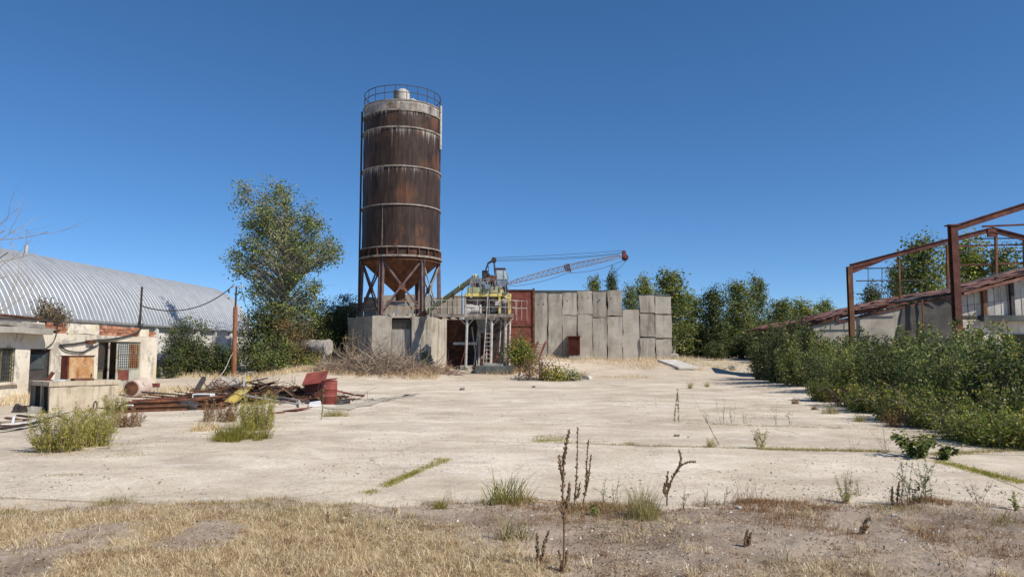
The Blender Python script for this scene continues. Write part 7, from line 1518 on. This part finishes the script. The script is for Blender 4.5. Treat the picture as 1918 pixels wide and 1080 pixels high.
# --- dry grass beyond the yard: along the shrubs, the plant, the bank
def field(x0, x1, y0, y1, n, h0, h1, thr=-.1, s=.35, w=.012):
    x, y = R.uniform(x0, x1, n), R.uniform(y0, y1, n); kp = fbm(x, y, s, 3, 1.0) > thr; x, y = x[kp], y[kp]; n2 = len(x)
    return blades(np.stack([x, y, gz_np(x, y) - .01], 1), R.uniform(h0, h1, n2), R.uniform(w * .6, w * 1.4, n2), R, .45, .5)
stuff('far_dry_grass', [field(-23, -9, 43.5, 47.5, 11000, .15, .55, -.3), field(-13, -6, 43.2, 46, 3000, .1, .4, 0), field(-6, 4.5, 42, 47, 7000, .12, .5, -.1), field(2.5, 13.5, 50, 57.5, 6000, .1, .45, .05), field(9.5, 13.5, 46, 58, 3500, .12, .5, -.05), field(13.5, 22, 56, 80, 6000, .15, .6, .0), field(2, 8, 42.3, 46, 1500, .1, .3, .15), field(-16.9, -13.2, 21, 31, 9000, .06, .3, -.15, .6), field(-14, -8.8, 25, 34, 6000, .05, .28, .02, .6)], mt['grass_dry'], 'dry straw grass beyond the yard', 'grass')
stuff('far_green_grass', [field(-16, -9.2, 24, 33, 2500, .05, .3, .1, .6), field(12, 18, 47, 62, 2500, .1, .4, .15), field(0, 4.5, 41.5, 44, 2500, .1, .45, .0), field(-4, 0, 41.6, 43.2, 1200, .1, .4, .0)], mt['grass_green'], 'green tufts among the dry grass beyond the yard', 'grass')
stuff('far_rusty_grass', [field(-1, 4.5, 42, 46.5, 3500, .15, .6, -.1), field(-9, -2.5, 42.3, 46, 3000, .1, .4, .0), field(2, 13, 51, 57, 1500, .1, .4, .1)], mt['grass_red'], 'rust coloured weeds round the mixing plant', 'grass')

mt['grass_lime'] = leafmat('lime_green_weed', [(0.0, (0.18, 0.19, 0.03)), (0.4, (0.34, 0.33, 0.055)), (0.75, (0.48, 0.43, 0.09)), (1.0, (0.58, 0.47, 0.17))], .35, .6, clump=0)
# --- single plants
def place(u, v): q = G(u, v); q.z = szf(q.x, q.y) - .01 if q.y < 8.5 else (0.0 if q.y < 41 else gz(q.x, q.y)); return q
def px_h(q, h): return h / F * q.y
def tuft(u, v, wpx, hpx, n, m, label, name='grass_tuft', cat='grass tuft', lean=.35, curl=.6, w=(.004, .009), seed=0, stems=0, group=None):
    rng = np.random.default_rng(900 + int(u) + seed); q = place(u, v); r, h = px_h(q, wpx) / 2, px_h(q, hpx); t = rng.uniform(0, 6.28, n); rr = r * .5 * rng.random(n) ** .6; b = np.stack([rr * np.cos(t), rr * np.sin(t), np.zeros(n) - .01], 1)
    vv, ff = blades(b, h * rng.uniform(.4, 1.25, n) * (1 - .45 * (rr / (r * .5 + 1e-6)) ** 2), rng.uniform(w[0], w[1], n), rng, lean, curl)
    o = link(name, np_mesh(name, vv, ff, mt[m]), None, None, q); ORG[o] = q; tag(o, label, cat, group); return o
def herb(u, v, hpx, nst, m, label, name='weed', cat='weed', leaf=.03, per=26, spread=.25, stemm='bark', seed=0, up=.6, aspect=.35, branch=2, lr=.05):
    """upright weed: stems, side shoots, a leaf here and there along each"""
    rng = np.random.default_rng(500 + int(u) + seed); q = place(u, v); h = px_h(q, hpx); t = thing(name, label, cat, q); wood = MB(); C, N = [], []
    for i in range(nst):
        a = rng.uniform(0, 6.28); hh = h * rng.uniform(.6, 1.05) if i else h; b = Vector((rng.normal() * h * .06, rng.normal() * h * .06, -.01)); tp = Vector((math.cos(a) * spread * hh * rng.uniform(.2, 1), math.sin(a) * spread * hh * rng.uniform(.2, 1), hh)); md = b.lerp(tp, .5) + Vector((rng.normal() * .03 * h, rng.normal() * .03 * h, 0)); path = bez(b, md, tp, 6); r0 = max(.0018, .006 * h ** .5 * .6)
        wood.tube(path, [r0 * (1 - .7 * k / 6) for k in range(7)], 5, cap=False); lines = [path]
        for k in range(branch):
            s = path[rng.integers(1, 5)]; e = s + Vector((rng.normal() * .22 * hh, rng.normal() * .22 * hh, rng.uniform(.12, .34) * hh)); pth = bez(s, s.lerp(e, .5) + Vector((0, 0, -.02 * hh)), e, 4); wood.tube(pth, [r0 * .6 * (1 - .6 * j / 4) for j in range(5)], 4, cap=False); lines.append(pth)
        for pth in lines:
            n = max(2, int(per * rng.uniform(.6, 1.3) * (1 if pth is path else .5)))
            for _ in range(n):
                s = rng.uniform(.08, 1.0) * (len(pth) - 1); j = int(min(len(pth) - 2, s)); c = pth[j].lerp(pth[j + 1], s - j); d = rng.normal(size=3); d /= np.linalg.norm(d); C.append(np.array(c) + d * lr * rng.random() * h); N.append(d * .5 + np.array([0, 0, up]))
    link('stems', wood.mesh('stems', (0, 0, 0), True), mt[stemm], t)
    if C:
        vv, ff = leaf_quads(np.array(C), np.array(N), leaf, rng, .3, aspect); link('foliage', np_mesh('foliage', vv, ff, mt[m]), None, t)
    return t
mt['mullein'] = mat('dried_mullein', [(0.3, (0.12, 0.07, 0.04)), (0.55, (0.25, 0.16, 0.09)), (0.78, (0.42, 0.30, 0.18))], 60, .95, .6, 120)
def mullein(label, stalks, q=None):
    """dead spikes: thin stalk with knobby seed heads. stalks: lists of (u, v) from foot to tip"""
    q = place(*stalks[0][0]); t = thing('dried_mullein', label, 'dried plant', q); rng = random.Random(int(stalks[0][0][0]))
    for st in stalks:
        Y = q.y; pts = [P(u, v, Y) for u, v in st]; pts[0].z = min(pts[0].z, q.z - .01) if st is stalks[0] else pts[0].z; pts = cr_(pts, 8); mb = MB(); L = len(pts); rad = []
        for k in range(L): f = k / (L - 1); base = .0095 * (1 - .5 * f); rad.append(base * (1 + .35 * math.sin(k * 2.3)) if f > .2 else base)
        mb.tube(pts, rad, 6)
        for k in range(L):
            for j in range(4):
                if k / L < .22 or rng.random() < .25: continue
                a = rng.uniform(0, 6.28); c = pts[k] + Vector((math.cos(a), math.sin(a), 0)) * rad[k] * 1.2 + Vector((0, 0, rng.uniform(-.01, .01))); s = rng.uniform(.005, .0105) * (1.15 - .6 * k / L)
                mb.tube([c - V(0, 0, s), c + V(math.cos(a) * s, math.sin(a) * s, s * 1.3)], [s, s * .5], 4)
        mb.build('spike', mt['mullein'], t)
    return t
mullein('tall dried mullein with a thick brown spike at the picture bottom', [[(1054, 1085), (1057, 1000), (1054, 920), (1056, 860), (1060, 835), (1066, 806)], [(1055, 900), (1050, 880), (1047, 855)], [(1057, 960), (1064, 930), (1066, 905)]])
mullein('slender dried mullein spike behind the thick one', [[(1074, 962), (1078, 920), (1081, 860), (1082, 800)], [(1077, 935), (1083, 925), (1086, 905)]])
mullein('dried mullein with two close spikes', [[(1090, 948), (1097, 915), (1099, 870), (1102, 824)], [(1098, 920), (1103, 890), (1107, 852)]])
mullein('dark bent dead thistle stalk with a hooked tip', [[(1249, 948), (1250, 925), (1255, 905), (1268, 880), (1285, 866), (1302, 864)], [(1252, 915), (1249, 900), (1251, 882)], [(1260, 895), (1272, 875), (1275, 858), (1272, 842)], [(1247, 930), (1244, 915), (1246, 905)]])
mullein('short dark dead stalks below the grass tuft', [[(1009, 1062), (1007, 1030), (1006, 998)], [(1012, 1060), (1018, 1025), (1027, 994)]])
mullein('knobby brown stump of a dead stalk beside the thick mullein', [[(1050, 1080), (1052, 1060), (1046, 1030)], [(1052, 1075), (1058, 1050), (1062, 1030)]])
mullein('blackened bent stem on the bare soil', [[(1611, 1008), (1615, 990), (1622, 975), (1629, 970)], [(1614, 998), (1620, 990), (1626, 984)]])
mullein('dead stem with dark seed heads beside the leafy weeds', [[(1672, 948), (1671, 930), (1672, 912)], [(1680, 945), (1682, 920), (1684, 902)]])
mullein('short dead stalk standing in the straw', [[(613, 990), (614, 975), (613, 958)]])
mullein('brown dead plant stub in the dead grass', [[(1395, 1030), (1397, 1010), (1400, 992)], [(1398, 1028), (1403, 1010), (1406, 998)]])
tuft(948, 948, 170, 92, 170, 'grass_green', 'large arching grass tuft with tall seed stems at the yard edge', lean=.5, curl=1.0, w=(.005, .012))
tuft(950, 946, 110, 104, 22, 'grass_mix', 'thin green stems rising from the large grass tuft', lean=.26, curl=.2, w=(.003, .006), seed=3)
tuft(962, 1018, 130, 76, 90, 'grass_mix', 'straw coloured arching tuft below the large grass tuft', lean=.4, curl=.9, w=(.005, .010))
tuft(1205, 976, 125, 82, 520, 'grass_mix', 'rounded fine straw green tuft beside the hooked thistle', lean=.32, curl=.25, w=(.002, .004))
tuft(823, 960, 48, 36, 160, 'grass_green', 'small dark green tuft at the soil edge', lean=.5, curl=.6, w=(.003, .006))
tuft(840, 945, 64, 60, 40, 'grass_dry', 'wispy straw plant behind the small green tuft', lean=.25, curl=.25, w=(.0015, .003))
tuft(1400, 948, 170, 66, 120, 'grass_red', 'thin reddish dry stems along the yard edge', lean=.4, curl=.25, w=(.0015, .003))
tuft(1545, 945, 200, 34, 420, 'grass_red', 'low rust brown dead tuft below the feathery weed', lean=.6, curl=.5, w=(.002, .004))
tuft(1690, 955, 180, 30, 360, 'grass_red', 'low rust brown dead tuft below the leafy weeds', lean=.6, curl=.5, w=(.002, .004))
tuft(1330, 950, 130, 32, 300, 'grass_red', 'low rust brown dead tuft between thistle and feathery weed', lean=.6, curl=.5, w=(.002, .004))
tuft(1880, 985, 120, 44, 160, 'grass_mix', 'straw tuft bent over at the picture edge', lean=.75, curl=.8, w=(.003, .007))
tuft(1080, 962, 90, 34, 200, 'grass_red', 'low dead tuft around the slender mulleins', lean=.6, curl=.6, w=(.002, .005))
tuft(1460, 1062, 100, 78, 22, 'grass_dry', 'few long curved straw blades at the picture bottom', lean=.5, curl=.9, w=(.004, .009))
tuft(1470, 1020, 120, 110, 10, 'grass_dry', 'three thin bent straw stems on the bare soil', lean=.4, curl=.2, w=(.0015, .003))
tuft(880, 1078, 260, 60, 300, 'grass_dry', 'thick curled straw tuft at the picture bottom', lean=.6, curl=.9, w=(.003, .007))
tuft(740, 1075, 200, 46, 220, 'grass_dry', 'curled straw tuft at the bottom beside the thick one', lean=.6, curl=.9, w=(.003, .007))
tuft(210, 948, 150, 30, 340, 'grass_mix', 'flattened dark green tuft at the soil edge', lean=.9, curl=.5, w=(.003, .006))
tuft(225, 942, 170, 84, 12, 'grass_green', 'long bent grass stems above the flattened tuft', lean=.5, curl=.35, w=(.003, .005))
tuft(318, 944, 90, 30, 90, 'grass_mix', 'small green tuft trailing to the side of the flattened one', lean=.9, curl=.4, w=(.003, .006))
herb(1115, 972, 22, 5, 'leaf_light', 'low green leaf rosette on the soil', 'rosette_weed', leaf=.06, per=8, spread=.9, seed=1, branch=0, lr=.2, aspect=.5)
herb(1130, 945, 50, 3, 'leaf_olive', 'thin grey green weed nearest the rounded tuft', leaf=.02, per=26)
herb(1152, 945, 55, 3, 'leaf_olive', 'thin grey green weed touching the rounded tuft', leaf=.02, per=26)
herb(1283, 960, 44, 3, 'leaf_olive', 'small green weed right beside the hooked thistle', leaf=.018, per=26)
herb(1320, 950, 40, 4, 'leaf_olive', 'small upright green weeds at the yard edge', leaf=.016, per=24)
herb(1360, 948, 36, 3, 'leaf_olive', 'short upright green weed among reddish stems', leaf=.016, per=24)
herb(1583, 944, 66, 9, 'grass_green', 'feathery bright green weed at the yard edge', leaf=.035, per=40, spread=.45, aspect=.16, branch=3, lr=.08)
herb(1610, 930, 38, 4, 'grass_green', 'small feathery weed leaning beside the bright one', leaf=.03, per=26, spread=.5, aspect=.16)
herb(1702, 952, 102, 4, 'leaf_olive', 'tall leafy weed with curled grey green leaves, taller one', leaf=.026, per=60, spread=.18, branch=2)
herb(1738, 950, 90, 4, 'leaf_olive', 'leafy weed with curled grey green leaves beside the taller one', leaf=.026, per=60, spread=.2, branch=2)
herb(1720, 952, 46, 5, 'leaf_dark', 'low dark leafy weed between the two leafy ones', leaf=.03, per=30, spread=.5)
herb(1828, 945, 44, 8, 'leaf_brown', 'dark dry weed fan at the yard edge', leaf=.02, per=14, spread=.8, stemm='twig_red', branch=2)
herb(1905, 962, 40, 4, 'leaf_light', 'small light green weed at the picture edge', leaf=.03, per=24, spread=.4)
tuft(1641, 1042, 46, 14, 90, 'grass_red', 'tiny red leaved plant on the bare soil, nearer', lean=.8, curl=.4, w=(.004, .008))
tuft(1770, 1022, 60, 14, 110, 'grass_red', 'tiny red leaved plant on the bare soil near the picture edge', lean=.8, curl=.4, w=(.004, .008))
# plants on the slabs
herb(1425, 841, 44, 7, 'grass_green', 'feathery green weed growing in the slab joint', leaf=.045, per=36, spread=.55, aspect=.22, branch=3, lr=.08)
tuft(1332, 838, 36, 28, 120, 'grass_mix', 'round olive tuft in the slab joint', lean=.45, curl=.4, w=(.004, .008))
tuft(1180, 833, 44, 16, 90, 'grass_mix', 'small dry tuft in the slab joint', lean=.6, curl=.5, w=(.004, .008))
herb(1715, 858, 46, 16, 'leaf_poplar', 'low broad leaved green bush at the crossing of the joints', 'joint_bush', leaf=.075, per=26, spread=1.5, aspect=.75, branch=2, lr=.2)
herb(1770, 862, 30, 8, 'leaf_poplar', 'small broad leaved sprig beside the joint bush', leaf=.07, per=18, spread=1.2, aspect=.75, lr=.2)
herb(1660, 848, 50, 5, 'leaf_brown', 'dry branching weed before the joint bush', leaf=.02, per=10, spread=.8, stemm='twig_red')
herb(1600, 848, 40, 4, 'leaf_brown', 'thin dry twiggy weed in the joint', leaf=.015, per=8, spread=.9, stemm='twig_red')
herb(1270, 792, 64, 2, 'leaf_light', 'single tall pale stalk on the slabs', leaf=.06, per=60, spread=.0, branch=0, lr=.03)
for i, (u, v, h, l) in enumerate(((1325, 795, 28, 'small dry weed in the far joint, first'), (1352, 794, 48, 'tall thin weed in the far joint'), (1372, 794, 40, 'thin twin weed in the far joint'), (1395, 795, 24, 'tiny weed in the far joint'), (1452, 796, 46, 'thin weed with bare stem in the far joint'), (1478, 797, 30, 'bushy small weed in the far joint'))): herb(u, v, h, 3, 'leaf_olive', l, leaf=.03, per=14, spread=.3)
for i, (u, v, w_, h, m_, l) in enumerate(((1490, 757, 26, 18, 'grass_red', 'small rust brown tuft on the slabs'), (1556, 775, 60, 30, 'grass_mix', 'straw tuft at the foot of the thicket sprout'), (1525, 768, 26, 16, 'grass_red', 'little brown tuft beside the straw tuft'), (1672, 800, 56, 44, 'grass_red', 'orange brown dry tuft before the thicket'), (1610, 790, 40, 24, 'grass_mix', 'dry tuft in the far joint end'), (1325, 725, 18, 14, 'grass_mix', 'tiny tuft on the far slabs'), (1293, 728, 14, 26, 'grass_dry', 'pale upright tuft on the far slabs'))): tuft(u, v, w_, h, 120, m_, l, lean=.4, curl=.5, w=(.006, .012))
# yellow green weed clumps by the heap
def clump(u, v, wpx, hpx, n, m, label, name='weed_clump', seed=0):
    """a ragged stand: many crowns of different height leaning their own way"""
    rng = np.random.default_rng(300 + int(u) + seed); q = place(u, v); r, h = px_h(q, wpx) / 2, px_h(q, hpx); vs, fs, o_ = [], [], 0; ns = 16
    for i in range(ns):
        a = rng.uniform(0, 6.28); rr = r * math.sqrt(rng.random()) * .95; cx_, cy_ = rr * math.cos(a), rr * math.sin(a) * .8; hh = h * rng.uniform(.35, 1.1) * (1 - .35 * (rr / r) ** 2); k = int(n * 2.4 / ns); b = np.stack([cx_ + rng.normal(0, .10 * r, k), cy_ + rng.normal(0, .10 * r, k), np.zeros(k) - .005], 1)
        vv, ff = blades(b, hh * rng.uniform(.35, 1.2, k), rng.uniform(.003, .008, k), rng, rng.uniform(.3, .8), rng.uniform(.15, .7)); tilt = rng.normal(0, .22, 2); vv[:, 0] += vv[:, 2] * tilt[0]; vv[:, 1] += vv[:, 2] * tilt[1]; vs.append(vv); fs.append(ff + o_); o_ += len(vv)
    o = link(name, np_mesh(name, np.concatenate(vs), np.concatenate(fs), mt[m]), None, None, q); ORG[o] = q; return tag(o, label, 'weed clump')
def feather(u, v, wpx, hpx, ns, m, label, seed=0, leaf=.055, per=70):
    """soft bushy weed: many thin stems fanning out, needle leaves all along"""
    rng = np.random.default_rng(700 + int(u) + seed); q = place(u, v); r, h = px_h(q, wpx) / 2, px_h(q, hpx); t = thing('weed_clump', label, 'weed clump', q); wood = MB(); C, N = [], []
    for i in range(ns):
        a = rng.uniform(0, 6.28); rr = r * .8 * math.sqrt(rng.random()); hh = h * rng.uniform(.35, 1.15) * (1 - .4 * (rr / r) ** 2); b = Vector((rr * math.cos(a) * .75, rr * math.sin(a) * .6, -.01)); tp = b + Vector((math.cos(a) * hh * .35 * rng.random() + rng.normal() * .08 * h, math.sin(a) * hh * .3 * rng.random() + rng.normal() * .08 * h, hh)); md = b.lerp(tp, .5) + Vector((0, 0, hh * .1)); pth = bez(b, md, tp, 5); wood.tube(pth, [.006 * (1 - .7 * k / 5) for k in range(6)], 4, cap=False)
        n = int(per * rng.uniform(.6, 1.3)); tt = rng.uniform(.05, 1.0, n); base = np.array([b * (1 - s) ** 2 + md * (2 * s * (1 - s)) + tp * s * s for s in tt]); off = rng.normal(size=(n, 3)); off /= np.linalg.norm(off, axis=1, keepdims=True); C.append(base + off * (.02 + .10 * h * rng.random(n) * (1.1 - .6 * tt))[:, None]); N.append(off + rng.normal(size=(n, 3)) * .5)
    C = np.concatenate(C); C[:, 2] = np.maximum(C[:, 2], .005); vv, ff = leaf_quads(C, np.concatenate(N), leaf, rng, .2, .22); link('stems', wood.mesh('stems', (0, 0, 0), True), mt['twig'], t); link('foliage', np_mesh('foliage', vv, ff, mt[m]), None, t); return t
stuff('clump_litter', [patch(u, v, w_, h_, n_, .02, .08) for (u, v, w_, h_, n_) in ((120, 846, 80, 10, 1800), (180, 820, 70, 10, 1400), (450, 820, 70, 9, 1500), (390, 805, 60, 8, 1000), (240, 800, 50, 7, 700), (632, 780, 34, 5, 500), (480, 800, 60, 8, 900), (950, 946, 60, 9, 900), (1425, 842, 24, 4, 300), (1715, 857, 60, 7, 900))], mt['grass_dry'], 'short dry litter round the weed clumps', 'grass')
feather(112, 846, 126, 82, 90, 'grass_lime', 'broad yellow green weed clump in front of the strips')
feather(172, 836, 90, 72, 60, 'grass_lime', 'yellow green weed clump merging with the broad one, brown base')
feather(178, 812, 120, 58, 46, 'grass_mix', 'half dry weeds behind the broad clump before the trough')
clump(455, 824, 100, 56, 800, 'grass_green', 'bright green grass clump on the yard before the heap')
feather(482, 806, 90, 70, 70, 'grass_lime', 'yellow green grass clump rising against the scrap heap')
clump(425, 822, 44, 34, 300, 'grass_green', 'dark green low grass beside the bright clump', seed=2)
clump(375, 806, 80, 34, 420, 'grass_dry', 'pale dry grass clump before the long beams')
feather(410, 790, 110, 42, 44, 'grass_red', 'brown dry weeds along the foot of the heap')
feather(215, 778, 60, 48, 34, 'grass_lime', 'green weeds at the end of the trough')
feather(240, 800, 70, 36, 30, 'grass_red', 'brown dry weeds between trough and long beams')
clump(630, 780, 50, 26, 240, 'grass_mix', 'fine pale grass clump below the red drum')
herb(608, 788, 60, 1, 'leaf_olive', 'single bent stalk with a woolly head before the red drum', leaf=.06, per=80, spread=.1, branch=0, lr=.04)
herb(205, 842, 60, 4, 'leaf_olive', 'loose green weed beside the broad clump', leaf=.035, per=30, spread=.5, aspect=.25)
herb(512, 735, 46, 6, 'leaf_brown', 'dry brown weed behind the silver frame', leaf=.04, per=16, spread=.4)
